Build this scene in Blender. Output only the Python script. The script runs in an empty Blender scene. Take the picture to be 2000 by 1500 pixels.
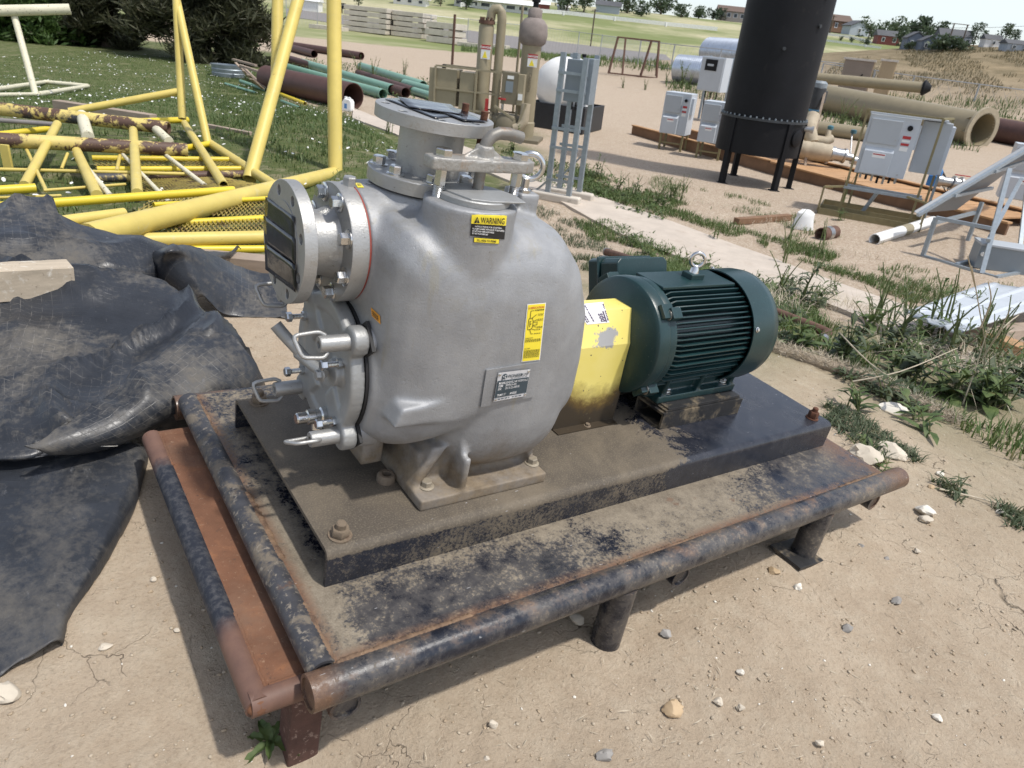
import bpy, bmesh, math, random
import numpy as np
from mathutils import Matrix, Vector, noise as mnoise
from math import sin, cos, pi, radians, sqrt
random.seed(7); rng = np.random.default_rng(7)
SC = bpy.context.scene
COL = SC.collection
# ---------------------------------------------------------------- camera (world: z up, metres)
FPX = 1423.0                                   # focal length in pixels of a 2000 px wide picture
R_SK = np.array([[0.81340145,-0.54923786,0.19161381],[-0.11400222,-0.47352765,-0.87336994],[0.57042228,0.68855598,-0.44778241]])
C_SK = np.array([-0.46675356,-0.98795871,0.96418661])
GZ = -0.30                                     # yard level below the channel top, in skid coordinates
UP = np.array([-0.06537,0.07333,0.99516]); UP /= np.linalg.norm(UP)
_a = np.cross(UP,[0,0,1]); _s = np.linalg.norm(_a); _k = _a/_s; _c = UP[2]
_K = np.array([[0,-_k[2],_k[1]],[_k[2],0,-_k[0]],[-_k[1],_k[0],0]])
M3 = np.eye(3)+_s*_K+(1-_c)*_K@_K              # skid -> world rotation
def s2w(p): return M3@(np.asarray(p,float)-[0,0,GZ])
SKM = Matrix.Translation(Vector(M3@np.array([0,0,-GZ]))) @ Matrix(M3.tolist()).to_4x4()
CW = s2w(C_SK); RW = R_SK@M3.T
cam = bpy.data.objects.new('camera', bpy.data.cameras.new('camera')); COL.objects.link(cam)
cam.matrix_world = Matrix.Translation(Vector(CW)) @ Matrix((RW.T@np.diag([1,-1,-1.])).tolist()).to_4x4()
cam.data.sensor_fit='HORIZONTAL'; cam.data.sensor_width = 36.0; cam.data.lens = 36.0*FPX/2000
cam.data.clip_start=.05; cam.data.clip_end=3000
cam.data.dof.use_dof=True; cam.data.dof.focus_distance=1.75; cam.data.dof.aperture_fstop=11.0
SC.camera = cam
# ---------------------------------------------------------------- sky, sun, exposure
SUN = M3@np.array([.17,-.34,1.]); SUN /= np.linalg.norm(SUN)
SEL = math.asin(SUN[2]); SAZ = math.atan2(SUN[0],SUN[1])
w = bpy.data.worlds.new('World'); SC.world = w; w.use_nodes=True
nt = w.node_tree; bg = nt.nodes['Background']
sky = nt.nodes.new('ShaderNodeTexSky'); sky.sky_type='NISHITA'; sky.sun_disc=False
sky.sun_elevation=SEL; sky.sun_rotation=SAZ; sky.air_density=1.0; sky.dust_density=4.0; sky.ozone_density=1.0; sky.altitude=1500
# thin bright overcast veil over the blue
hs = nt.nodes.new('ShaderNodeHueSaturation'); hs.inputs['Saturation'].default_value=.55
nt.links.new(sky.outputs[0],hs.inputs['Color']); nt.links.new(hs.outputs[0],bg.inputs['Color'])
bg.inputs['Strength'].default_value=.15
sun = bpy.data.objects.new('sun', bpy.data.lights.new('sun','SUN')); COL.objects.link(sun)
sun.data.energy=2.55; sun.data.angle=radians(2.5); sun.data.color=(1,.955,.89)
sun.rotation_euler = Vector((-SUN).tolist()).to_track_quat('-Z','Y').to_euler()
sun.location=(3,-2,12)
SC.view_settings.view_transform='Standard'; SC.view_settings.look='None'
SC.view_settings.exposure=0.5; SC.view_settings.gamma=1.0; SC.view_settings.use_curve_mapping=False
SC.render.engine='CYCLES'
try: SC.cycles.use_denoising=True
except Exception: pass
SC.cycles.max_bounces=6; SC.cycles.diffuse_bounces=3
# ---------------------------------------------------------------- ground shape, pixel helpers
def sst(x,a,b):
    t=np.clip((x-a)/(b-a),0,1); return t*t*(3-2*t)
NRM = M3@np.array([0,0,1.])
FW = RW[2][:2]/np.linalg.norm(RW[2][:2]); RT = np.array([FW[1],-FW[0]])
def gh(x,y):
    """ground height"""
    x=np.asarray(x,float); y=np.asarray(y,float)
    dx=x-CW[0]; dy=y-CW[1]; r=np.hypot(dx,dy); d=dx*FW[0]+dy*FW[1]; l=dx*RT[0]+dy*RT[1]
    near=-(NRM[0]*x+NRM[1]*y)/NRM[2]
    wgt=1-sst(np.hypot(x-.8,y-.3),1.7,4.6)
    h=near*wgt
    rt=l/np.maximum(np.abs(d),.3); wl=1-sst(rt,-.35,.02)
    h=h-1.0*sst(r,2.7+5.3*wl,9.5+13*wl)
    h=h-.06*np.exp(-((x+.10)**2+(y+.25)**2)/.018)
    h=h+.012*np.sin(x*1.7+.5)*np.sin(y*2.1+1)*sst(r,2.,4)+.03*np.sin(x*.5+1)*np.sin(y*.43)*sst(r,4,9)
    far=sst(d,70,300)*13.0+sst(d,300,700)*6
    h=h+far
    # long brown hill on the right
    e=((d-64)/26)**2+((l-52)/36)**2
    h=h+6.0*np.exp(-np.maximum(e,0)**1.2)
    return h
def ray(px,py):
    return RW.T@np.array([(px-1000)/FPX,(py-750)/FPX,1.])
def pix(P):
    q=RW@(np.asarray(P,float)-CW); return 1000+FPX*q[0]/q[2],750+FPX*q[1]/q[2]
def gp(px,py,h=0.):
    """where the line of sight meets the ground (raised by h)"""
    q=ray(px,py); t=.3; 
    for i in range(4000):
        P=CW+q*t; g=float(gh(P[0],P[1]))+h
        if P[2]<g: break
        t+=max(.004,(P[2]-g)*.35)
        if t>2500: break
    lo,hi=t-max(.05,t*.02),t
    for i in range(40):
        m=(lo+hi)/2; P=CW+q*m
        if P[2]<float(gh(P[0],P[1]))+h: hi=m
        else: lo=m
    P=CW+q*hi; return np.array([P[0],P[1],P[2]])
def atd(px,py,dist):
    q=ray(px,py); return CW+q*(dist/np.linalg.norm(q))
def dep(P): return float(RW[2]@(np.asarray(P)-CW))
def mpp(P): return dep(P)/FPX                    # metres per picture pixel there
def zat(G,py):
    """height z over ground point G that shows at picture row py"""
    lo,hi=-5.,40.
    for i in range(50):
        m=(lo+hi)/2
        if pix((G[0],G[1],m))[1]>py: lo=m
        else: hi=m
    return lo
# ---------------------------------------------------------------- mesh builder
def rotz(a): return Matrix.Rotation(a,4,'Z')
def T(x,y,z): return Matrix.Translation((x,y,z))
def frame(p0,p1,up=(0,0,1)):
    z=(Vector(p1)-Vector(p0)); L=z.length; z.normalize()
    u=Vector(up)
    if abs(u.dot(z))>.98: u=Vector((1,0,0)) if abs(z.x)<.9 else Vector((0,1,0))
    x=u.cross(z).normalized(); y=z.cross(x)
    m=Matrix((x,y,z)).transposed().to_4x4(); m.translation=Vector(p0); return m,L
class MB:
    def __init__(s): s.v=[]; s.f=[]
    def add(s,vs,fs,m=None):
        o=len(s.v)
        if m is not None: vs=[tuple(m@Vector(v)) for v in vs]
        s.v.extend(tuple(map(float,v)) for v in vs); s.f.extend([tuple(i+o for i in f) for f in fs]); return s
    def box(s,a,b,m=None):
        (x0,y0,z0),(x1,y1,z1)=a,b
        vs=[(x0,y0,z0),(x1,y0,z0),(x1,y1,z0),(x0,y1,z0),(x0,y0,z1),(x1,y0,z1),(x1,y1,z1),(x0,y1,z1)]
        return s.add(vs,[(3,2,1,0),(4,5,6,7),(0,1,5,4),(1,2,6,5),(2,3,7,6),(3,0,4,7)],m)
    def bar(s,p0,p1,w,h,up=(0,0,1)):
        m,L=frame(p0,p1,up); return s.box((-w/2,-h/2,0),(w/2,h/2,L),m)
    def lathe(s,prof,m=None,n=24,cap=True):
        vs=[];fs=[];k=len(prof)
        for (r,z) in prof:
            for i in range(n):
                a=2*pi*i/n; vs.append((r*cos(a),r*sin(a),z))
        for j in range(k-1):
            for i in range(n):
                i2=(i+1)%n; fs.append((j*n+i,j*n+i2,(j+1)*n+i2,(j+1)*n+i))
        if cap:
            fs.append(tuple(range(n-1,-1,-1))); fs.append(tuple((k-1)*n+i for i in range(n)))
        return s.add(vs,fs,m)
    def ring(s,prof,m=None,n=24):
        k=len(prof); vs=[];fs=[]
        for (r,z) in prof:
            for i in range(n):
                a=2*pi*i/n; vs.append((r*cos(a),r*sin(a),z))
        for j in range(k):
            j2=(j+1)%k
            for i in range(n):
                i2=(i+1)%n; fs.append((j*n+i,j*n+i2,j2*n+i2,j2*n+i))
        return s.add(vs,fs,m)
    def cyl(s,p0,p1,r,r1=None,n=16):
        m,L=frame(p0,p1); r1=r if r1 is None else r1
        return s.lathe([(r,0),(r1,L)],m,n)
    def pipe(s,p0,p1,r,th=.004,n=20):
        m,L=frame(p0,p1); return s.ring([(r,0),(r,L),(r-th,L),(r-th,0)],m,n)
    def tube(s,pts,r,n=10,closed=False):
        pts=[Vector(p) for p in pts]; k=len(pts); vs=[];fs=[]
        rs=r if isinstance(r,(list,tuple)) else [r]*k
        prev=None
        for i,p in enumerate(pts):
            if closed: t=(pts[(i+1)%k]-pts[i-1])
            else: t=pts[min(i+1,k-1)]-pts[max(i-1,0)]
            t.normalize()
            if prev is None:
                u=Vector((0,0,1)) if abs(t.z)<.9 else Vector((1,0,0))
                x=u.cross(t).normalized()
            else:
                x=(prev-t*prev.dot(t)).normalized()
            prev=x; y=t.cross(x)
            for j in range(n):
                a=2*pi*j/n; vs.append(p+(x*cos(a)+y*sin(a))*rs[i])
        kk=k if closed else k-1
        for i in range(kk):
            i2=(i+1)%k
            for j in range(n):
                j2=(j+1)%n; fs.append((i*n+j,i*n+j2,i2*n+j2,i2*n+j))
        if not closed:
            fs.append(tuple(range(n-1,-1,-1))); fs.append(tuple((k-1)*n+j for j in range(n)))
        return s.add(vs,fs)
    def prism(s,poly,a,b,axis='y',m=None):
        """poly in the plane across axis, pushed from a to b"""
        n=len(poly)
        def pt(p,t): return (p[0],t,p[1]) if axis=='y' else ((t,p[0],p[1]) if axis=='x' else (p[0],p[1],t))
        vs=[pt(p,a) for p in poly]+[pt(p,b) for p in poly]
        fs=[tuple(range(n)),tuple(range(2*n-1,n-1,-1))]+[(i+n,(i+1)%n+n,(i+1)%n,i) for i in range(n)]
        return s.add(vs,fs,m)
    def mesh(s,name,smooth=40,fix=False):
        me=bpy.data.meshes.new(name); me.from_pydata(s.v,[],s.f)
        bm=bmesh.new(); bm.from_mesh(me); bmesh.ops.recalc_face_normals(bm,faces=bm.faces); bm.to_mesh(me); bm.free()
        if smooth:
            me.polygons.foreach_set('use_smooth',[True]*len(me.polygons)); me.set_sharp_from_angle(angle=radians(smooth))
        me.update(); return me
    def build(s,name,mat,parent=None,smooth=40,bevel=0,m=None,**kw):
        return put(name,s.mesh(name,smooth),mat,parent,m,bevel,**kw)
def put(name,me,mat,parent=None,m=None,bevel=0,label=None,cat=None,group=None,kind=None):
    o=bpy.data.objects.new(name,me); COL.objects.link(o)
    if mat is not None and not me.materials: me.materials.append(mat)
    o.parent=parent
    if m is not None: o.matrix_basis=m
    if bevel:
        b=o.modifiers.new('bevel','BEVEL'); b.width=bevel; b.segments=2; b.limit_method='ANGLE'; b.angle_limit=radians(35)
        if hasattr(b,'harden_normals'): b.harden_normals=True
    tag(o,label,cat,group,kind); return o
def tag(o,label=None,cat=None,group=None,kind=None):
    for k,v in (('label',label),('category',cat),('group',group),('kind',kind)):
        if v: o[k]=v
    return o
def thing(name,label,cat,m=None,group=None):
    o=bpy.data.objects.new(name,None); COL.objects.link(o); o.empty_display_size=.1
    if m is not None: o.matrix_world=m
    return tag(o,label,cat,group)
def part(name,mat,parent,fn,smooth=40,bevel=0,**kw):
    b=MB(); fn(b); return b.build(name,mat,parent,smooth,bevel,**kw)
def copy_tree(o,parent=None):
    c=o.copy(); COL.objects.link(c); c.parent=parent
    for ch in o.children: copy_tree(ch,c)
    return c
def fused(mb,voxel,it,name,fac=.5):
    """a casting: overlapping solids grown together and softened"""
    me=mb.mesh(name,0); o=bpy.data.objects.new(name,me); COL.objects.link(o)
    r=o.modifiers.new('r','REMESH'); r.mode='VOXEL'; r.voxel_size=voxel
    s=o.modifiers.new('s','SMOOTH'); s.factor=fac; s.iterations=it
    dg=bpy.context.evaluated_depsgraph_get(); e=o.evaluated_get(dg)
    out=bpy.data.meshes.new_from_object(e); out.name=name
    bpy.data.objects.remove(o); bpy.data.meshes.remove(me)
    out.polygons.foreach_set('use_smooth',[True]*len(out.polygons)); return out
def text_mesh(body,size,align='LEFT',bold=False,shear=0,xs=1.0):
    cu=bpy.data.curves.new('t','FONT'); cu.body=body; cu.size=size; cu.align_x=align; cu.resolution_u=2; cu.shear=shear
    if bold: cu.offset=size*.018
    o=bpy.data.objects.new('t',cu); COL.objects.link(o)
    dg=bpy.context.evaluated_depsgraph_get(); me=bpy.data.meshes.new_from_object(o.evaluated_get(dg))
    bpy.data.objects.remove(o)
    vs=[(v.co.x*xs,v.co.y,0) for v in me.vertices]; fs=[tuple(p.vertices) for p in me.polygons]
    bpy.data.meshes.remove(me); return vs,fs
# ---------------------------------------------------------------- materials
class NT:
    def __init__(s,name):
        s.m=bpy.data.materials.new(name); s.m.use_nodes=True; s.t=s.m.node_tree; s.p=s.t.nodes['Principled BSDF']
    def n(s,typ,**kw):
        nd=s.t.nodes.new('ShaderNode'+typ)
        for k,v in kw.items():
            if k.startswith('_'): setattr(nd,k[1:],v)
            else:
                key=int(k[1:]) if k[0]=='i' and k[1:].isdigit() else k.replace('__',' ')
                s.set(nd.inputs[key],v)
        return nd
    def set(s,sock,v):
        if isinstance(v,bpy.types.NodeSocket): s.t.links.new(v,sock)
        else: sock.default_value=v
    def co(s,world=False):
        return s.n('NewGeometry').outputs['Position'] if world else s.n('TexCoord').outputs['Object']
    def noise(s,scale,co=None,detail=4,rough=.6,dist=0,stretch=None):
        co=co or s.co()
        if stretch: co=s.n('VectorMath',_operation='MULTIPLY',i0=co,i1=stretch).outputs[0]
        return s.n('TexNoise',Vector=co,Scale=scale,Detail=detail,Roughness=rough,Distortion=dist).outputs['Fac']
    def ramp(s,fac,lo,hi,a=(0,0,0,1),b=(1,1,1,1)):
        r=s.n('MapRange',_clamp=True,Value=fac,From__Min=lo,From__Max=hi); return r.outputs[0]
    def mix(s,fac,a,b):
        m=s.n('MixRGB',Fac=fac,Color1=c4(a),Color2=c4(b)); return m.outputs[0]
    def mul(s,a,b): return s.n('Math',_operation='MULTIPLY',i0=a,i1=b).outputs[0]
    def addv(s,a,b): return s.n('Math',_operation='ADD',i0=a,i1=b).outputs[0]
    def mx(s,a,b): return s.n('Math',_operation='MAXIMUM',i0=a,i1=b).outputs[0]
    def sep(s,co): 
        x=s.n('SeparateXYZ',Vector=co); return x.outputs
    def bump(s,h,strength=.3,dist=.01,normal=None):
        b=s.n('Bump',Strength=strength,Distance=dist,Height=h)
        if normal is not None: s.set(b.inputs['Normal'],normal)
        s.set(s.p.inputs['Normal'],b.outputs[0]); return b.outputs[0]
    def out(s,col=None,rough=None,metal=None,spec=None,coat=None):
        if col is not None: s.set(s.p.inputs['Base Color'],c4(col))
        if rough is not None: s.set(s.p.inputs['Roughness'],rough)
        if metal is not None: s.set(s.p.inputs['Metallic'],metal)
        if spec is not None: s.set(s.p.inputs['Specular IOR Level'],spec)
        if coat is not None: s.set(s.p.inputs['Coat Weight'],coat)
        return s.m
def c4(c): return c if isinstance(c,bpy.types.NodeSocket) or len(c)==4 else (*c,1)
def srgb(r,g,b):
    f=lambda c:(c/255/12.92 if c/255<=.04045 else ((c/255+.055)/1.055)**2.4); return (f(r),f(g),f(b))
def pm(name,col,rough=.6,metal=0,var=.18,vs=6,bump=.0,bs=60,spots=(),spec=.5,world=False,stretch=None,coat=None):
    """paint-like material: colour that drifts, patches of other colours, fine relief"""
    m=NT(name); co=m.co(world)
    n=m.noise(vs,co,5,.65,stretch=stretch)
    c=m.mix(m.ramp(n,.3,.7),tuple(x*(1-var) for x in col),tuple(min(1,x*(1+var)) for x in col))
    ro=rough
    for sp in spots:
        sc,lo,hi,cc=sp[:4]; st=sp[4] if len(sp)>4 else None
        fac=m.ramp(m.noise(sc,co,6,.7,.3,st),lo,hi); c=m.mix(fac,c,cc)
        if len(sp)>5: ro=m.n('MixRGB',Fac=fac,Color1=(ro,)*3+(1,) if not isinstance(ro,bpy.types.NodeSocket) else ro,Color2=(sp[5],)*3+(1,)).outputs[0]
    if bump: m.bump(m.noise(bs,co,4,.6),bump,.004)
    return m.out(c,ro,metal,spec,coat)
# ================================================================ THE GROUND
def ground_mat():
    m=NT('soil'); co=m.co(True)
    z=m.n('VertexColor',_layer_name='zone').outputs[0]; zr=m.n('SeparateColor',Color=z).outputs
    n1=m.noise(2.2,co,6,.7); n2=m.noise(14,co,6,.75); n3=m.noise(120,co,4,.7); n4=m.noise(.35,co,5,.6)
    dirt=m.mix(m.ramp(n1,.3,.7),(.41,.322,.232),(.525,.428,.318))
    dirt=m.mix(m.mul(m.ramp(n2,.45,.75),.7),dirt,(.58,.50,.385))
    dirt=m.mix(m.mul(m.ramp(n3,.5,.8),.55),dirt,(.215,.165,.115))
    dirt=m.mix(m.mul(m.ramp(n4,.42,.62),.28),dirt,(.31,.245,.172))
    grav=m.mix(m.ramp(n2,.35,.65),(.36,.285,.21),(.45,.365,.275)); 
    vg=m.n('TexVoronoi',Vector=co,Scale=55.).outputs['Color']; vs=m.n('SeparateColor',Color=vg).outputs[0]
    grav=m.mix(m.mul(m.ramp(vs,.55,.95),.55),grav,(.58,.51,.42)); grav=m.mix(m.mul(m.ramp(vs,.3,.0),.5),grav,(.24,.17,.13))
    gv2=m.noise(1.3,co,6,.7,0,(1,3.,1)); grav=m.mix(m.mul(m.ramp(gv2,.5,.75),.4),grav,(.33,.245,.18))
    grass=m.mix(m.ramp(m.noise(9,co,6,.8),.3,.7),(.055,.085,.026),(.135,.145,.058))
    gn=m.ramp(m.noise(3.1,co,7,.75,.5),.52,.6); grass=m.mix(m.mul(gn,.30),grass,dirt)
    fld=m.mix(m.ramp(m.noise(.022,co,6,.62,0,(1.,1.,0)),.42,.58),(.185,.215,.085),(.45,.415,.265))
    fld=m.mix(m.mul(m.ramp(m.noise(.5,co,5,.7),.4,.75),.5),fld,(.17,.19,.08))
    hill=m.mix(m.ramp(m.noise(.8,co,7,.75),.35,.65),(.135,.110,.062),(.27,.215,.135))
    hill=m.mix(m.mul(m.ramp(m.noise(.12,co,5,.7),.5,.7),.6),hill,(.33,.255,.155))
    a=m.mix(zr[0],dirt,grav); b=m.n('MixRGB',Fac=zr[1],Color1=a,Color2=grass).outputs[0]
    f=m.n('VertexColor',_layer_name='zone2').outputs[0]; fr=m.n('SeparateColor',Color=f).outputs
    b=m.mix(fr[0],b,fld); b=m.mix(fr[1],b,hill)
    # drying cracks of the bare clay
    wob=m.n('TexNoise',Vector=co,Scale=5.,Detail=5.).outputs['Color']
    cw=m.n('VectorMath',_operation='MULTIPLY_ADD',i0=wob,i1=(.35,.35,.0),i2=co).outputs[0]
    v=m.n('TexVoronoi',_feature='DISTANCE_TO_EDGE',Vector=cw,Scale=6.5).outputs['Distance']
    cm=m.mul(m.ramp(v,.008,.002),m.mul(m.ramp(m.noise(2.2,co,5,.65),.55,.66),zr[2]))
    b=m.mix(m.mul(cm,.7),b,(.13,.10,.068))
    h=m.addv(m.addv(m.mul(m.noise(45,co,9,.78),.9),m.mul(m.noise(7,co,5,.65),1.0)),m.mul(m.noise(300,co,3,.7),.22))
    vb=m.n('TexVoronoi',Vector=co,Scale=75.,Randomness=1.).outputs['Distance']
    h=m.addv(h,m.mul(m.ramp(vb,.35,.0),.15)); h=m.addv(h,m.mul(cm,-1.6))
    m.bump(h,.75,.018)
    return m.out(b,.95,0,.15)
def build_ground():
    nth,nr=560,330
    rr=np.concatenate([[.05],np.geomspace(.35,1500,nr)])
    th=np.linspace(0,2*pi,nth,endpoint=False)
    # denser where the camera looks
    th=th-.62*np.sin(th); a0=math.atan2(FW[1],FW[0]); 
    X=CW[0]+rr[:,None]*np.cos(th+a0)[None]; Y=CW[1]+rr[:,None]*np.sin(th+a0)[None]; Z=gh(X,Y)
    # small unevenness of trodden soil close by
    R=np.hypot(X-CW[0],Y-CW[1]); l=(X-CW[0])*RT[0]+(Y-CW[1])*RT[1]; d=(X-CW[0])*FW[0]+(Y-CW[1])*FW[1]
    nz=np.zeros_like(Z); near=R<12
    idx=np.argwhere(near)
    for i,j in idx:
        p=Vector((X[i,j],Y[i,j],0)); nz[i,j]=.016*mnoise.noise(p*2.3)+.007*mnoise.noise(p*8)+.004*mnoise.noise(p*19)
    Z=Z+nz
    n=len(th); vs=np.stack([X,Y,Z],-1).reshape(-1,3); k=len(rr)
    fs=[(i*n+j,(i+1)*n+j,(i+1)*n+(j+1)%n,i*n+(j+1)%n) for i in range(k-1) for j in range(n)]+[tuple(range(n))]
    me=bpy.data.meshes.new('ground'); me.from_pydata(vs.tolist(),[],fs); me.polygons.foreach_set('use_smooth',[True]*len(fs))
    # what covers the soil: r gravel yard, g grass, b bare cracked clay; second layer: r field, g hill
    def nn(s,o=0): 
        out=np.zeros(len(vs)); 
        for q,(x,y,_) in enumerate(vs): out[q]=mnoise.noise(Vector((x*s+o,y*s,o)))
        return out
    x,y=vs[:,0],vs[:,1]; dd=d.reshape(-1); ll=l.reshape(-1); RR=R.reshape(-1); n1=nn(.5); n2=nn(1.6,5)
    ratio=ll/np.maximum(dd,.1)
    grv=sst(RR+n1*1.0,4.6,6.0)*sst(ratio+n1*.06,-.18,-.06)
    grv=np.maximum(grv,sst(RR+n1*2,18,21)*sst(ratio,-.42,-.36))
    gl=np.where(ratio<-.34,44.,17.); grs=sst(RR+n2*.35,3.1,3.9)*(1-sst(ratio+n1*.08,-.12,.02))*(1-sst(RR+n1*2,gl,gl+3))
    strip=np.exp(-((RR-4.6+n2*.3)/1.15)**2)*sst(ratio,-.05,.1)*.85
    grs=np.maximum(grs,strip*np.clip(.6+n2*.9,0,1)); 
    cl=1-sst(RR,3.0,4.2)
    fld=sst(dd+n1*2,71,73)
    hil=np.clip(np.exp(-np.maximum(((dd-64)/29)**2+((ll-52)/40)**2,0)**1.6)*1.6,0,1)*sst(dd,36,42)
    for nm,arr in (('zone',(grv,grs,cl)),('zone2',(fld,hil,hil*0))):
        at=me.color_attributes.new(nm,'FLOAT_COLOR','POINT'); buf=np.ones((len(vs),4),np.float32)
        for q in range(3): buf[:,q]=arr[q]
        at.data.foreach_set('color',buf.reshape(-1))
    return put('ground',me,ground_mat(),kind='structure')
build_ground()
# ================================================================ MATERIALS OF THE MACHINE
def alu_mat():
    m=NT('cast aluminium paint'); co=m.co(); x=m.sep(co)
    n=m.noise(7,co,6,.7); c=m.mix(m.ramp(n,.35,.65),(.268,.274,.282),(.352,.358,.365))
    bl=m.ramp(m.noise(22,co,7,.75,.6),.53,.62); up=m.ramp(x[2],.25,.55)
    c=m.mix(m.mul(m.mul(bl,up),.55),c,(.27,.265,.245))
    st=m.ramp(m.noise(13,co,5,.6,0,(2.2,2.2,.35)),.60,.70); c=m.mix(m.mul(st,.5),c,(.30,.28,.22))
    sp=m.ramp(m.noise(160,co,3,.6),.68,.74); c=m.mix(m.mul(sp,.6),c,(.16,.15,.14))
    # road dust caked on the foot
    nz=m.sep(m.n('NewGeometry').outputs['Normal'])[2]
    low=m.ramp(m.addv(x[2],m.mul(m.addv(n,-.5),.22)),.165,.06)
    du=m.mul(low,m.addv(.6,m.mul(m.ramp(m.noise(9,co,6,.7),.3,.55),.4))); c=m.mix(m.mul(du,.95),c,m.mix(m.ramp(m.noise(30,co,5,.7),.35,.65),(.135,.100,.062),(.225,.172,.110)))
    h=m.addv(m.mul(m.noise(260,co,5,.7),.9),m.mul(m.noise(26,co,5,.6),.8)); h=m.addv(h,m.mul(m.ramp(m.noise(95,co,2,.5),.66,.74),-.5)); m.bump(h,.24,.004)
    r=m.n('MixRGB',Fac=du,Color1=(.57,)*3+(1,),Color2=(.88,)*3+(1,)).outputs[0]
    r2=m.addv(r,m.mul(m.addv(m.noise(30,co,5,.7),-.5),.25))
    me=m.n('MixRGB',Fac=du,Color1=(.42,)*3+(1,),Color2=(0,0,0,1)).outputs[0]
    return m.out(c,r2,me,.5)
MAT={}
MAT['alu']=alu_mat()
MAT['alu_fl']=pm('machined casting',(.37,.37,.36),.46,.6,.12,9,.18,220,[(120,.62,.7,(.17,.16,.14)),(26,.6,.75,(.31,.28,.23))])
MAT['alu_cover']=pm('cover casting',(.32,.325,.32),.52,.45,.14,8,.2,180,[(40,.62,.75,(.24,.23,.2))])
MAT['inox']=pm('bright steel',(.62,.62,.61),.22,1,.1,30,.05,300)
MAT['thread']=pm('threaded steel',(.42,.40,.36),.38,1,.2,60,.1,300)
MAT['gasket_red']=pm('red gasket',(.26,.045,.03),.6)
MAT['rubber']=pm('black rubber',(.012,.012,.013),.6)
MAT['rod']=pm('grey painted rod',(.21,.20,.18),.5,.35,.15,20,.1,150,[(30,.55,.68,(.20,.12,.07))])
MAT['clamp']=pm('rough clamp casting',(.35,.34,.315),.5,.5,.15,16,.5,160,[(18,.55,.7,(.30,.20,.12))])
MAT['tape']=pm('glossy black tape',(.014,.015,.018),.16,0,.3,30,.25,22,[(16,.55,.75,(.05,.05,.05))])
MAT['nut_rust']=pm('rusted nut',(.12,.05,.028),.85,.2,.35,60,.4,120)
MAT['nut_dust']=pm('dusty nut',(.17,.13,.09),.85,0,.25,50,.4,120,[(40,.55,.7,(.10,.06,.04))])
MAT['yel_st']=pm('yellow sticker',(.86,.70,.045),.4,0,.05,20)
MAT['blk_st']=pm('black print',(.012,.012,.013),.5,0,.02)
MAT['wht_st']=pm('white print',(.78,.78,.78),.5,0,.04)
MAT['red_st']=pm('red print',(.55,.10,.04),.5,0,.04)
MAT['orange_st']=pm('orange print',(.75,.33,.03),.5,0,.04)
MAT['purple_st']=pm('purple print',(.06,.03,.10),.5,0,.04)
MAT['teal_pl']=pm('blue grey plate print',(.045,.068,.085),.4,.1,.1,30)
MAT['plate']=pm('bare name plate',(.62,.63,.65),.4,.25,.08,40)
def guard_mat():
    m=NT('yellow guard paint'); co=m.co(); x=m.sep(co)
    c=m.mix(m.ramp(m.noise(8,co,5,.6),.3,.7),(.82,.69,.17),(.87,.75,.25))
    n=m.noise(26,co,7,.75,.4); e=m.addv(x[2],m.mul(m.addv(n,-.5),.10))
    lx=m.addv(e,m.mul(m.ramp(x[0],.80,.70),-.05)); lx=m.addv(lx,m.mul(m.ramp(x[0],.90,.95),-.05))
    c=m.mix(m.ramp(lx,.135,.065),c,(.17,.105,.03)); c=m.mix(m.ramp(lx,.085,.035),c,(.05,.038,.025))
    # scuffed bare spot on the upper bend
    d=m.n('VectorMath',_operation='DISTANCE',i0=m.n('VectorMath',_operation='MULTIPLY',i0=co,i1=(1.,1.,1.5)).outputs[0],i1=(.835,.245,.39)).outputs['Value']
    s=m.mul(m.ramp(m.addv(d,m.mul(m.addv(m.noise(45,co,4,.7),-.5),.09)),.042,.034),1.0)
    c=m.mix(s,c,(.36,.36,.36)); ch=m.ramp(m.noise(75,co,2,.5),.70,.72); c=m.mix(ch,c,(.12,.10,.06))
    return m.out(c,.34,0,.5)
MAT['guard']=guard_mat()
def motor_mat():
    m=NT('dark teal motor enamel'); co=m.co(); n=m.noise(10,co,5,.6)
    c=m.mix(m.ramp(n,.3,.7),(.008,.030,.032),(.013,.041,.043))
    c=m.mix(m.mul(m.ramp(m.noise(190,co,2,.5),.70,.76),.5),c,(.16,.19,.17))
    m.bump(m.noise(160,co,4,.6),.12,.003); return m.out(c,.33,0,.5)
MAT['motor']=motor_mat()
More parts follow.
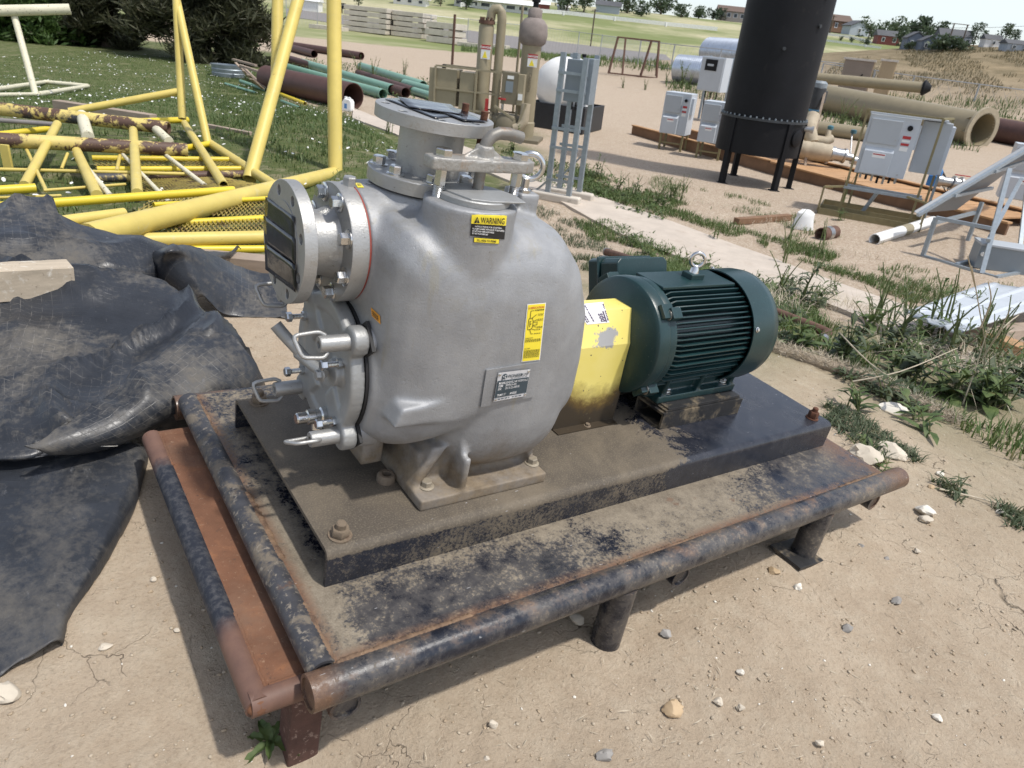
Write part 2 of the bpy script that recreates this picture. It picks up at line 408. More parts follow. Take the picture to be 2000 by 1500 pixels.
def skid_mat(name,kind):
    """navy enamel under caked dust that flakes off in specks, worn through to rust"""
    m=NT(name); co=m.co(); x=m.sep(co)
    nf=m.noise(125,co,7,.78,.3); nm=m.noise(17,co,6,.72); nl=m.noise(3.4,co,5,.65,.4); ng=m.noise(260,co,3,.6)
    fld=m.addv(m.addv(m.mul(nf,.52),m.mul(nm,.26)),m.mul(nl,.22))
    navy=m.mix(m.ramp(nm,.3,.7),(.009,.011,.018),(.018,.022,.034))
    dust=m.mix(m.ramp(nm,.35,.65),(.150,.120,.082),(.270,.225,.160)); dust=m.mix(m.mul(m.ramp(ng,.55,.7),.5),dust,(.36,.31,.235)); dust=m.mix(m.mul(m.ramp(ng,.45,.3),.5),dust,(.10,.08,.055))
    rust=m.mix(m.ramp(nf,.3,.7),(.080,.044,.028),(.190,.105,.060))
    amt=.80
    if kind=='channel':
        dust=m.mix(m.ramp(nl,.40,.60),(.085,.068,.048),(.165,.132,.090)); dust=m.mix(m.mul(m.ramp(ng,.5,.66),.55),dust,(.235,.195,.135)); dust=m.mix(m.mul(m.ramp(nf,.45,.3),.6),dust,(.055,.044,.032))
        reach=m.addv(x[0],m.mul(m.addv(nl,-.5),.9)); b=m.addv(m.mul(m.ramp(reach,1.25,.95),.62),-.38)
        side=m.ramp(x[2],-.008,-.020); b=m.addv(b,m.mul(side,m.addv(-.235,m.mul(m.ramp(x[0],.25,.0),-.06))))
    elif kind=='plate':
        b=m.addv(-.055,m.mul(m.mul(m.ramp(x[1],-.085,-.01),m.ramp(x[0],1.5,1.2)),.075)); b=m.addv(b,m.mul(m.mul(m.ramp(x[0],.38,.75),m.ramp(x[0],1.40,1.05)),.095)); b=m.addv(b,m.mul(m.mul(m.ramp(x[0],.03,-.005),m.ramp(x[1],.45,.25)),.09)); b=m.addv(b,m.mul(m.ramp(x[1],-.15,-.175),.06))
    else: b=-.045; amt=.75
    k=m.ramp(m.addv(fld,b),.485,.545); k=m.mul(k,amt)
    haze=m.ramp(m.addv(nm,m.mul(m.addv(nl,-.5),.8)),.35,.75)                # thin even film of dust
    c=m.mix(m.mul(haze,{'pipe':.75,'plate':.55,'channel':.12}[kind]),navy,(.17,.15,.125)); c=m.mix(k,c,dust)
    if kind=='plate':
        e=m.mx(m.ramp(x[1],-.150,-.174),m.mx(m.ramp(x[0],-.022,-.046),m.ramp(x[0],1.62,1.75))); c=m.mix(m.mul(e,m.ramp(m.addv(nm,m.mul(nf,.3)),.50,.68)),c,rust)
        c=m.mix(m.mul(m.ramp(m.noise(6,co,6,.72),.66,.70),.6),c,rust)
    if kind=='pipe':
        up=m.ramp(m.sep(m.n('NewGeometry').outputs['Normal'])[2],.35,.8); c=m.mix(m.mul(m.mul(up,m.ramp(nm,.50,.66)),.75),c,rust)
        e=m.mx(m.ramp(m.addv(x[0],m.mul(m.addv(nm,-.5),.1)),-.045,-.085),m.ramp(m.addv(x[0],m.mul(m.addv(nm,-.5),.2)),1.70,1.80)); c=m.mix(m.mul(e,.85),c,rust)
    sc=m.ramp(m.noise(70,co,2,.5,0,(.5,2.,1.)),.74,.76); c=m.mix(m.mul(sc,.6),c,(.45,.45,.45))
    ro=m.n('MixRGB',Fac=m.mx(k,m.mul(haze,.15 if kind=='channel' else .5)),Color1=(.20,)*3+(1,),Color2=(.88,)*3+(1,)).outputs[0]
    m.bump(m.addv(m.mul(nf,.5),m.mul(k,.7)),.30,.004)
    return m.out(c,ro,0,.5)
MAT['channel']=skid_mat('navy channel under dust','channel'); MAT['deck']=skid_mat('worn navy deck plate','plate'); MAT['skpipe']=skid_mat('worn navy pipe','pipe')
MAT['endpipe']=pm('scuffed black pipe',(.045,.045,.05),.5,0,.35,24,.25,80,[(15,.50,.60,(.15,.125,.095),(1,1,1),.85),(70,.56,.64,(.22,.19,.15)),(4,.64,.68,(.34,.27,.26)),(11,.62,.70,(.12,.07,.045))])
MAT['rust']=pm('brown rust',(.150,.068,.036),.9,0,.35,7,.35,90,[(14,.55,.75,(.25,.108,.048)),(60,.6,.7,(.065,.038,.028)),(3,.52,.70,(.165,.095,.06)),(110,.6,.7,(.26,.16,.10))])
MAT['rustleg']=pm('flaky rusted tube',(.085,.042,.032),.85,0,.3,20,.4,90,[(70,.58,.68,(.27,.19,.15))])
MAT['weld']=pm('rusty weld',(.185,.118,.072),.85,.1,.3,40,.4,90,[(26,.48,.62,(.10,.060,.040)),(60,.6,.7,(.28,.19,.12))])
MAT['blackpaint']=pm('black bracket paint',(.020,.020,.021),.5,0,.3,20,.2,90,[(14,.5,.68,(.22,.175,.115))])
# ================================================================ small fasteners
def hexbolt(r,h,washer=True,m=None,b=None):
    b=b or MB(); 
    if washer: b.lathe([(r*1.45,0),(r*1.45,r*.18),(r*1.3,r*.26)],m,18); z0=r*.26
    else: z0=0
    n=6; prof=[(r*1.0,z0),(r*1.0,z0+h*.86),(r*.86,z0+h)]
    b.lathe(prof,m,6); return b
BOLT=hexbolt(.0125,.0145).mesh('bolt',30); BOLT.materials.append(MAT['inox'])
def nut_mesh(mat,r=.019,h=.017,stub=.014):
    b=MB(); b.lathe([(r*1.25,0),(r*1.25,.003)],None,20); b.lathe([(r*.92,.003),(r,.006),(r,h),(r*.9,h+.003)],None,6)
    b.lathe([(r*.55,h),(r*.55,h+stub),(r*.42,h+stub+.003)],None,14); me=b.mesh('nut',30); me.materials.append(mat); return me
NUT_D=nut_mesh(MAT['nut_dust']); NUT_R=nut_mesh(MAT['nut_rust'],.0165,.022,.014)
SKQ=SKM
# ================================================================ THE SKID
L0,W0,H0=1.70,.610,.085; PF,PA,PQ,PX=-.178,-.052,.788,1.765
def skid():
    t=thing('equipment_skid','dusty navy steel skid with welded pipe frame carrying the pump and motor','skid',SKM)
    # bent channel the machine sits on
    r=.020;th=.009; prof=[]
    def arc(cx,cz,rad,a0,a1,k=6): return [(cx+rad*cos(a0+(a1-a0)*i/k),cz+rad*sin(a0+(a1-a0)*i/k)) for i in range(k+1)]
    out=[(0,-H0)]+arc(r,-r,r,pi,pi/2)+arc(W0-r,-r,r,pi/2,0)+[(W0,-H0)]
    ri=r-th; inn=[(W0-th,-H0)]+arc(W0-r,-r,ri,0,pi/2)+arc(r,-r,ri,pi/2,pi)+[(th,-H0)]
    part('channel_base',MAT['channel'],t,lambda b:b.prism(out+inn,0,L0,'x'),30)
    dk=part('deck_plate',MAT['deck'],t,lambda b:b.box((PA,PF,-H0-.009),(PX,PQ,-H0-.0004)),30,.002)
    pr=.0335; zc=-H0-.0265
    def P(name,p0,p1,r=pr,mat='skpipe',cap=True):
        b=MB(); m,Ln=frame(p0,p1); b.ring([(r,0),(r,Ln),(r-.006,Ln),(r-.006,0)],m,28); 
        b.lathe([(r-.005,.004),(r-.005,Ln-.004)],m,28); return b.build(name,MAT[mat],t,35)
    P('side_pipe',(-.105,PF-.020,zc),(1.852,PF-.020,zc)); P('side_pipe',(-.100,PQ+.014,zc-.016),(1.85,PQ+.014,zc-.016))
    P('end_pipe',(PA-.017,PF+.004,-H0-.017),(PA-.017,PQ-.004,-H0-.017),.0265,mat='endpipe'); 
    for xx in (-.035,.84,1.735): P('cross_pipe',(xx,PF-.03,zc-.062),(xx,PQ+.03,zc-.062),.030)
    # legs
    for i,(xx,yy) in enumerate(((.635,PF-.02),(1.43,PF-.02),(.635,PQ+.02),(1.43,PQ+.02))):
        lg=part('leg',MAT['skpipe'],t,lambda b:b.cyl((xx,yy,zc-.02),(xx+.004,yy-.004,GZ-.06),.036,n=24),35)
        if i==1: part('foot_plate',MAT['blackpaint'],lg,lambda b:b.box((-.075,-.055,-.006),(.075,.055,.004),T(xx-.015,yy,GZ+.012)@Matrix.Rotation(.10,4,'Y')),30,.001)
    # welds: short rippled runs along the deck edge
    def weld(p0,p1,r=.0075):
        p0,p1=Vector(p0),Vector(p1); Ln=(p1-p0).length; k=max(6,int(Ln/.0045)); pts=[];rs=[]
        for i in range(k+1):
            f=i/k; pts.append(p0.lerp(p1,f)+Vector((random.uniform(-.0016,.0016),random.uniform(-.0016,.0016),-.003))); rs.append(r*1.25*(.80+.20*(i%2)+.22*mnoise.noise(Vector((i*.21,r*900,p0.x*9))))*(.55 if i in(0,k) else 1))
        b=MB(); b.tube(pts,rs,8); return b.build('weld_bead',MAT['weld'],t,60)
    zw=-H0-.001
    weld((-.050,PF,zw),(.235,PF,zw)); weld((.62,PF,zw),(.92,PF,zw),.006); weld((1.52,PF,zw),(1.76,PF,zw),.006)
    weld((PA,-.17,zw),(PA,-.02,zw)); weld((PA,.10,zw),(PA,.34,zw),.0095); weld((PA,.585,zw),(PA,.775,zw),.007)
    # hold-down nuts on the channel
    for (x,y) in ((.046,.572),(.040,.040)): put('nut',NUT_D,None,t,T(x,y,0)@Matrix.Rotation(random.random(),4,'Z'))
    part('drain_socket',MAT['nut_dust'],t,lambda b:b.ring([(.021,0),(.021,.013),(.017,.018),(.011,.018),(.011,.0)],T(.203,.178,0),18))
    for (x,y) in ((1.65,.048),(1.65,.56)): put('nut',NUT_R,None,t,T(x,y,0))
    # motor rails: open-ended box channels
    for y0 in (.150,.350):
        rl=part('motor_rail',MAT['blackpaint'],t,lambda b:rail(b,y0),25)
        for k,zz in enumerate((.0535,.0585)):
            part('shim',MAT['blackpaint'],rl,lambda b:b.box((1.055+.01*k,y0+.006,zz),(1.385-.004*k,y0+.104,zz+.0045)),30,.0008)
    return t
def rail(b,y0):
    w_,h_,th=.112,.052,.007
    o=[(y0,0),(y0+w_,0),(y0+w_,h_-.006),(y0+w_-.006,h_),(y0+.006,h_),(y0,h_-.006)]
    i=[(y0+th,th),(y0+w_-th,th),(y0+w_-th,h_-th),(y0+th,h_-th)]
    x0,x1=1.045,1.395
    b.box((x0,y0,.0003),(x1,y0+w_,th)); b.box((x0,y0,h_-th),(x1,y0+w_,h_)); b.box((x0,y0+.0002,th),(x1,y0+th,h_-th)); b.box((x0,y0+w_-th,th),(x1,y0+w_-.0002,h_-th))
skid()
# rusty toe-box on its own legs hugging the left end
def toe_box():
    t=thing('rusty_step','rust-brown plate step edged with dark blue pipe at the skid end','step',SKM)
    x0,x1,y0,y1,z=-.190,-.062,-.158,.715,-.136
    part('step_plate',MAT['rust'],t,lambda b:b.box((x0+.022,y0+.016,z-.012),(x1+.035,y1-.012,z-.002)),30,.002)
    m=NT('step edge paint'); co=m.co(); y=m.sep(co)[1]; n=m.noise(9,co,6,.7)
    nv=m.mix(m.ramp(m.noise(60,co,7,.78),.46,.62),(.012,.015,.024),(.062,.062,.066))
    ru=m.mix(m.ramp(n,.3,.7),(.10,.055,.042),(.185,.10,.068))
    e=m.addv(y,m.mul(m.addv(n,-.5),.12)); k=m.mx(m.ramp(e,.555,.60),m.ramp(e,.045,-.005)); m.bump(n,.2,.004)
    mt=m.out(m.mix(k,nv,ru),.62,0,.5)
    b=MB(); b.tube([(x0+.018,y0,z-.018),(x0+.018,y1,z-.018)],.0235,18); b.build('edge_pipe',mt,t,40)
    b=MB(); b.tube([(x0+.004,y0+.010,z-.018),(x1+.03,y0+.010,z-.019)],.0225,18); b.build('edge_pipe',mt,t,40)
    b=MB(); b.tube([(x0+.004,y1-.010,z-.021),(x1+.03,y1-.010,z-.019)],.0225,18); b.build('edge_pipe',MAT['rust'],t,40)
    for yy in (y0+.008,y1-.008): part('corner_cap',MAT['rust'],t,lambda b:b.lathe([(.003,-.0215),(.014,-.0165),(.0215,-.004),(.0215,.004),(.014,.0165),(.003,.0215)],T(x0+.018,yy,z-.018),16),60)
    for (xx,yy) in ((-.086,-.140),(-.105,.60)): part('leg',MAT['rustleg'],t,lambda b:b.box((xx-.030,yy-.025,GZ-.12),(xx+.030,yy+.03,z-.03)),30,.004)
    def bead(p0,p1):
        p0,p1=Vector(p0),Vector(p1); k=int((p1-p0).length/.006); b=MB()
        b.tube([p0.lerp(p1,i/k)+Vector((random.uniform(-.001,.001),0,0)) for i in range(k+1)],[.0048+.0012*(i%2) for i in range(k+1)],6); b.build('weld_bead',MAT['rust'],t,60)
    bead((x0+.034,y0+.022,z-.004),(x0+.034,.05,z-.004)); bead((x0+.034,.56,z-.004),(x0+.034,y1-.02,z-.004)); bead((x0+.04,y0+.024,z-.004),(x1+.0,y0+.024,z-.004))
toe_box()
# ================================================================ THE PUMP (skid coordinates)
from mathutils.bvhtree import BVHTree
def skray(px,py): return R_SK.T@np.array([(px-1000)/FPX,(py-750)/FPX,1.])
def skon(px,py,ax,val):
    q=skray(px,py); i='xyz'.index(ax); return C_SK+q*((val-C_SK[i])/q[i])
def holed_disc(R,r_in,holes,z0,z1,m=None,n=64):
    bm=bmesh.new(); loops=[]
    def loop(cx,cy,r,k):
        vs=[bm.verts.new((cx+r*cos(2*pi*i/k),cy+r*sin(2*pi*i/k),z0)) for i in range(k)]; loops.append(vs)
        return [bm.edges.new((vs[i],vs[(i+1)%k])) for i in range(k)]
    es=loop(0,0,R,n)+loop(0,0,r_in,40)
    for (x,y,r) in holes: es+=loop(x,y,r,14)
    bmesh.ops.triangle_fill(bm,use_beauty=True,use_dissolve=False,edges=es)
    bm.verts.index_update(); vs=[v.co.copy() for v in bm.verts]; tri=[tuple(v.index for v in f.verts) for f in bm.faces]
    idx=[[v.index for v in l] for l in loops]; N=len(vs); bm.free()
    b=MB(); fs=list(tri)+[tuple(i+N for i in f[::-1]) for f in tri]
    for l in idx: fs+=[(l[i],l[(i+1)%len(l)],l[(i+1)%len(l)]+N,l[i]+N) for i in range(len(l))]
    b.add([tuple(v) for v in vs]+[(v.x,v.y,z1) for v in vs],fs,m); return b
YS=.305; SX=Matrix(((0,0,1,0),(1,0,0,0),(0,1,0,0),(0,0,0,1)))     # lathe axis z -> skid x
BC=.0953
MAT['nut_dust2']=pm('dusty bolt',(.30,.26,.20),.55,.3,.2,30)
def pump():
    t=thing('centrifugal_pump','silver cast self-priming pump with taped flanges and yellow warning stickers','pump',SKM)
    A=MAT['alu']; F=MAT['alu_fl']; CV=MAT['alu_cover']; IN=MAT['inox']
    b=MB(); BSM=T(.285,.150,0)@rotz(.07)@Matrix.Diagonal((1.05,.90,1,1))
    P=[(.120,.55),(.150,.595),(.30,.607),(.43,.605),(.518,.586),(.582,.520),(.628,.42),(.646,.30),(.650,.19),(.636,.15),(.60,.17),(.50,.18),(.38,.165),(.22,.124),(.150,.122),(.120,.15)]
    cx,cz=.40,.32; ns=17; vs=[];fs=[];k=len(P)
    # densify outline
    Q=[]
    for i in range(k):
        for j in range(3):
            f=j/3; Q.append((P[i][0]*(1-f)+P[(i+1)%k][0]*f,P[i][1]*(1-f)+P[(i+1)%k][1]*f))
    k=len(Q); hw=.250
    for s in range(ns):
        tt=-cos(pi*s/(ns-1)); tt=max(-.9995,min(.9995,tt)); e=(1-abs(tt)**5.0)**(1/3.6)
        for (x,z) in Q: vs.append((cx+(x-cx)*e,YS+hw*tt,cz+(z-cz)*e))
    for s in range(ns-1):
        for i in range(k): fs.append((s*k+i,s*k+(i+1)%k,(s+1)*k+(i+1)%k,(s+1)*k+i))
    fs.append(tuple(range(k-1,-1,-1))); fs.append(tuple((ns-1)*k+i for i in range(k))); b.add(vs,fs)
    b.lathe([(.113,.116),(.113,.30)],T(0,YS,.5055)@SX,48)                                  # suction boss
    b.lathe([(.164,.121),(.168,.16),(.168,.30)],T(0,.300,.245)@SX,48)                      # cover seat
    b.lathe([(.115,.50),(.112,.6225)],T(.272,YS,0),48)                                     # discharge boss
    b.lathe([(.020,.395),(.050,.44),(.080,.495),(.0885,.525),(.0885,.642)],BSM,48)  # filler boss
    nx,na=15,40; vs=[];fs=[]                                                                # volute
    for i in range(nx):
        tt=-cos(pi*i/(nx-1)); tt=max(-.999,min(.999,tt)); e=(1-abs(tt)**3.4)**(1/2.6)
        for j in range(na):
            a=2*pi*j/na; c,q=cos(a),sin(a); vs.append((.446+.200*tt,YS+.251*e*math.copysign(abs(c)**.66,c),.230+.226*e*math.copysign(abs(q)**.66,q)))
    for i in range(nx-1):
        for j in range(na): fs.append((i*na+j,i*na+(j+1)%na,(i+1)*na+(j+1)%na,(i+1)*na+j))
    fs.append(tuple(range(na-1,-1,-1))); fs.append(tuple((nx-1)*na+j for j in range(na))); b.add(vs,fs)
    core=fused(b,.0060,18,'core'); b=MB(); b.add([tuple(v.co) for v in core.vertices],[tuple(q.vertices) for q in core.polygons]); bpy.data.meshes.remove(core)
    b.lathe([(.113,.1158),(.113,.16)],T(0,YS,.5055)@SX,48); b.lathe([(.164,.121),(.166,.15)],T(0,.300,.245)@SX,48); b.lathe([(.112,.58),(.112,.6225)],T(.272,YS,0),48); b.lathe([(.0885,.50),(.0885,.642)],BSM,48)
    b.box((.455,.225,.50),(.505,.295,.636))                                                  # lifting lug
    b.prism([(.152,.258),(.315,.266),(.285,.214),(.138,.214)],.060,.20,'y')                 # ledge
    # foot with ribs
    b.box((.222,.052,.0),(.560,.558,.026)); b.prism([(.222,.02),(.240,.02),(.300,.12),(.262,.12)],.10,.50,'y')
    b.box((.318,.054,.02),(.334,.30,.11)); b.prism([(.054,.02),(.20,.02),(.20,.30),(.092,.19)],.318,.334,'x')
    b.prism([(.09,.02),(.30,.02),(.30,.20),(.14,.14)],.535,.550,'x'); b.box((.24,.12,.01),(.54,.49,.10))
    b.box((.150,.20,.035),(.20,.41,.12))
    body=fused(b,.0052,5,'casing'); body.materials.append(A); put('casing',body,None,t)
    bv=BVHTree.FromPolygons([v.co.copy() for v in body.vertices],[tuple(p.vertices) for p in body.polygons])
    holes=[(BC*cos(radians(22.5+45*i)),BC*sin(radians(22.5+45*i)),.0095) for i in range(8)]
    # suction spool: face flange, neck, bolted flange, red gasket
    ms=T(0,YS,.5055)@SX
    fl=holed_disc(.1143,.052,holes,-.010,.0145,ms).build('suction_flange',F,t,35,.0012)
    MB().ring([(.078,-.0115),(.078,-.0095),(.060,-.0095),(.060,-.0115)],ms,40).build('raised_face',F,fl,35)
    MB().ring([(.062,.014),(.062,.060),(.070,.080),(.05,.080),(.05,-.008),(.052,-.008)],ms,40).build('suction_neck',F,t,35)
    MB().lathe([(.055,.079),(.113,.0795),(.1143,.082),(.1143,.112),(.113,.1135)],ms,64).build('suction_counterflange',F,t,35)
    MB().lathe([(.1125,.1135),(.1125,.1168)],ms,64).build('gasket',MAT['gasket_red'],t,35)
    for (x,y,_) in holes: put('bolt',BOLT,None,t,ms@T(x,y,.0792)@Matrix.Rotation(pi,4,'X')@rotz(random.random()))
    # black tape over the suction opening, three overlapping strips
    def strip(name,c,plane,val,lift,par,nu=10,nv=5,wr=.0010):
        vs=[];fs=[]
        for j in range(nv+1):
            for i in range(nu+1):
                u,v=i/nu,j/nv; 
                px=(c[0][0]*(1-u)+c[1][0]*u)*(1-v)+(c[3][0]*(1-u)+c[2][0]*u)*v; py=(c[0][1]*(1-u)+c[1][1]*u)*(1-v)+(c[3][1]*(1-u)+c[2][1]*u)*v
                q=skon(px,py,plane,val); k='xyz'.index(plane); d=lift+wr*mnoise.noise(Vector((u*4+c[0][0],v*3,1)))+.0006*mnoise.noise(Vector((u*11,v*9,c[0][1])))
                q[k]+= -d if plane=='x' else d; vs.append(tuple(q))
        for j in range(nv):
            for i in range(nu): fs.append((j*(nu+1)+i,j*(nu+1)+i+1,(j+1)*(nu+1)+i+1,(j+1)*(nu+1)+i))
        b=MB(); b.add(vs,fs); o=b.build(name,MAT['tape'],par,60); s=o.modifiers.new('th','SOLIDIFY'); s.thickness=.0006; s.offset=0; return o
    strip('tape_strip',[(521,384),(577,424),(577,476),(519,424)],'x',-.010,.0022,t); strip('tape_strip',[(518,421),(579,466),(580,521),(521,478)],'x',-.010,.0034,t)
    strip('tape_strip',[(521,475),(581,518),(582,571),(523,526)],'x',-.010,.0046,t)
    # discharge spool
    md=T(.272,YS,0)
    holed_disc(.1143,.052,holes,.743,.7665,md).build('discharge_flange',F,t,35,.0012)
    MB().ring([(.0635,.650),(.0635,.744),(.05,.744),(.05,.650)],md,44).build('discharge_neck',F,t,35)
    MB().lathe([(.1165,.6255),(.1165,.649),(.115,.651),(.066,.652)],md,64).build('discharge_counterflange',F,t,35)
    MB().lathe([(.111,.6222),(.111,.6258)],md,64).build('gasket',MAT['rubber'],t,35)
    for (x,y,_) in holes: put('bolt',BOLT,None,t,md@T(x,y,.651)@rotz(random.random()*2))
    for a in (-22.5,22.5):
        st=MB(); st.lathe([(.0068,.66),(.0068,.782)],md@T(BC*cos(radians(a)),BC*sin(radians(a)),0),12)
        for q in range(6): st.lathe([(.0068,.768+q*.0025),(.0077,.7692+q*.0025),(.0068,.7705+q*.0025)],md@T(BC*cos(radians(a)),BC*sin(radians(a)),0),12)
        st.build('threaded_rod',MAT['nut_rust'],t,30)
    strip('tape_strip',[(752,195),(850,233),(884,229),(786,192)],'z',.7665,.0016,t); strip('tape_strip',[(790,194),(905,239),(952,241),(874,207)],'z',.7665,.0030,t)
    strip('tape_strip',[(775,193),(800,214),(905,229),(880,208)],'z',.7665,.0042,t)
    # filler: cap, clamp bar, studs, T-screw
    MB().lathe([(.060,.6395),(.071,.6425),(.071,.652),(.069,.654)],T(.290,.156,0),48).build('filler_cap',CV,t,35)
    cp=MB(); cp.prism([(.228,.166),(.252,.201),(.308,.212),(.352,.188),(.374,.136),(.366,.091),(.290,.089),(.252,.101)],.6535,.6575,'z'); cp.build('cap_tab',CV,t,35,.0015)
    ax=Vector((.178,.014,0)).normalized(); c0=Vector((.309,.172,0)); n0=Vector((-ax.y,ax.x,0)); ang=math.atan2(ax.y,ax.x)
    mbar=T(c0.x,c0.y,0)@rotz(ang)
    bb=MB(); bb.prism([(-.120,-.016),(-.085,-.024),(.09,-.024),(.118,-.014),(.118,.014),(.09,.024),(-.085,.024),(-.120,.016)],.693,.715,'z',mbar)
    bb.lathe([(.019,.71),(.0175,.738)],mbar,20); bb.prism([(-.052,.714),(.052,.714),(.012,.736),(-.012,.736)],-.004,.004,'y',mbar)
    cb=fused(bb,.0026,4,'clamp_bar'); cb.materials.append(MAT['clamp']); put('clamp_bar',cb,None,t)
    for s in (-.089,.089):
        sd=MB(); sd.lathe([(.0095,.638),(.0095,.664)],mbar@T(s,0,0),14)
        for q in range(8): sd.lathe([(.0092,.640+q*.003),(.0106,.6415+q*.003),(.0092,.643+q*.003)],mbar@T(s,0,0),14)
        sd.lathe([(.0112,.664),(.0112,.717)],mbar@T(s,0,0),6); o=sd.build('clamp_stud',IN,t,30)
        put('bolt_head',hexbolt(.0165,.013,False).mesh('bolt_head',30),IN,o,mbar@T(s,0,.7155))
    p0=mbar@Vector((0,0,0))
    pts=[p0+Vector((0,0,z)) for z in (.656,.69,.715,.735)]+[p0+Vector((ax*.004+Vector((0,0,.745)))),p0+Vector((ax*.013+Vector((0,0,.755)))),p0+Vector((ax*.028+Vector((0,0,.761)))),p0+Vector((ax*.050+Vector((0,-.004,.762)))),p0+Vector((ax*.078+Vector((0,-.006,.757))))]
    MB().tube(pts,[.0105]*2+[.0115]*7,14).build('screw_handle',MAT['rod'],t,50)
    # lifting eye
    ey=MB(); c=Vector((.482,.250,.688)); ey.tube([c+Vector((.026*cos(a)*.85,-.026*cos(a)*.5,.026*sin(a)*1.0)) for a in np.linspace(0,2*pi,28,endpoint=False)],.0062,10,True)
    ey.lathe([(.016,.636),(.016,.641),(.009,.645),(.009,.664)],T(.474,.247,0),16); ey.box((-.012,-.006,-.014),(.012,.006,.014),T(.459,.240,.690)); ey.build('lifting_eye',IN,t,50)
    # small plug and bolt on the casing top
    put('plug_bolt',hexbolt(.013,.017,False).mesh('plug_bolt',30),MAT['alu_fl'],t,T(.108,.30,.6185)); put('plug_bolt',hexbolt(.0085,.012).mesh('plug_bolt',30),MAT['alu_fl'],t,T(.158,.315,.608))
    # ---- clean-out cover
    mc=T(0,.300,.245)@SX
    b=MB(); b.lathe([(.150,.115),(.150,.088),(.144,.084),(.118,.0845),(.112,.090),(.060,.092),(.048,.088),(.0,.0875)],mc,56,False)
    b.lathe([(.149,.1145),(.149,.1148)],mc,56)
    LG=[(-.112,.100),(-.112,-.112),(.100,-.108),(.100,.100)]
    for (dy,dz) in LG:
        a=math.atan2(dz,dy); mm=T(.0,.300,.245)@Matrix.Rotation(a,4,'X')
        b.box((.083,.06,-.030),(.115,.170,.030),mm); b.lathe([(.030,.083),(.030,.115)],mm@T(0,.160,0)@SX,20)
    for a in (2.5,4.05,5.35): b.box((.083,.07,-.003),(.096,.112,.003),T(0,.300,.245)@Matrix.Rotation(a,4,'X'))
    b.lathe([(.030,.092),(.028,.072)],T(0,.225,.262)@SX,20)
    cov=fused(b,.0036,5,'cover'); cov.materials.append(CV); cvo=put('cleanout_cover',cov,None,t)
    g=MB(); g.lathe([(.1515,.1145),(.1515,.1215)],mc,56)
    for (dy,dz) in LG: g.box((.1145,.08,-.031),(.1215,.186,.031),T(.0,.300,.245)@Matrix.Rotation(math.atan2(dz,dy),4,'X'))
    g.build('cover_seal',MAT['rubber'],t,35)
    for (dy,dz) in LG: part('seat_lug',A,t,lambda b:b.lathe([(.033,.1215),(.035,.16)],T(.0,.300,.245)@Matrix.Rotation(math.atan2(dz,dy),4,'X')@T(0,.154,0)@SX,20),35,.002)
    for i,(dy,dz) in enumerate(LG):
        a=math.atan2(dz,dy); y,z=.300+.157*cos(a),.245+.157*sin(a)
        kb=MB(); kb.ring([(.0165,.088),(.0165,.027),(.015,.024),(.0075,.024),(.0065,.034),(.0065,.087)],T(0,y,z)@SX,22); ko=kb.build('cover_knob',F,t,35)
        d=Vector((0,cos(a+.9+(1.0 if i==1 else 0)),sin(a+.9+(1.0 if i==1 else 0)))); e=Vector((-1,0,0))
        # wire bail through the knob
        o=Vector((.040,y,z)); d=[Vector((0,.55,.83)),Vector((0,.75,-.35)),Vector((0,.45,.85)),Vector((0,.5,.8))][i].normalized()
        base=[o+d*.0165, o+d*.024+e*.012, o+d*.020+e*.062, o-d*.022+e*.050, o-d*.026+e*.010, o-d*.0165]
        pts=[]
        for q in range(len(base)-1):
            for s in range(5): pts.append(base[q].lerp(base[q+1],s/5))
        pts.append(base[-1]); sm=[pts[0]]+[(pts[q-1]+pts[q]*2+pts[q+1])/4 for q in range(1,len(pts)-1)]+[pts[-1]]
        MB().tube(sm,.0042,8).build('bail',F,ko,60)
    for (y,z) in ((.205,.292),(.205,.158),(.395,.178),(.405,.305)):
        jb=MB(); mm=T(.086,y,z)@SX@Matrix.Rotation(pi,4,'X'); jb.lathe([(.0052,0),(.0052,.036)],mm,10)
        for q in range(7): jb.lathe([(.0052,.012+q*.003),(.0062,.0135+q*.003),(.0052,.015+q*.003)],mm,10)
        jb.lathe([(.0105,.002),(.0105,.011)],mm,6); jb.lathe([(.0108,.034),(.0108,.043),(.009,.0455)],mm,6); jb.build('jack_bolt',IN,t,30)
    lv=MB(); lv.tube([(.058,.222,.262),(.050,.260,.262),(.036,.310,.268)],[.010,.012,.013],10); lv.tube([(.040,.300,.268),(.008,.335,.305),(-.002,.345,.318)],[.0115,.0125,.0125],12); lv.build('pry_lever',CV,cvo,50)
    put('pivot_bolt',hexbolt(.011,.010).mesh('pivot_bolt',30),F,cvo,T(.052,.222,.262)@SX@Matrix.Rotation(pi,4,'X'))
    rv=MB(); mv=T(0,.262,.140)@SX; rv.lathe([(.018,.092),(.018,.075),(.0145,.072),(.0145,.062),(.0165,.060),(.0165,.045),(.0125,.043),(.0125,.024),(.010,.021)],mv,20); rv.cyl((.066,.262,.140),(.066,.258,.112),.012,n=16); rv.build('relief_valve',IN,cvo,35)
    # foot bolts
    for (x,y) in ((.258,.098),(.545,.098),(.258,.51),(.545,.51)):
        put('foot_bolt',hexbolt(.0125,.013).mesh('foot_bolt',30),MAT['nut_dust2'],t,T(x,y,.0265))
    # ---- stickers and name plate, lying on the casting
    def hit(px,py,off):
        q=Vector(skray(px,py).tolist()).normalized(); h=bv.ray_cast(Vector(C_SK.tolist()),q)
        if h[0] is None: return Vector(skon(px,py,'y',.08).tolist())
        n=h[1]; n=n if n.dot(q)<0 else -n
        return h[0]+n*off-q*(off*.6)
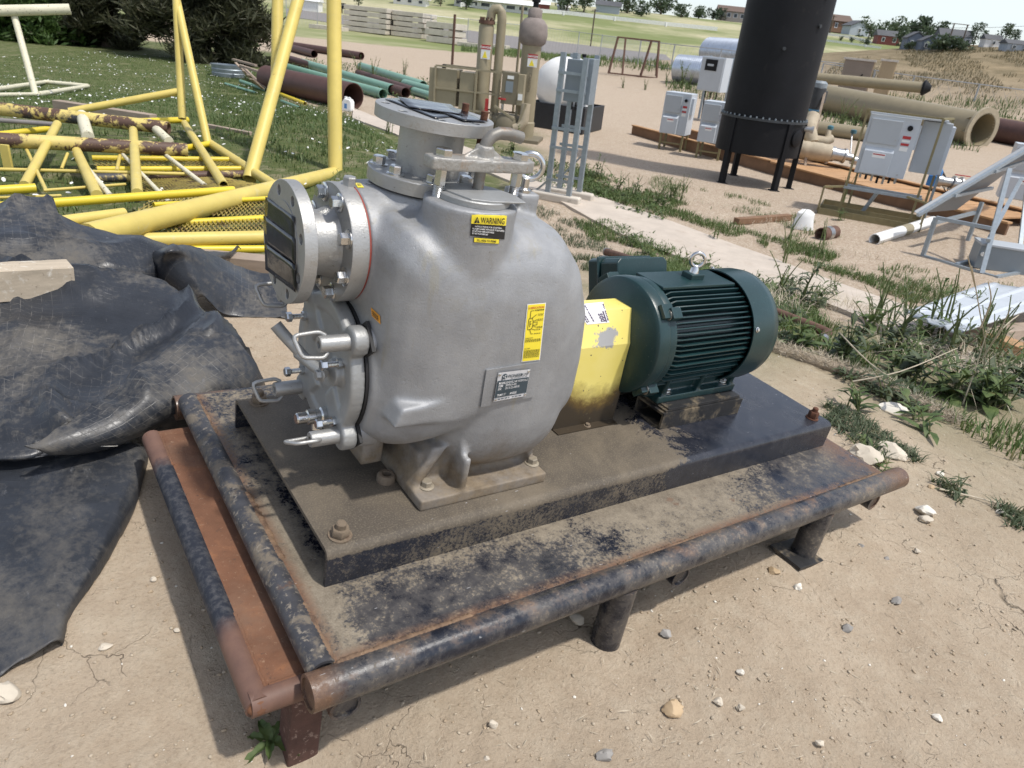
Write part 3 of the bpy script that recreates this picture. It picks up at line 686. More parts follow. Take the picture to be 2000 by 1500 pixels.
    def bil(c,u,v): return ((c[0][0]*(1-u)+c[1][0]*u)*(1-v)+(c[3][0]*(1-u)+c[2][0]*u)*v, (c[0][1]*(1-u)+c[1][1]*u)*(1-v)+(c[3][1]*(1-u)+c[2][1]*u)*v)
    def sheet(name,c,mat,off,par,nu=24,nv=20,u0=0,u1=1,v0=0,v1=1):
        vs=[hit(*bil(c,u0+(u1-u0)*i/nu,v0+(v1-v0)*j/nv),off) for j in range(nv+1) for i in range(nu+1)]
        fs=[(j*(nu+1)+i,j*(nu+1)+i+1,(j+1)*(nu+1)+i+1,(j+1)*(nu+1)+i) for j in range(nv) for i in range(nu)]
        b=MB(); b.add(vs,fs); return b.build(name,mat,par,60)
    def words(c,body,mat,off,par,u,v,h,asp,align='LEFT',bold=True,xs=1.,shear=0,name='lettering'):
        vs,fs=text_mesh(body,h,align,bold,shear,xs); b=MB()
        b.add([hit(*bil(c,u+x/asp,v-y),off) for (x,y,_) in vs],fs); return b.build(name,mat,par,0)
    def lines(c,mat,off,par,us,vs_,hh,name='small_print',seed=1):
        """rows of print too small to read: strokes of word length"""
        rd=random.Random(seed); b=MB()
        for v in vs_:
            u=us[0]
            while u<us[1]-.02:
                wd=rd.uniform(.035,.11); e=min(u+wd,us[1])
                b.add([hit(*bil(c,a,q),off) for (a,q) in ((u,v),(e,v),(e,v+hh),(u,v+hh))],[(0,1,2,3)]); u=e+.028
        return b.build(name,mat,par,0)
    def pad(c):
        nu,nv=14,10; vs=[];fs=[]
        for j in range(nv+1):
            for i in range(nu+1):
                edge=i in (0,nu) or j in (0,nv); u=min(max((i-1)/(nu-2),0),1); v=min(max((j-1)/(nv-2),0),1); vs.append(hit(*bil(c,u,v),-.004 if edge else .0030))
        for j in range(nv):
            for i in range(nu): fs.append((j*(nu+1)+i,j*(nu+1)+i+1,(j+1)*(nu+1)+i+1,(j+1)*(nu+1)+i))
        b=MB(); b.add(vs,fs); return b.build('plate_pad',A,t,30)
    W1=[(921.5,411.5),(989.5,414),(985,471),(917.5,451)]
    W1=[(921.5,419),(989,421),(984.5,467.5),(918,460)]
    st=sheet('warning_sticker',W1,MAT['blk_st'],.0008,t); yl=sheet('yellow_band',W1,MAT['yel_st'],.0013,st,v1=.42)
    words(W1,'WARNING',MAT['blk_st'],.0034,st,.255,.355,.36,1.55,bold=True,xs=.60)
    tri=MB(); tri.add([hit(*bil(W1,u,v),.0034) for (u,v) in ((.065,.37),(.15,.08),(.235,.37))],[(0,1,2)]); tri.build('triangle_mark',MAT['blk_st'],st,0)
    tri=MB(); tri.add([hit(*bil(W1,u,v),.0040) for (u,v) in ((.142,.17),(.158,.17),(.154,.29),(.146,.29))],[(0,1,2,3)]); tri.add([hit(*bil(W1,u,v),.0040) for (u,v) in ((.144,.31),(.156,.31),(.156,.345),(.144,.345))],[(0,1,2,3)]); tri.build('exclamation_mark',MAT['yel_st'],st,0)
    words(W1,'INSTRUCTIONS FOR STARTING',MAT['wht_st'],.0015,st,.5,.57,.10,1.55,'CENTER',True,.85)
    for i,s in enumerate(('FILL PUMP CHAMBER WITH LIQUID TO BE PUMPED','DO NOT RUN PUMP BACKWARDS','DO NOT RUN PUMP DRY')): words(W1,s,MAT['wht_st'],.0015,st,.05,.68+.11*i,.10,1.55,'LEFT',True,.62)
    W2=[(925,463),(975,466.5),(974,476.5),(924.5,473)]
    st=sheet('prime_sticker',W2,MAT['blk_st'],.0008,t,20,8); sheet('yellow_band',W2,MAT['yel_st'],.0013,st,20,8,.02,.98,.08,.92); words(W2,'FILL HERE TO PRIME',MAT['blk_st'],.0019,st,.5,.72,.58,5.0,'CENTER',True,.72)
    W3=[(1029.5,594),(1066,591),(1054,703),(1018,707)]
    st=sheet('lubrication_sticker',W3,MAT['wht_st'],.0008,t,16,36); sheet('yellow_band',W3,MAT['yel_st'],.0013,st,16,36,.04,.96,.012,.988)
    words(W3,'LUBRICATION',MAT['red_st'],.0019,st,.5,.085,.052,.32,'CENTER',True,.8)
    dg=MB()
    def ln(u0,v0,u1,v1,w=.012):
        du,dv=u1-u0,(v1-v0)*3.1; L=math.hypot(du,dv) or 1; nx,ny=-dv/L*w,du/L*w/3.1
        dg.add([hit(*bil(W3,a,q),.0019) for (a,q) in ((u0+nx,v0+ny),(u1+nx,v1+ny),(u1-nx,v1-ny),(u0-nx,v0-ny))],[(0,1,2,3)])
    for q in ((.16,.25,.34,.25),(.34,.25,.40,.30),(.40,.30,.40,.40),(.40,.40,.30,.44),(.30,.44,.14,.44),(.14,.44,.16,.25),(.40,.32,.62,.32),(.40,.37,.62,.37),(.62,.32,.62,.37),(.22,.25,.22,.12),(.22,.12,.40,.115),(.30,.25,.55,.19),(.42,.30,.60,.28),(.40,.38,.60,.41),(.30,.43,.50,.45),(.25,.44,.35,.52),(.35,.52,.45,.52),(.20,.30,.30,.30),(.22,.36,.32,.34),(.24,.40,.24,.30)): ln(*q)
    dg.build('diagram',MAT['blk_st'],st,0)
    lines(W3,MAT['blk_st'],.0019,st,(.45,.92),(.105,.112),.010,seed=3); lines(W3,MAT['blk_st'],.0019,st,(.62,.92),(.18,.20,.27,.29,.40,.42),.009,seed=4); lines(W3,MAT['blk_st'],.0019,st,(.50,.85),(.45,.515),.010,seed=5)
    words(W3,'BEARING CAVITY',MAT['blk_st'],.0019,st,.08,.60,.024,.32,'LEFT',True,.7); lines(W3,MAT['blk_st'],.0019,st,(.08,.90),(.615,.632,.649),.009,seed=6)
    words(W3,'SEAL CAVITY',MAT['blk_st'],.0019,st,.08,.78,.024,.32,'LEFT',True,.7); lines(W3,MAT['blk_st'],.0019,st,(.08,.90),(.80,.816,.832,.848,.865,.882,.90,.92),.009,seed=7)
    W4=[(725,600),(743,617),(744,633.5),(727,617)]
    st=sheet('small_yellow_sticker',W4,MAT['orange_st'],.0010,t,4,4); lines(W4,MAT['blk_st'],.0022,st,(.15,.85),(.22,.45,.66),.14,seed=8)
    W5=[(693,358),(704,358),(711,367),(699,367)]
    st=sheet('small_top_sticker',W5,MAT['yel_st'],.0010,t,4,4); lines(W5,MAT['blk_st'],.0022,st,(.2,.8),(.3,.55),.12,seed=9)
    # raised pad and name plate
    PD=[(949,722),(1053,706),(1041,774),(937.5,794)]
    pad(PD)
    W6=[(971,725.5),(1033,718.5),(1024,771),(961,782)]
    st=sheet('name_plate',W6,MAT['plate'],.0056,t); sheet('printed_panel',W6,MAT['teal_pl'],.0062,st,24,20,.012,.99,.29,.87)
    words(W6,'PIONEER',MAT['teal_pl'],.0064,st,.31,.215,.145,1.02,'LEFT',True,.80,.25); words(W6,'PUMP',MAT['teal_pl'],.0064,st,.715,.215,.135,1.02,'LEFT',False,.72,.25)
    lg=MB(); vs=[hit(*bil(W6,.215+.082*cos(a),.155+.095*sin(a)),.0064) for a in np.linspace(0,2*pi,24,endpoint=False)]; lg.add(vs,[tuple(range(24))]); lg.add([hit(*bil(W6,u,v),.0064) for (u,v) in ((.133,.15),(.16,.15),(.16,.29),(.133,.29))],[(0,1,2,3)]); lo=lg.build('emblem',MAT['teal_pl'],st,0)
    im=MB()
    for q in range(3):
        a=q*2*pi/3+.4; pts=[]
        for s in range(7): r=.012+.050*s/6; pts.append((.215+r*cos(a+s*.16),.155+1.16*r*sin(a+s*.16)))
        for s in range(6):
            (u0,v0),(u1,v1)=pts[s],pts[s+1]; du,dv=u1-u0,v1-v0; L=math.hypot(du,dv); nx,ny=-dv/L*.009,du/L*.009
            im.add([hit(*bil(W6,x,y),.0068) for (x,y) in ((u0+nx,v0+ny),(u1+nx,v1+ny),(u1-nx,v1-ny),(u0-nx,v0-ny))],[(0,1,2,3)])
    im.build('impeller_mark',MAT['wht_st'],st,0); lines(W6,MAT['teal_pl'],.0064,st,(.42,.92),(.245,),.012,seed=11)
    for (v,k,s) in ((.41,'MODEL:','SE4D93L2-40 W/SPOOLS'),(.51,'ITEM:','SPMP014-001'),(.61,'S/N:','20115-22-00007E'),(.82,'TRIM:','9.75"')):
        words(W6,k,MAT['wht_st'],.0066,st,.06,v,.105,1.02,'LEFT',True,.62,.15); words(W6,s,MAT['wht_st'],.0066,st,.285 if v<.7 else .22,v,.115,1.02,'LEFT',False,.56)
    words(W6,'ANGLE:',MAT['wht_st'],.0066,st,.46,.82,.105,1.02,'LEFT',True,.62,.15); lines(W6,MAT['teal_pl'],.0066,st,(.12,.48),(.92,),.03,seed=12); lines(W6,MAT['teal_pl'],.0066,st,(.56,.86),(.92,),.03,seed=13)
    for (u,v) in ((.05,.07),(.95,.07),(.05,.93),(.95,.93)):
        p=hit(*bil(W6,u,v),.0055); rvt=MB(); m,_=frame(p,p+Vector((0,-.004,0))); rvt.lathe([(.0032,0),(.0028,.0018),(.0012,.0026)],m,10); rvt.build('rivet',IN,st,40)
pump()
# ================================================================ COUPLING GUARD
def guard():
    t=thing('coupling_guard','scuffed yellow sheet-metal guard over the coupling between pump and motor','guard',SKM)
    x0,x1=.722,.942; th=.003
    o=[(.239,0),(.239,.243),(.272,.332),(.338,.332),(.371,.243),(.371,0)]; i=[(.368,0),(.368,.242),(.336,.329),(.274,.329),(.242,.242),(.242,0)]
    part('guard_hood',MAT['guard'],t,lambda b:b.prism(o+i,x0,x1,'x'),20,.0012)
    for (a,c) in ((.214,.2395),(.3705,.396)): part('guard_flange',MAT['guard'],t,lambda b:b.box((x0,a,.0005),(x1-.005,c,.0035)),30)
    put('flange_bolt',hexbolt(.007,.006).mesh('flange_bolt',30),MAT['nut_dust'],t,T(.835,.227,.0035))
    sh=MB(); sh.cyl((.66,YS,.237),(.95,YS,.237),.021); sh.cyl((.78,YS,.237),(.88,YS,.237),.048,n=24); sh.build('coupling',MAT['thread'],t)
    # service sticker folded over the ridge
    C=[(1119,596),(1178,590),(1190,630),(1146,634)]
    def top(px,py,off):
        q=skray(px,py); 
        p=C_SK+q*((.332-C_SK[2])/q[2])
        if p[1]>=.272: return Vector((p[0],p[1],.332+off))
        n=np.array([0,-.089,.033]); n=np.array([0,-.938,.347]); k=(n@(np.array([0,.272,.332])-C_SK))/(n@q); p=C_SK+q*k+n*off; return Vector(p.tolist())
    def bil(u,v): return ((C[0][0]*(1-u)+C[1][0]*u)*(1-v)+(C[3][0]*(1-u)+C[2][0]*u)*v,(C[0][1]*(1-u)+C[1][1]*u)*(1-v)+(C[3][1]*(1-u)+C[2][1]*u)*v)
    vs=[top(*bil(i/12,j/16),.0008) for j in range(17) for i in range(13)]; b=MB(); b.add(vs,[(j*13+i,j*13+i+1,(j+1)*13+i+1,(j+1)*13+i) for j in range(16) for i in range(12)]); st=b.build('service_sticker',MAT['wht_st'],t,60)
    def words(body,mat,u,v,h,xs=1,turn=True,bold=True):
        vs,fs=text_mesh(body,1,'LEFT',bold,0,xs); b=MB()
        b.add([top(*bil(u+y*h,v-x*h*1.2),.0016) for (x,y,_) in vs],fs); b.build('lettering',mat,st,0)
    # reads up the slope, as the photograph shows it
    vs,fs=text_mesh('pps',1,'LEFT',True); b=MB(); b.add([top(*bil(.82-y*.34,.93-x*.30),.0016) for (x,y,_) in vs],fs); b.build('lettering',MAT['purple_st'],st,0)
    b=MB(); b.add([top(*bil(u,v),.0016) for (u,v) in ((.86,.95),(.90,.95),(.90,.42),(.86,.42))],[(0,1,2,3)]); b.build('rule',MAT['purple_st'],st,0)
    rd=random.Random(4); b=MB(); b2=MB()
    for (bb,u) in ((b,.36),(b,.97),(b,.08),(b,.16)):
        v=.10
        while v<.85:
            e=v+rd.uniform(.04,.12); bb.add([top(*bil(uu,vv),.0016) for (uu,vv) in ((u-.02,v),(u+.02,v),(u+.02,e),(u-.02,e))],[(0,1,2,3)]); v=e+.03
    b.build('small_print',MAT['purple_st'],st,0)
    vs,fs=text_mesh('RENTALS',1,'LEFT',True); b2.add([top(*bil(.30+y*.13,.46-x*.11),.0016) for (x,y,_) in vs],fs) if 0 else None
guard()
# ================================================================ ELECTRIC MOTOR
def motor():
    t=thing('electric_motor','dark teal finned electric motor with round fan cowl and lifting eye','motor',SKM)
    G=MAT['motor']; zc=.237; mo=T(0,YS,zc)@SX
    # drive-end bell with flat cut bosses
    b=MB(); b.lathe([(.040,.915),(.060,.922),(.150,.930),(.160,.936),(.163,.945),(.163,.972),(.158,.978)],mo,64)
    for a in (45,135,225,315): 
        mm=T(0,YS,zc)@Matrix.Rotation(radians(a),4,'X'); b.box((.945,.135,-.020),(.985,.176,.020),mm)
    b.build('drive_end_bell',G,t,35,.002)
    b=MB(); b.lathe([(.130,.975),(.130,1.32)],mo,64); b.lathe([(.158,.972),(.160,.976),(.160,1.000),(.150,1.004)],mo,64); b.build('frame',G,t,35)
    # cooling fins: upright combs on top and bottom, level combs on the sides
    k=0
    for i in range(64):
        a=2*pi*i/64; 
        if abs(math.sin(a)+1)<.035: continue
        if 1.05<a<1.95 and a>1.30 and a<1.84: continue
        if abs(a-math.radians(42))<.0: continue
        L=.160-.004*(i%2); c,s=cos(a),sin(a); mm=T(0,YS,zc)@Matrix.Rotation(a,4,'X')
        f=MB(); vs=[(1.000,.126,-.0036),(1.318,.126,-.0036),(1.318,L,-.0020),(1.026,L,-.0020),(1.000,.144,-.0024),(1.000,.126,.0036),(1.318,.126,.0036),(1.318,L,.0020),(1.026,L,.0020),(1.000,.144,.0024)]
        f.add(vs,[(0,1,2,3,4),(9,8,7,6,5),(0,5,6,1),(1,6,7,2),(2,7,8,3),(3,8,9,4),(4,9,5,0)],mm); f.build('fin',G,t,30,.0008)
    # fan cowl
    b=MB(); b.ring([(.170,1.312),(.172,1.400),(.168,1.430),(.150,1.452),(.02,1.456),(.02,1.452),(.147,1.448),(.164,1.428),(.168,1.40),(.1665,1.312)],mo,72); cw=b.build('fan_cowl',G,t,35)
    for a in (70,160,250,340,300,20): put('cowl_screw',hexbolt(.0055,.004).mesh('cowl_screw',30),MAT['inox'],cw,T(0,YS,zc)@Matrix.Rotation(radians(a),4,'X')@T(1.325,.1715,0)@Matrix.Rotation(-pi/2,4,'X'))
    MB().lathe([(.128,1.318),(.150,1.3185),(.150,1.325),(.05,1.328)],mo,48).build('inner_bell',MAT['rubber'],t,35)
    for a in (42,138,222,318):
        c,s=cos(radians(a)),sin(radians(a)); lug=part('bell_lug',G,t,lambda b:b.box((.968,.146,-.016),(1.004,.184,.016),T(0,YS,zc)@Matrix.Rotation(radians(a),4,'X')),30,.003)
        put('bell_bolt',hexbolt(.0105,.009).mesh('bell_bolt',30),MAT['thread'],lug,T(.968,YS+.166*c,zc+.166*s)@SX@Matrix.Rotation(pi,4,'X'))
    part('nameplate_rail',G,t,lambda b:b.box((1.00,-.055,.150),(1.30,.055,.160),T(0,YS,zc)),30,.003)
    part('eye_boss',G,t,lambda b:b.box((1.145,-.020,.155),(1.200,.020,.176),T(0,YS,zc)),30,.003)
    ey=MB(); c=Vector((1.172,YS,zc+.213)); ey.tube([c+Vector((.020*cos(a)*.85,-.020*cos(a)*.5,.020*sin(a))) for a in np.linspace(0,2*pi,24,endpoint=False)],.0055,10,True); ey.lathe([(.014,.176),(.012,.186),(.007,.196)],T(1.172,YS,zc),14); ey.build('lifting_eye',MAT['inox'],t,50)
    # feet
    for s in (-1,1):
        y0=YS+s*.060
        f=MB(); f.box((1.045,min(y0,y0+s*.055)-.003,.0635),(1.385,max(y0,y0+s*.055)+.003,.0855)); 
        f.prism([(YS+s*.06,.08),(YS+s*.09,.08),(YS+s*.105,.15),(YS+s*.06,.15)],1.06,1.37,'x')
        for xx in (1.062,1.21,1.362): f.prism([(YS+s*.06,.08),(YS+s*.112,.083),(YS+s*.125,.155),(YS+s*.06,.16)],xx,xx+.014,'x')
        fm=fused(f,.004,3,'foot'); fm.materials.append(G); fo=put('foot',fm,None,t)
        for xx in (1.095,1.345): put('foot_bolt',hexbolt(.0115,.011).mesh('foot_bolt',30),MAT['inox'],fo,T(xx,y0+s*.036,.0855))
    # terminal box behind the shoulder
    b=MB(); mj=T(1.135,YS+.180,.318)@Matrix.Rotation(radians(-22),4,'X')
    b.prism([(-.095,-.06),(.095,-.06),(.105,-.05),(.105,.055),(.09,.068),(-.09,.068),(-.105,.055),(-.105,-.05)],-.04,.035,'y',mj); jb=b.build('terminal_box',G,t,30,.005)
    b=MB(); b.box((-.112,.035,-.066),(.112,.044,.074),mj); b.prism([(-.10,-.058),(.10,-.058),(.10,.062),(.085,.07),(-.085,.07),(-.10,.062)],.044,.095,'y',mj); b.build('terminal_lid',G,jb,30,.005)
    part('shaft',MAT['thread'],t,lambda b:b.cyl((.86,YS,zc),(.925,YS,zc),.021))
motor()
# ================================================================ PLACING HELPERS
def pd(px,py,d): return CW+ray(px,py)*d                       # point on that line of sight at camera depth d
def spot(px,py,yaw=0,h=0):
    """upright local frame on the ground: x to the right, y away, z up; also metres per pixel"""
    G=gp(px,py); k=mpp(G); a=math.atan2(RT[1],RT[0])+yaw
    m=T(G[0],G[1],G[2]+h)@rotz(a); return m,k,G
def conf(name,label,cat,px,py,yaw=0,group=None,h=0):
    m,k,G=spot(px,py,yaw,h); return thing(name,label,cat,m,group),k,G
def ribbon(name,left,right,mat,lift,depth,kind='structure',seg=60,names=None):
    """ground strip between two world lines"""
    b=MB(); n=seg; L=[];Rr=[]
    for i in range(n+1):
        f=i/n
        def ip(line):
            s=f*(len(line)-1); j=min(int(s),len(line)-2); q=s-j; return line[j]*(1-q)+line[j+1]*q
        a=ip(left); c=ip(right)
        L.append((a[0],a[1],float(gh(a[0],a[1]))+lift)); Rr.append((c[0],c[1],float(gh(c[0],c[1]))+lift))
    vs=L+Rr+[(x,y,z-depth) for x,y,z in L]+[(x,y,z-depth) for x,y,z in Rr]; N=n+1; fs=[]
    for i in range(n):
        fs+=[(i,i+1,N+i+1,N+i),(2*N+i+1,2*N+i,i,i+1)[::-1],(N+i,N+i+1,3*N+i+1,3*N+i)]
    fs+=[(0,N,3*N,2*N),(n,2*N+n,3*N+n,N+n)]
    b.add(vs,fs); return b.build(name,mat,None,30,kind=kind)
MAT['concrete']=pm('pale concrete',(.50,.435,.365),.9,0,.10,3,.35,60,[(30,.58,.72,(.38,.32,.26)),(4,.55,.75,(.42,.35,.28))],world=True)
MAT['asphalt']=pm('road grey',(.20,.185,.175),.9,0,.12,2,world=True)
e1=[gp(690,213),gp(1100,362),gp(1500,505),gp(1780,606),gp(2080,716)]; e2=[gp(688,233),gp(1090,395),gp(1500,562),gp(1780,677),gp(2080,800)]
ribbon('concrete_path',e1,e2,MAT['concrete'],.035,.2)
ribbon('road',[gp(560,17),gp(900,58),gp(1100,84),gp(1300,107),gp(1420,119)],[gp(560,33),gp(900,80),gp(1100,108),gp(1300,135),gp(1420,149)],MAT['asphalt'],.05,.3)
# ================================================================ PLANT PIECES
def leaf_mat(name,c1,c2,c3=None,rough=.55):
    m=NT(name); oi=m.n('ObjectInfo').outputs['Random']; co=m.co(True)
    n=m.noise(23,co,3,.6); c=m.mix(m.ramp(n,.35,.65),c1,c2)
    if c3: c=m.mix(m.ramp(m.noise(7.3,co,3,.6),.60,.68),c,c3)
    m.p.inputs['Subsurface Weight'].default_value=0
    m.out(c,rough,0,.35)
    tr=m.n('BsdfTranslucent',Color=c); ms=m.n('MixShader',Fac=.25,i1=m.p.outputs[0],i2=tr.outputs[0]); m.t.links.new(ms.outputs[0],m.t.nodes['Material Output'].inputs[0]); return m.m
LEAF=leaf_mat('weed leaf',(.060,.100,.030),(.120,.165,.055),(.20,.19,.075)); LEAF2=leaf_mat('dusty leaf',(.055,.080,.040),(.11,.135,.070),(.20,.19,.10))
GRASSM=leaf_mat('grass blade',(.065,.115,.028),(.135,.185,.058),(.27,.25,.13)); STEM=pm('green stem',(.12,.15,.05),.7); STRAW=pm('dry stalk',(.46,.40,.30),.8,0,.2,20); PINE=leaf_mat('dark needles',(.036,.042,.020),(.080,.082,.042),(.125,.108,.066)); JUN=leaf_mat('juniper green',(.035,.075,.016),(.075,.125,.03))
TREEG=leaf_mat('tree green',(.055,.085,.048),(.095,.130,.068),(.14,.175,.08)); BARK=pm('bark',(.10,.075,.055),.9,0,.3,8,.4,30)
def arrays(name,vs,fs,mat,parent=None,**kw):
    me=bpy.data.meshes.new(name); vs=np.asarray(vs,float).reshape(-1,3); me.vertices.add(len(vs)); me.vertices.foreach_set('co',vs.reshape(-1))
    fs=np.asarray(fs,int); n,k=fs.shape; me.loops.add(n*k); me.loops.foreach_set('vertex_index',fs.reshape(-1)); me.polygons.add(n); me.polygons.foreach_set('loop_start',np.arange(0,n*k,k)); me.polygons.foreach_set('loop_total',np.full(n,k)); me.update(calc_edges=True)
    return put(name,me,mat,parent,**kw)
def blades(P,h,wd,lean,rg,curve=.5):
    """n bent grass blades at P: arrays of 5 vertices, quad + triangle as two quads folded"""
    n=len(P); az=rg.uniform(0,2*pi,n); d=np.stack([np.cos(az),np.sin(az),0*az],1); s=np.stack([-np.sin(az),np.cos(az),0*az],1)
    h=h*rg.uniform(.5,1.3,n)[:,None]; wd=wd*rg.uniform(.6,1.3,n)[:,None]; ln=lean*rg.uniform(.2,1.5,n)[:,None]; z=np.array([[0,0,1.]])
    a=P-s*wd/2; b=P+s*wd/2; m=P+z*h*.6+d*ln*h*.35; c=m-s*wd*.4; e=m+s*wd*.4; t=P+z*h*(1-.25*ln)+d*ln*h
    t2=t+s*wd*.08
    V=np.stack([a,b,e,c,t2,t],1).reshape(-1,3); i=np.arange(n)[:,None]*6
    F=np.concatenate([i+np.array([[0,1,2,3]]),i+np.array([[3,2,4,5]])]); return V,F
def leaves(P,size,rg,up=.3,asp=.45):
    """folded leaf quads spread at P with random turn"""
    n=len(P); d=rg.normal(size=(n,3)); d[:,2]=np.abs(d[:,2])*up; d/=np.linalg.norm(d,axis=1)[:,None]+1e-9
    u=rg.normal(size=(n,3)); s=np.cross(d,u); s/=np.linalg.norm(s,axis=1)[:,None]+1e-9
    L=size*rg.uniform(.6,1.4,n)[:,None]; w_=L*asp*rg.uniform(.7,1.2,n)[:,None]; nn=np.cross(s,d)
    a=P; b=P+d*L*.5+s*w_*.5+nn*w_*.1; c=P+d*L; e=P+d*L*.5-s*w_*.5+nn*w_*.1
    V=np.stack([a,b,c,e],1).reshape(-1,3); F=np.arange(n)[:,None]*4+np.array([[0,1,2,3]]); return V,F
def on_ground(x,y): return np.stack([x,y,gh(x,y)],1)
def nearp(n,poly_px,rg):
    """n random ground points inside a picture-space outline, spread evenly over the ground"""
    G=np.array([gp(*p)[:2] for p in poly_px]); lo,hi=G.min(0),G.max(0); out=[]; tot=0
    while tot<n:
        q=rg.uniform(lo,hi,(n*2,2)); ins=np.zeros(len(q),bool); j=len(G)-1
        for i in range(len(G)):
            xi,yi=G[i]; xj,yj=G[j]; c=((yi>q[:,1])!=(yj>q[:,1]))&(q[:,0]<(xj-xi)*(q[:,1]-yi)/(yj-yi+1e-12)+xi); ins^=c; j=i
        q=q[ins]; out.append(q); tot+=len(q)
        if tot==0 and len(out)>20: break
    return np.concatenate(out)[:n]
def clump(P,s,o=0): return np.array([mnoise.noise(Vector((a*s+o,b*s,o))) for a,b in P])
# ================================================================ LOOSE THINGS TO THE LEFT
YEL=pm('faded yellow paint',(.60,.475,.125),.5,0,.10,4,.08,80,[(9,.60,.68,(.56,.48,.21)),(26,.66,.72,(.22,.12,.05)),(60,.70,.74,(.07,.05,.035))],world=True)
YEL2=pm('bright yellow paint',(.66,.51,.035),.42,0,.08,4,.05,80,[(26,.70,.75,(.16,.09,.04))],world=True)
YELR=pm('yellow paint over rust',(.60,.47,.15),.6,0,.15,5,.2,60,[(2.6,.47,.50,(.095,.052,.036)),(1.7,.56,.60,(.045,.045,.05)),(34,.60,.64,(.50,.36,.13)),(60,.64,.68,(.10,.055,.035))],world=True)
CREAM=pm('cream paint flaking',(.66,.62,.46),.6,0,.08,5,.1,80,[(34,.60,.64,(.10,.07,.05))],world=True)
WOODO=pm('weathered wood',(.33,.26,.20),.85,0,.2,4,.3,40,stretch=(1,1,6),world=True)
def tpx(name,pts,thick,mat,parent,n=14,cap=True):
    """round bar through (px,py,height over ground or ('d',depth)) with picture thickness"""
    W=[]
    for p in pts:
        W.append(pd(p[0],p[1],p[2][1]) if isinstance(p[2],tuple) else gp(p[0],p[1],p[2]))
    r=thick*np.mean([mpp(q) for q in W])/2
    b=MB()
    if len(W)==2 and cap:
        m,L=frame(W[0],W[1]); b.ring([(r,0),(r,L),(r*.82,L),(r*.82,0)],m,n)
    else: b.tube([tuple(q) for q in W],r,n)
    return b.build(name,mat,parent,40), W, r
def yellow():
    # cage end standing up: posts, braces and chords welded together, with mesh treads
    t=thing('platform_frame','tall yellow pipe platform frame lying open with mesh treads beside the liner','pipe frame')
    B=gp(655,332); d0=dep(B)
    tpx('post',[(655,345,('d',d0)),(650,-260,('d',d0-.35))],28,YEL,t)
    tpx('chord',[(655,338,('d',d0)),(170,462,.16)],33,YEL,t)
    tpx('brace',[(487,350,.03),(612,-110,('d',d0+.1))],24,YEL,t)
    tpx('post',[(540,150,('d',d0+.15)),(545,-200,('d',d0+.1))],22,YEL,t)
    b5=gp(405,281,.05); d5=dep(b5)
    tpx('post',[(356,232,('d',d5+.2)),(338,-140,('d',d5+.1))],15,YEL,t); tpx('brace',[(407,284,('d',d5)),(330,-70,('d',d5+.2))],15,YEL,t)
    tpx('rail',[(352,178,('d',d5+.2)),(135,218,('d',d5-.1))],14,YEL,t)
    tpx('chord',[(404,276,.05),(535,362,.05)],17,YEL,t); tpx('chord',[(357,236,.10),(437,362,.06)],15,YEL,t)
    tpx('rail',[(250,238,.12),(366,234,.12)],12,YEL2,t); tpx('rail',[(300,300,.06),(415,280,.06)],12,YEL2,t)
    # mesh treads between flat bars
    MESH=pm('yellow mesh',(.42,.33,.09),.6,0,.2,8,0,60,[(10,.5,.62,(.12,.07,.035))],world=True)
    def tread(c,k):
        G=[gp(*p,.05) for p in c]; pt=thing_part('mesh_tread',t)
        b=MB(); nu,nv=30,7
        def q(u,v): return (G[0]*(1-u)+G[1]*u)*(1-v)+(G[3]*(1-u)+G[2]*u)*v
        for s in (1,-1):
            for i in range(-nv,nu+nv):
                u0,u1=i/nu,(i+s*4)/nu; v0,v1=0,1
                # clip the slanted strand to the panel
                if u0==u1: continue
                pts=[]
                for st in range(9):
                    f=st/8; u=u0+(u1-u0)*f
                    if 0<=u<=1: pts.append(tuple(q(u,f)+np.array([0,0,.004*s])))
                if len(pts)>1: b.tube(pts,.0035,4)
        o=b.build('mesh_tread',MESH,t,0,kind='stuff'); return o
    for i,c in enumerate(([(180,312),(468,314),(498,336),(190,334)],[(262,352),(430,346),(532,366),(300,392)],[(300,380),(540,392),(540,420),(260,420)],[(270,432),(540,428),(540,462),(255,466)])): tread(c,i)
    for (a,c,th) in (((180,309,.06),(468,312,.06),11),((190,331,.06),(482,330,.06),12),((185,348,.05),(500,340,.05),17),((300,400,.07),(545,386,.07),9),((140,448,.05),(560,424,.05),15),((250,470,.06),(560,462,.06),27),((240,488,.02),(560,486,.02),15)):
        tpx('tread_bar',[a,c],th,YELR if th==17 else YEL2 if th!=27 else YEL,t)
    part('support_block',WOODO,t,lambda b:b.box((-.35,-.05,-.02),(.35,.05,.05),spot(480,520,.05)[0]),30,.004)
    # truss of smaller tube on the ground
    t=thing('pipe_truss','low yellow tube truss with thin cross braces lying in the grass','truss')
    for pts,th,mt in (([(112,242,.24),(48,362,.06)],17,YEL),([(160,225,.24),(172,268,.20)],22,CREAM),([(292,240,.22),(330,276,.18)],17,CREAM),([(150,296,.14),(190,382,.04)],20,YEL),([(260,254,.2),(268,378,.05)],18,YEL),([(-30,330,.08),(370,340,.08)],7,YEL),([(85,372,.06),(245,360,.06)],6,YEL),([(50,288,.14),(90,372,.05)],7,YEL),([(132,300,.14),(120,330,.08)],6,YEL),([(145,298,.14),(215,382,.04)],10,CREAM),([(235,300,.12),(228,334,.08)],7,YEL),([(238,300,.12),(330,395,.04)],8,CREAM),([(322,302,.12),(400,362,.05)],9,CREAM),([(-20,387,.05),(120,382,.05)],6,YEL),([(-20,265,.12),(110,250,.14)],12,YEL2)): tpx('brace',pts,th,mt,t,10,False)
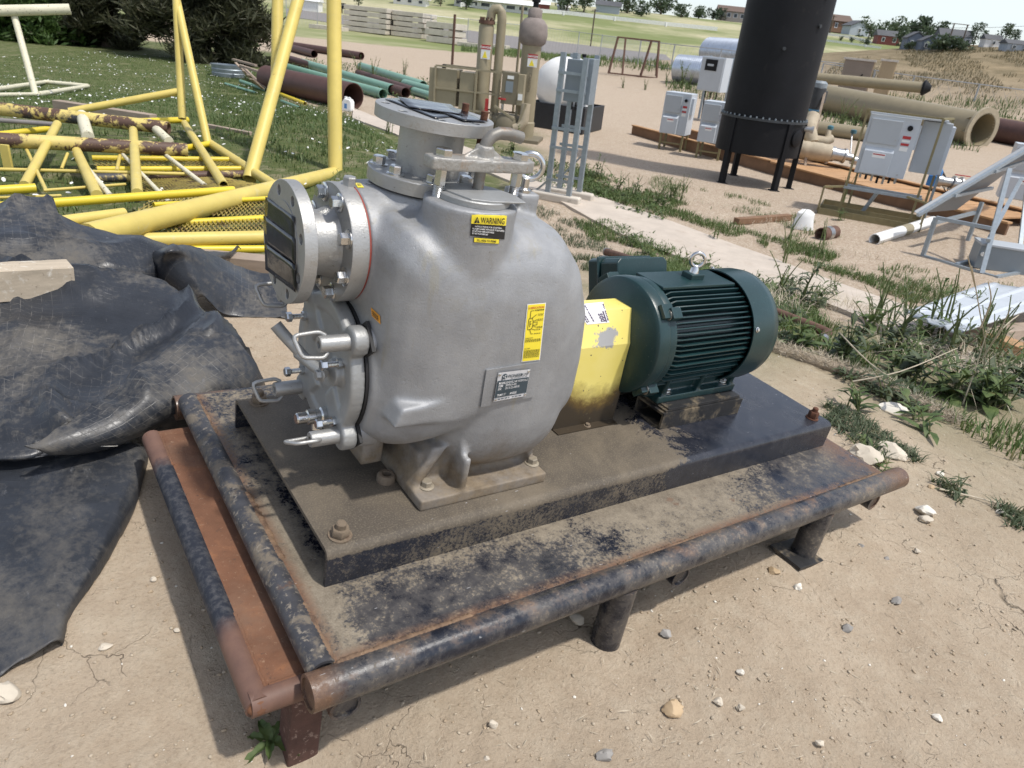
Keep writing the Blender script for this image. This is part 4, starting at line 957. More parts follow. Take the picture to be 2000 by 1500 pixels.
    part('bracket',YEL,t,lambda b:b.box((-.03,-.01,0),(.03,.01,.16),spot(20,345)[0]@T(0,0,.05)),30,.003)
    def loose(lab,pts,th,mt,nm='yellow_pipe',cat='pipe',grp='loose yellow pipes'):
        o,W,r=tpx(nm,pts,th,mt,None,20); tag(o,lab,cat,grp)
    loose('thick yellow pipe with blackened rusty end lying across the truss',[(-60,206,.27),(330,250,.22)],25,YELR)
    loose('rust and black yellow-streaked pipe lying nearest across the truss',[(-60,270,.20),(366,293,.16)],27,YELR)
    loose('short bright yellow pipe stub at the left edge above the liner',[(-60,375,.10),(70,367,.10)],18,YEL2)
    loose('long bright yellow pipe resting beside the folded liner corner',[(-20,405,.10),(456,371,.10)],17,YEL2)
    loose('yellow pipe with rusted flanged tip poking out of the liner',[(90,437,.08),(243,417,.08)],23,YEL)
    loose('thin grey pole lying behind the truss pipes',[(-40,232,.2),(105,243,.2)],9,pm('grey pole',(.22,.20,.19),.7),'grey_pole','pole',None)
    # cream trestle at the far left
    t=thing('cream_trestle','cream flaking T-shaped pipe trestle with square base loop','trestle')
    b0=gp(70,183,.05); d=dep(b0)
    tpx('head_pipe',[(-60,22,('d',d-.3)),(137,18,('d',d+.25))],20,CREAM,t,18); tpx('stem',[(26,24,('d',d)),(70,186,('d',d))],12,CREAM,t)
    for a,c in (((-30,186,.04),(75,184,.04)),((75,184,.04),(172,168,.04)),((172,168,.04),(88,160,.04)),((88,160,.04),(-30,178,.04))): tpx('base_bar',[a,c],8,CREAM,t)
    for (lab,pts,th) in (('grey weathered timber lying behind the upper yellow pipes',[(110,203,.06),(300,232,.03)],19),('brown plank half sunk in the flowering grass',[(405,246,.02),(490,262,.01)],10)):
        W=[gp(p[0],p[1],p[2]) for p in pts]; b=MB(); k=mpp(W[0])*th; b.bar(W[0],W[1],k,k*.8); b.build('timber',WOODO,None,30,.005,label=lab,cat='timber',group='loose timbers')
def thing_part(n,t): return t
yellow()
# ================================================================ THE BLACK LINER
def liner_mat(gs=.75,ds=.75):
    m=NT('black liner'); co=m.n('TexCoord').outputs['UV']; wc=m.co(True); x=m.sep(co)
    base=m.mix(m.ramp(m.noise(4,wc,6,.7),.3,.7),(.014,.016,.020),(.034,.038,.046))
    dusty=m.ramp(m.addv(m.noise(2.1,wc,6,.7,.6),m.mul(m.addv(m.noise(45,wc,6,.75),-.5),.55)),.47,.72)
    c=m.mix(m.mul(dusty,ds),base,(.215,.190,.152))
    sc=m.ramp(m.noise(40,wc,6,.75,0,(1,.35,1)),.62,.72); c=m.mix(m.mul(sc,.5),c,(.16,.16,.165))
    # scrim threads showing through
    def grid(v): 
        f=m.n('Math',_operation='FRACT',i0=m.mul(v,1.0)).outputs[0]; a=m.n('Math',_operation='ABSOLUTE',i0=m.addv(f,-.5)).outputs[0]; return m.ramp(a,.455,.492)
    g=m.mx(grid(x[0]),grid(x[1])); on=m.ramp(m.noise(1.9,wc,3,.5),.44,.60); br=m.ramp(m.noise(55,wc,2,.5),.42,.55)
    c=m.mix(m.mul(m.mul(g,on),m.mul(br,gs)),c,(.25,.235,.21))
    m.bump(m.addv(m.mul(g,.25),m.addv(m.mul(m.noise(60,wc,5,.6),.5),m.mul(m.noise(9,wc,6,.7),1.2))),.28,.004)
    ro=m.n('MixRGB',Fac=dusty,Color1=(.36,)*3+(1,),Color2=(.85,)*3+(1,)).outputs[0]
    return m.out(c,ro,0,.5)
LINER=liner_mat(.42,.5); LINER0=liner_mat(0.,.35)
def catmull(P,k):
    P=np.asarray(P,float); out=[]; n=len(P)
    for i in range(n-1):
        p0,p1,p2,p3=P[max(i-1,0)],P[i],P[i+1],P[min(i+2,n-1)]
        for s in range(k):
            f=s/k; out.append(.5*((2*p1)+(-p0+p2)*f+(2*p0-5*p1+4*p2-p3)*f*f+(-p0+3*p1-3*p2+p3)*f**3))
    out.append(P[-1]); return np.array(out)
def drape(name,rows,label,k=9,cell=.045,wr=.010,ragged=0,seed=0,mat=None):
    """cloth through rows of (px,py,height) control points"""
    g=np.array([[gp(p[0],p[1],p[2]) for p in r] for r in rows])
    g=np.stack([catmull(r,k) for r in g]); g=np.stack([catmull(g[:,j],k) for j in range(g.shape[1])],1)
    nu,nv=g.shape[1],g.shape[0]
    dx=np.linalg.norm(np.diff(g,axis=1),axis=2).mean(0); u=np.concatenate([[0],np.cumsum(dx)])/cell; dy=np.linalg.norm(np.diff(g,axis=0),axis=2).mean(1); v=np.concatenate([[0],np.cumsum(dy)])/cell
    for j in range(nv):
        for i in range(nu):
            p=Vector(g[j,i].tolist())+Vector((seed,0,0)); w_=wr*mnoise.noise(p*3.1)+wr*.5*mnoise.noise(p*8)+wr*2.2*max(0,1-abs(mnoise.noise(p*2.2+Vector((7,3,1))))*9)+wr*1.1*max(0,1-abs(mnoise.noise(p*4.6))*10)
            g[j,i,2]+=w_
            g[j,i,2]=max(g[j,i,2],float(gh(g[j,i,0],g[j,i,1]))+.006)
            if ragged and (j in (0,nv-1) or i in (0,nu-1)): g[j,i]+=np.array([mnoise.noise(p*31),mnoise.noise(p*37),mnoise.noise(p*41)])*ragged
    vs=g.reshape(-1,3); fs=np.array([(j*nu+i,j*nu+i+1,(j+1)*nu+i+1,(j+1)*nu+i) for j in range(nv-1) for i in range(nu-1)])
    o=arrays(name,vs,fs,mat or LINER,label=label,cat='liner',group='black liner sheets'); me=o.data
    uv=me.uv_layers.new(name='UVMap'); U=np.array([(u[i],v[j]) for j in range(nv) for i in range(nu)]); li=np.zeros(len(me.loops),int); me.loops.foreach_get('vertex_index',li); uv.data.foreach_set('uv',U[li].reshape(-1))
    me.polygons.foreach_set('use_smooth',[True]*len(me.polygons)); s=o.modifiers.new('th','SOLIDIFY'); s.thickness=.004; s.offset=0; return o
# big lower sheet with its rolled right edge
drape('liner_sheet',[[(-260,880,.02),(-60,878,.04),(90,880,.05),(190,868,.06),(262,866,.06),(284,876,.05),(289,895,.02),(286,905,.005)],
 [(-260,960,.02),(-60,955,.03),(80,955,.04),(170,950,.05),(232,950,.055),(256,960,.045),(262,985,.02),(262,992,.005)],
 [(-280,1080,.02),(-80,1075,.02),(60,1070,.03),(130,1062,.045),(176,1062,.045),(198,1076,.036),(203,1098,.015),(203,1106,.005)],
 [(-300,1220,.02),(-120,1215,.015),(20,1190,.02),(75,1172,.03),(118,1163,.03),(138,1176,.024),(141,1194,.01),(140,1200,.004)],
 [(-320,1420,.01),(-160,1390,.01),(-20,1330,.012),(45,1288,.02),(92,1262,.035),(115,1252,.03),(122,1258,.008),(121,1262,.004)]],'black dusty liner sheet in front, its right edge rolled over the dirt',9,.03,.007,.004,1,LINER0)
# upper sheet: pointed fold over the lower one, torn near edge
drape('liner_sheet',[[(-260,470,.22),(-80,478,.22),(60,512,.25),(160,518,.26),(260,532,.24),(340,566,.20),(400,618,.16),(418,640,.10)],
 [(-260,560,.16),(-80,575,.17),(70,600,.18),(170,600,.19),(280,628,.17),(350,640,.17),(420,625,.25),(450,640,.20)],
 [(-260,640,.14),(-80,645,.15),(60,640,.17),(160,655,.155),(260,668,.15),(330,672,.17),(410,650,.25),(470,668,.20)],
 [(-260,720,.12),(-80,720,.12),(40,735,.13),(150,745,.12),(250,745,.135),(345,700,.20),(430,690,.21),(495,705,.13)],
 [(-260,800,.10),(-80,800,.11),(30,812,.12),(130,820,.13),(230,800,.15),(330,770,.17),(440,745,.15),(512,742,.09)],
 [(-260,880,.085),(-80,884,.09),(50,886,.09),(120,858,.10),(200,850,.11),(280,818,.13),(400,795,.11),(500,765,.07)],
 [(-260,905,.06),(-80,902,.07),(40,898,.07),(80,893,.08),(150,878,.085),(232,856,.10),(300,845,.08),(420,800,.05)]],'dusty black liner sheet in the middle, sagging below the square timber',8,.024,.018,.006,2)
# back fold and the tented far sheet
drape('liner_sheet',[[(-240,392,.22),(-60,418,.24),(20,392,.30),(100,386,.32),(120,420,.28),(300,478,.20),(420,490,.12),(470,488,.05)],
 [(-240,440,.22),(-60,450,.24),(30,440,.27),(108,436,.27),(160,456,.25),(290,490,.20),(400,508,.12),(450,500,.05)],
 [(-240,500,.20),(-60,500,.22),(40,500,.22),(130,500,.22),(220,518,.20),(290,530,.16),(335,540,.10),(350,545,.04)],
 [(-240,560,.14),(-60,560,.16),(60,560,.16),(150,560,.15),(230,565,.12),(290,572,.09),(320,580,.05),(330,585,.02)]],'black liner sheet at the back, its corner flipped up beside the yellow pipes',8,.024,.012,.004,3)
drape('liner_sheet',[[(262,536,.02),(275,508,.13),(322,484,.25),(365,480,.25),(420,500,.18),(480,528,.09),(528,536,.08),(560,540,.05)],
 [(285,560,.02),(300,520,.16),(328,492,.26),(372,492,.24),(425,528,.15),(480,558,.08),(530,566,.05),(560,568,.03)],
 [(310,592,.015),(322,540,.15),(350,508,.22),(392,530,.17),(430,572,.09),(480,590,.04),(526,596,.02),(560,600,.01)],
 [(380,622,.01),(385,590,.07),(395,580,.09),(410,590,.07),(432,612,.02),(470,618,.008),(526,620,.006),(560,622,.006)]],'black liner sheet tented into a dark hollow beside the yellow treads',8,.03,.006,.003,4)
drape('liner_sheet',[[(436,640,.25),(372,650,.245),(290,716,.215),(200,778,.185),(120,832,.165),(50,880,.145)],
 [(472,672,.235),(420,688,.235),(340,742,.21),(250,797,.18),(150,848,.155),(68,884,.135)],
 [(502,712,.185),(470,733,.185),(390,778,.17),(290,822,.15),(180,866,.13),(88,890,.115)],
 [(516,746,.12),(500,763,.12),(430,800,.11),(320,838,.10),(200,874,.09),(108,896,.085)],
 [(514,762,.05),(497,776,.05),(428,810,.05),(316,848,.05),(196,882,.055),(110,899,.06)]],'pointed liner flap with grid threads showing, torn edge toward the skid corner',9,.024,.010,.007,6)
def frays():
    t=thing('frayed_threads','tuft of white frayed threads at the torn liner edge','threads'); rd=random.Random(12)
    for i in range(22):
        px=rd.uniform(140,205); py=rd.uniform(852,868); pts=[]; a=rd.uniform(0,6)
        for j in range(7): pts.append(gp(px+10*sin(a+j*.8)+j*rd.uniform(-2,5),py+5*cos(a+j*.7),.10+.012*sin(j*1.3+a))) 
        MB().tube([tuple(q) for q in catmull(pts,3)],.0009,4).build('thread',WHITE_T,t,50)
WHITE_T=pm('white thread',(.62,.60,.55),.8)
frays()
def timber_block():
    m,k,G=spot(-40,590,.02); 
    W=[gp(-120,558,.225),gp(140,543,.225)]
    mt=pm('grey sawn timber',(.44,.37,.28),.85,0,.18,5,.5,30,[(26,.55,.68,(.62,.58,.50),(1,1,1)),(60,.62,.7,(.14,.11,.08))],stretch=(1,6,6),world=True)
    b=MB(); mm,L=frame(W[0],W[1]); n=14; hw,hh=.050,.050; vs=[];fs=[]
    prof=[(-hw,-hh),(hw,-hh),(hw,hh),(-hw,hh)]
    for i in range(n+1):
        for (x,y) in prof: vs.append((x+.0012*mnoise.noise(Vector((x*40,y*40,i*.7))),y+.0016*mnoise.noise(Vector((x*40,y*40,i*.7+9))),L*i/n))
    p=len(prof)
    for i in range(n):
        for j in range(p): fs.append((i*p+j,i*p+(j+1)%p,(i+1)*p+(j+1)%p,(i+1)*p+j))
    fs+= [tuple(range(p-1,-1,-1)),tuple(n*p+j for j in range(p))]; b.add(vs,fs,mm)
    b.build('timber_block',mt,None,35,.003,label='pale weathered square timber lying on top of the black liner',cat='timber')
timber_block()
# ================================================================ THE YARD BEHIND
TAN=pm('tan equipment paint',(.285,.245,.16),.55,0,.08,4,.05,80,[(20,.62,.72,(.20,.16,.10))],world=True)
TAND=pm('dark tan paint',(.17,.145,.095),.6,0,.1,4,world=True)
GREY=pm('pale grey cabinet paint',(.50,.54,.58),.38,0,.04,3,world=True); GREYD=pm('grey cabinet door',(.40,.43,.455),.4,0,.04,3,world=True); GREYB=pm('blue grey cabinet',(.21,.245,.27),.45,0,.05,3,world=True)
GALV=pm('galvanised strut',(.30,.345,.38),.42,.35,.12,20,world=True); OLIVE=pm('olive tan angle iron',(.22,.185,.09),.6,0,.12,12,world=True,spots=[(40,.6,.7,(.12,.08,.05))])
BLK=pm('matt black tank coating',(.0075,.008,.010),.6,0,.25,2,.05,40,[(5,.60,.72,(.018,.017,.017)),(60,.73,.76,(.13,.13,.13))],spec=.25,world=True)
DKSTEEL=pm('dark steel',(.05,.055,.06),.5,.3,.2,10,world=True); BLUEP=pm('blue enamel',(.035,.20,.52),.4,0,.08,10,world=True); REDP=pm('red paint',(.42,.03,.03),.5); WHITE=pm('white paint',(.78,.78,.76),.5,0,.05,3,world=True,spots=[(9,.62,.75,(.6,.57,.5))]); INSUL=pm('beige insulation jacket',(.42,.355,.255),.7,0,.12,6,.5,18,world=True); PINKI=pm('rough mauve insulation',(.235,.20,.182),.9,0,.15,8,.6,14,world=True)
WOODN=pm('orange brown lumber',(.43,.25,.12),.75,0,.18,3,.2,30,[(8,.6,.72,(.25,.14,.075))],world=True); WOODD=pm('brown lumber edge',(.20,.115,.065),.8,0,.2,4,world=True)
BRPIPE=pm('brown coated pipe',(.085,.042,.034),.6,0,.15,4,.05,60,[(18,.62,.7,(.14,.08,.06))],world=True); GRPIPE=pm('mint epoxy pipe',(.17,.315,.235),.45,0,.08,4,world=True,spots=[(14,.64,.7,(.35,.45,.38))]); TANPIPE=pm('tan coated pipe',(.255,.215,.135),.5,0,.08,3,world=True,spots=[(10,.62,.74,(.24,.20,.13))]); RUSTS=pm('rust brown steel',(.12,.065,.045),.85,0,.3,12,world=True); SLAB=pm('precast slab concrete',(.54,.49,.42),.9,0,.12,1.5,.2,20,[(6,.55,.7,(.33,.29,.24))],world=True); SHEDM=pm('taupe shed siding',(.29,.235,.19),.7,0,.06,2,world=True); SHEDT=pm('tan shed siding',(.50,.39,.25),.7,0,.06,2,world=True); DARKIN=pm('dark inside',(.02,.018,.016),.9)
def bx(b,c,s,m=None): return b.box((c[0]-s[0]/2,c[1]-s[1]/2,c[2]),(c[0]+s[0]/2,c[1]+s[1]/2,c[2]+s[2]),m)
def P_(t,name,mat,a,c,bev=.006,sm=30): return part(name,mat,t,lambda b:b.box(a,c),sm,bev)
def C_(t,name,mat,p0,p1,r,n=16): return part(name,mat,t,lambda b:b.cyl(p0,p1,r,n=n),40)
def bolt_on(t,px,py,w_,d_,h_,yaw): pass
# ---- black standpipe tank
def black_tank():
    t,k,G=conf('black_tank','tall black cylindrical tank on four legs behind the motor','tank',1462,356,0)
    R=77*k; zb=58*k; zf=118*k
    b=MB(); b.lathe([(R*1.0,zb),(R*1.0,zf)],None,48); b.build('lower_drum',BLK,t,40)
    b=MB(); b.lathe([(R*1.035,zf),(R*1.035,zf+4*k)],None,48); b.build('flange_ring',DKSTEEL,t,40)
    b=MB(); b.lathe([(R*.975,zf+4*k),(R*.975,zf+560*k)],None,48); b.build('shell',BLK,t,40)
    st=MB(); st.lathe([(1.6*k,0),(1.6*k,3.5*k)],None,6); me=st.mesh('flange_bolt',30); me.materials.append(GREYB)
    for i in range(44): a=2*pi*i/44; put('flange_bolt',me,None,t,T(R*1.005*cos(a),R*1.005*sin(a),zf+3.5*k))
    for a in (-2.55,-1.15,-.35,1.75):
        x,y=R*.97*cos(a),R*.97*sin(a); lg=part('leg',BLK,t,lambda b:b.box((-5*k,-5*k,-.05),(5*k,5*k,zb+60*k),T(x,y,0)@rotz(a)),30,.006)
        P_(lg,'foot_pad',BLK,(x-9*k,y-9*k,-.01),(x+9*k,y+9*k,.012))
    a=-.85; b=MB(); b.lathe([(15*k,0),(15*k,4*k),(12*k,5*k)],T(R*.98*cos(a),R*.98*sin(a),zb+36*k)@rotz(a)@Matrix.Rotation(pi/2,4,'Y'),20); b.build('hand_hole',BLK,t,40)
    a=-.42; b=MB(); b.lathe([(5*k,0),(5*k,12*k),(6.5*k,12*k),(6.5*k,16*k)],T(R*cos(a),R*sin(a),zb+52*k)@rotz(a)@Matrix.Rotation(pi/2,4,'Y'),14); b.build('side_port',INOXB,t,40)
    for (a,z) in ((-1.75,zf+120*k),(-2.95,zf+215*k),(-1.0,zf+205*k),(-1.02,zf+160*k)): C_(t,'plug',DKSTEEL,(R*.96*cos(a),R*.96*sin(a),z),(R*1.02*cos(a),R*1.02*sin(a),z),3*k,10)
INOXB=pm('dull stainless',(.42,.42,.42),.35,.9,.15,20,world=True)
black_tank()
# ---- drive cabinets
def drive_cabinet(t,w_,d_,h_,z0,k):
    P_(t,'cabinet_body',GREY,(-w_/2,-d_/2,z0),(w_/2,d_/2,z0+h_))
    f=-d_/2
    P_(t,'upper_door',GREYD,(-w_*.44,f-.10*d_,z0+h_*.53),(w_*.18,f-.001,z0+h_*.93)); 
    b=MB(); b.prism([(f-.001,z0+h_*.02),(f-.16*d_,z0+h_*.02),(f-.16*d_,z0+h_*.40),(f-.001,z0+h_*.47)],-w_*.42,w_*.16,'x'); b.build('vent_hood',GREY,t,30,.005)
    P_(t,'vent_label',WHITE,(-w_*.24,f-.163*d_,z0+h_*.30),(w_*.02,f-.1605*d_,z0+h_*.38),0); P_(t,'vent_label_band',REDP,(-w_*.23,f-.165*d_,z0+h_*.345),(w_*.01,f-.1632*d_,z0+h_*.365),0)
    C_(t,'switch_knob',BLK,(w_*.33,f,z0+h_*.84),(w_*.33,f-.08*d_,z0+h_*.84),.055*w_,14); P_(t,'switch_handle',BLK,(w_*.31,f-.12*d_,z0+h_*.80),(w_*.35,f-.08*d_,z0+h_*.88),0)
    for z,h,m_ in ((.66,.05,REDP),(.61,.035,WHITE),(.55,.04,REDP),(.46,.07,WHITE)): P_(t,'notice',m_,(w_*.24,f-.004,z0+h_*z),(w_*.40,f-.001,z0+h_*(z+h)),0)
    C_(t,'lock',INOXB,(w_*.12,f-.1*d_,z0+h_*.62),(w_*.12,f-.13*d_,z0+h_*.62),.016*w_,10); C_(t,'lock',INOXB,(w_*.36,f,z0+h_*.06),(w_*.36,f-.03*d_,z0+h_*.06),.016*w_,10)
    P_(t,'side_box',GREY,(w_/2+.001,-d_*.35,z0+h_*.50),(w_/2+.10*d_,d_*.10,z0+h_*.90))
def drives():
    for (px,py,lab) in ((1312,292,'pale grey drive cabinet on legs, farther left of the two in front of the culverts'),(1384,309,'pale grey drive cabinet partly hidden behind the black tank')):
        t,k,G=conf('drive_cabinet',lab,'cabinet',px,py,-.42,'drive cabinets on the tan rail'); w_,d_,h_=50*k,46*k,74*k; drive_cabinet(t,w_,d_,h_,30*k,k)
        for (sx,sy) in ((-1,-1),(1,-1),(-1,1),(1,1)): P_(t,'leg',OLIVE,(sx*w_*.42-2*k,sy*d_*.4-2*k,-.03),(sx*w_*.42+2*k,sy*d_*.4+2*k,30*k-.001))
        P_(t,'leg_brace',OLIVE,(-w_*.41,-d_*.42,12*k),(w_*.41,-d_*.38,15*k))
    t,k,G=conf('meter_cabinet','grey meter cabinet with dark display window on a strut post','cabinet',1378,236,-.55)
    w_,d_,h_=46*k,40*k,60*k; z0=54*k
    P_(t,'cabinet_body',GREY,(-w_/2,-d_/2,z0),(w_/2,d_/2,z0+h_)); P_(t,'cabinet_door',GREYD,(-w_*.48,-d_*.56,z0+h_*.02),(w_*.46,-d_*.502,z0+h_*.97)); P_(t,'display_window',BLK,(-w_*.30,-d_*.59,z0+h_*.60),(w_*.20,-d_*.562,z0+h_*.92)); P_(t,'display_glow',GREYD,(-w_*.20,-d_*.60,z0+h_*.73),(w_*.06,-d_*.5905,z0+h_*.79),0)
    for s in (-1,1): P_(t,'strut_post',GALV,(s*w_*.5-2*k,d_*.5,-.03),(s*w_*.5+2*k,d_*.5+4*k,z0+h_*1.03))
    for i in range(5): C_(t,'cable',WOODO if i%2 else BLK,(-w_*.3+i*w_*.13,d_*.1,z0-.001),(-w_*.25+i*w_*.1,d_*.15,2*k),1.2*k,6)
drives()
# ---- timber deck with piping behind the tank
def deck():
    A=[gp(1236,262),gp(1900,440)]; 
    ux=(A[1]-A[0]); ux[2]=0; L=np.linalg.norm(ux); ux/=L; a=math.atan2(ux[1],ux[0]); k=mpp((A[0]+A[1])/2)
    t=thing('timber_deck','long orange-brown timber deck skid carrying insulated piping','deck',T(*A[0])@rotz(a)); 
    D=1.5; z=.30
    zz=lambda s: float(gh(*(A[0]+ux*s)[:2]))-A[0][2]
    P_(t,'edge_beam',WOODD,(0,-.06,-.35),(L*.52,.0,.22)); P_(t,'edge_beam',WOODD,(L*.52+.004,-.09,-.38),(L+.6,-.03,.20)); P_(t,'edge_beam',WOODD,(0,D,-.35),(L+.6,D+.06,.24)); P_(t,'edge_trim',WOODN,(0,-.10,.221),(L*.53,.05,.25)); P_(t,'edge_trim',WOODN,(L*.53+.003,-.12,.201),(L+.6,.02,.235)); P_(t,'edge_trim',WOODN,(0,D-.06,.241),(L+.6,D+.1,.27))
    n=34
    for i in range(n):
        x0=L*.40+(L*.62)*i/n; P_(t,'deck_plank',WOODN,(x0,.055,.17+random.uniform(0,.008)),(x0+L*.62/n-.012,D-.07,.20+random.uniform(0,.008)),.003)
    C_(t,'log_end',WOODN,(L*.70,-.16,-.02),(L*.70,-.091,-.02),.10,18)
    return t
deck()
def jacket(b,pts,r):
    q=[];rs=[]
    for i in range(len(pts)-1):
        for s in range(6): q.append(Vector(pts[i]).lerp(Vector(pts[i+1]),s/6)); rs.append(r*(1+.10*mnoise.noise(Vector((len(q)*.9,r*50,3)))))
    q.append(Vector(pts[-1])); rs.append(r*.92); b.tube(q,rs,14)
def piping():
    def W(px,py,d): return tuple(pd(px,py,d))
    d=dep(gp(1600,320,.3))+.25
    t=thing('insulated_piping','beige wrapped valve piping run on the timber deck right of the tank','piping')
    b=MB(); jacket(b,[W(1540,262,d+.3),W(1560,292,d),W(1592,296,d-.1),W(1622,300,d-.15)],17*d/FPX); b.build('wrapped_pipe',INSUL,t,60)
    b=MB(); jacket(b,[W(1588,226,d+.2),W(1580,250,d+.1),W(1585,278,d+.1)],13*d/FPX); b.build('wrapped_pipe',INSUL,t,60)
    b=MB(); jacket(b,[W(1580,276,d+.3),W(1612,276,d+.2),W(1625,270,d+.2)],9*d/FPX); b.build('wrapped_pipe',INSUL,t,60)
    for (x0,y0,x1,y1,r,m_) in ((1621,300,1628,301,14,INOXB),(1629,301,1646,304,12,INOXB),(1646,304,1650,305,14,INOXB),(1650,305,1668,309,7,INOXB),(1662,312,1690,318,8,INOXB)): part('flanged_fitting',m_,t,lambda b:b.cyl(W(x0,y0,d-.15),W(x1,y1,d-.15),r*d/FPX,n=20),40)
    for (x,y) in ((1575,318),(1616,312)): part('wood_prop',WOODO,t,lambda b:b.bar(W(x,y-26,d-.1),W(x-3,y+8,d-.1),.05,.05),30)
    part('gauge_stem',INSUL,t,lambda b:b.cyl(W(1619,255,d+.2),W(1615,274,d+.2),5*d/FPX),40); part('gauge_head',pm('teal head',(.05,.16,.20),.4),t,lambda b:b.lathe([(3*d/FPX,0),(6*d/FPX,.02),(6*d/FPX,.08),(3*d/FPX,.1)],T(*W(1621,254,d+.2)),14),40)
    part('gauge_stem',INOXB,t,lambda b:b.cyl(W(1664,262,d+.4),W(1661,300,d+.3),1.5*d/FPX),40); part('gauge_head',pm('teal head dark',(.04,.12,.15),.4),t,lambda b:b.lathe([(3*d/FPX,0),(6*d/FPX,.02),(6*d/FPX,.09),(3*d/FPX,.1)],T(*W(1666,262,d+.4)),14),40)
    t=thing('vertical_pump_motor','dark blue-grey upright pump motor with light blue yoke behind the tank','motor'); d2=d+.5; q=d2/FPX
    z=Vector((0,0,1)); c=Vector(W(1592,200,d2)); m_=T(*c)
    part('motor_body',DKSTEEL,t,lambda b:b.lathe([(14*q,-12*q),(15*q,0),(15*q,26*q),(14*q,27*q)],m_,24),40); part('motor_cap',GREYB,t,lambda b:b.lathe([(14.5*q,27.2*q),(14.5*q,35*q),(10*q,39*q)],m_,24),40); P2=part('connection_box',DKSTEEL,t,lambda b:b.box((12*q,-9*q,0),(20*q,9*q,22*q),m_),30,.01)
    BL=pm('light blue yoke',(.10,.30,.50),.45); part('yoke',BL,t,lambda b:b.lathe([(13*q,-15*q),(13*q,-12.2*q)],m_,20),40); part('yoke_post',BL,t,lambda b:b.box((-8*q,-3*q,-32*q),(-3*q,3*q,-15.2*q),m_),30); part('yoke_post',BL,t,lambda b:b.box((3*q,-3*q,-32*q),(8*q,3*q,-15.2*q),m_),30)
    b=MB(); b.bar(W(1611,181,d2-.2),W(1588,276,d2-.2),.055,.05); b.build('wooden_stake',WOODO,None,30,.004,label='slim wooden stake leaning beside the blue pump motor',cat='stake')
    d3=dep(gp(1830,395,.3))+.5; q=d3/FPX
    t=thing('valve_assembly','stainless ball valve line with bright blue actuator right of the big cabinet','valve'); m_=T(*pd(1822,355,d3))
    part('actuator',BLUEP,t,lambda b:(b.box((-9*q,-8*q,-8*q),(7*q,8*q,12*q),m_),b.lathe([(9*q,12*q),(10*q,20*q),(6*q,28*q)],m_@T(5*q,0,0),16)),40,.01)
    for (x0,y0,x1,y1,r) in ((1828,352,1838,354,11),(1838,354,1858,357,9),(1858,357,1861,358,14),(1861,358,1872,359,10),(1872,359,1875,360,14),(1875,360,1905,366,9)): part('flanged_fitting',INOXB,t,lambda b:b.cyl(pd(x0,y0,d3),pd(x1,y1,d3),r*q,n=20),40)
    part('lever_handle',REDP,t,lambda b:b.bar(pd(1866,341,d3),pd(1895,345,d3),.03,.015),30); 
    for i in range(3): part('cable',BLK,t,lambda b:b.tube([pd(1836+3*i,335,d3),pd(1846+4*i,345+8*i,d3),pd(1840+4*i,362+8*i,d3),pd(1856+3*i,388,d3)],.008,6),40)
piping()
# ---- big drive cabinet in its angle-iron stand
def big_stand():
    t,k,G=conf('cabinet_stand','large pale grey drive cabinet hung in an olive angle-iron stand','cabinet',1690,425,-.42)
    w_,d_,h_=86*k,34*k,106*k; z0=82*k
    drive_cabinet(t,w_,d_*1.0,h_,z0,k)
    P_(t,'top_cover',GREY,(-w_*.52,-d_*.4,z0+h_+.002),(w_*1.0,d_*1.6,z0+h_+.03)); P_(t,'rear_cabinet',GREYD,(w_*.56,d_*.3,z0+h_*.12),(w_*1.12,d_*1.6,z0+h_*.98)); P_(t,'rear_cabinet_side',GREY,(w_*1.121,d_*.35,z0+h_*.14),(w_*1.19,d_*1.5,z0+h_*.93))
    a=.035
    for x,y in ((-w_*.60,-d_*.75),(w_*.86,-d_*.75),(-w_*.46,d_*1.2),(w_*1.08,d_*1.2)):
        b=MB(); b.box((x,y,.03),(x+.008,y+a,z0+h_+.05)); b.box((x,y-.001,.03),(x+a,y+.007,z0+h_+.05)); b.build('upright',OLIVE,t,30)
    for (p0,p1) in (((-w_*.6,-d_*.75,z0+h_+.05),(w_*.88,-d_*.75,z0+h_+.05)),((w_*.86,-d_*.75,z0+h_+.05),(w_*1.1,d_*1.2,z0+h_+.05))): part('top_rail',OLIVE,t,lambda b:b.bar(p0,p1,.035,.03),30)
    for y in (-d_*.78,d_*.25): part('strut_rail',GALV,t,lambda b:b.box((-w_*.62,y,z0*.62),(w_*.98,y+.04,z0*.62+.04)),30)
    for y in (-1.5*d_,0.,2.0*d_): part('base_rail',OLIVE,t,lambda b:b.box((-w_*1.0,y,0.),(w_*1.12,y+.012,.10)),30)
    for x in (-w_*1.0,w_*1.11): part('base_rail',OLIVE,t,lambda b:b.box((x,-1.5*d_,0.),(x+.012,2.0*d_,.10)),30)
    for x in (-w_*1.0,w_*1.1):
        part('outrigger',OLIVE,t,lambda b:b.bar((x,-1.5*d_+.02,.05),(x,-1.5*d_+.02,z0*.62),.03,.03),30); part('outrigger',OLIVE,t,lambda b:b.bar((x,-1.5*d_+.02,z0*.62),(x*.62,-.75*d_,z0*.66),.03,.03),30)
    for i in range(7): C_(t,'conduit_fitting',BLK if i%2 else INOXB,(-w_*.36+i*w_*.12,0,z0-.001),(-w_*.36+i*w_*.12,0,z0-10*k-random.random()*6*k),2.2*k,8)
    part('strut_leg',GALV,t,lambda b:b.bar((w_*.1,d_*.3,z0*.62),(-w_*.12,d_*.6,.02),.05,.05),30)
    part('strut_upright',GALV,t,lambda b:b.box((w_*1.16,d_*1.25,.02),(w_*1.16+.04,d_*1.25+.04,z0+h_*.9)),30)
big_stand()
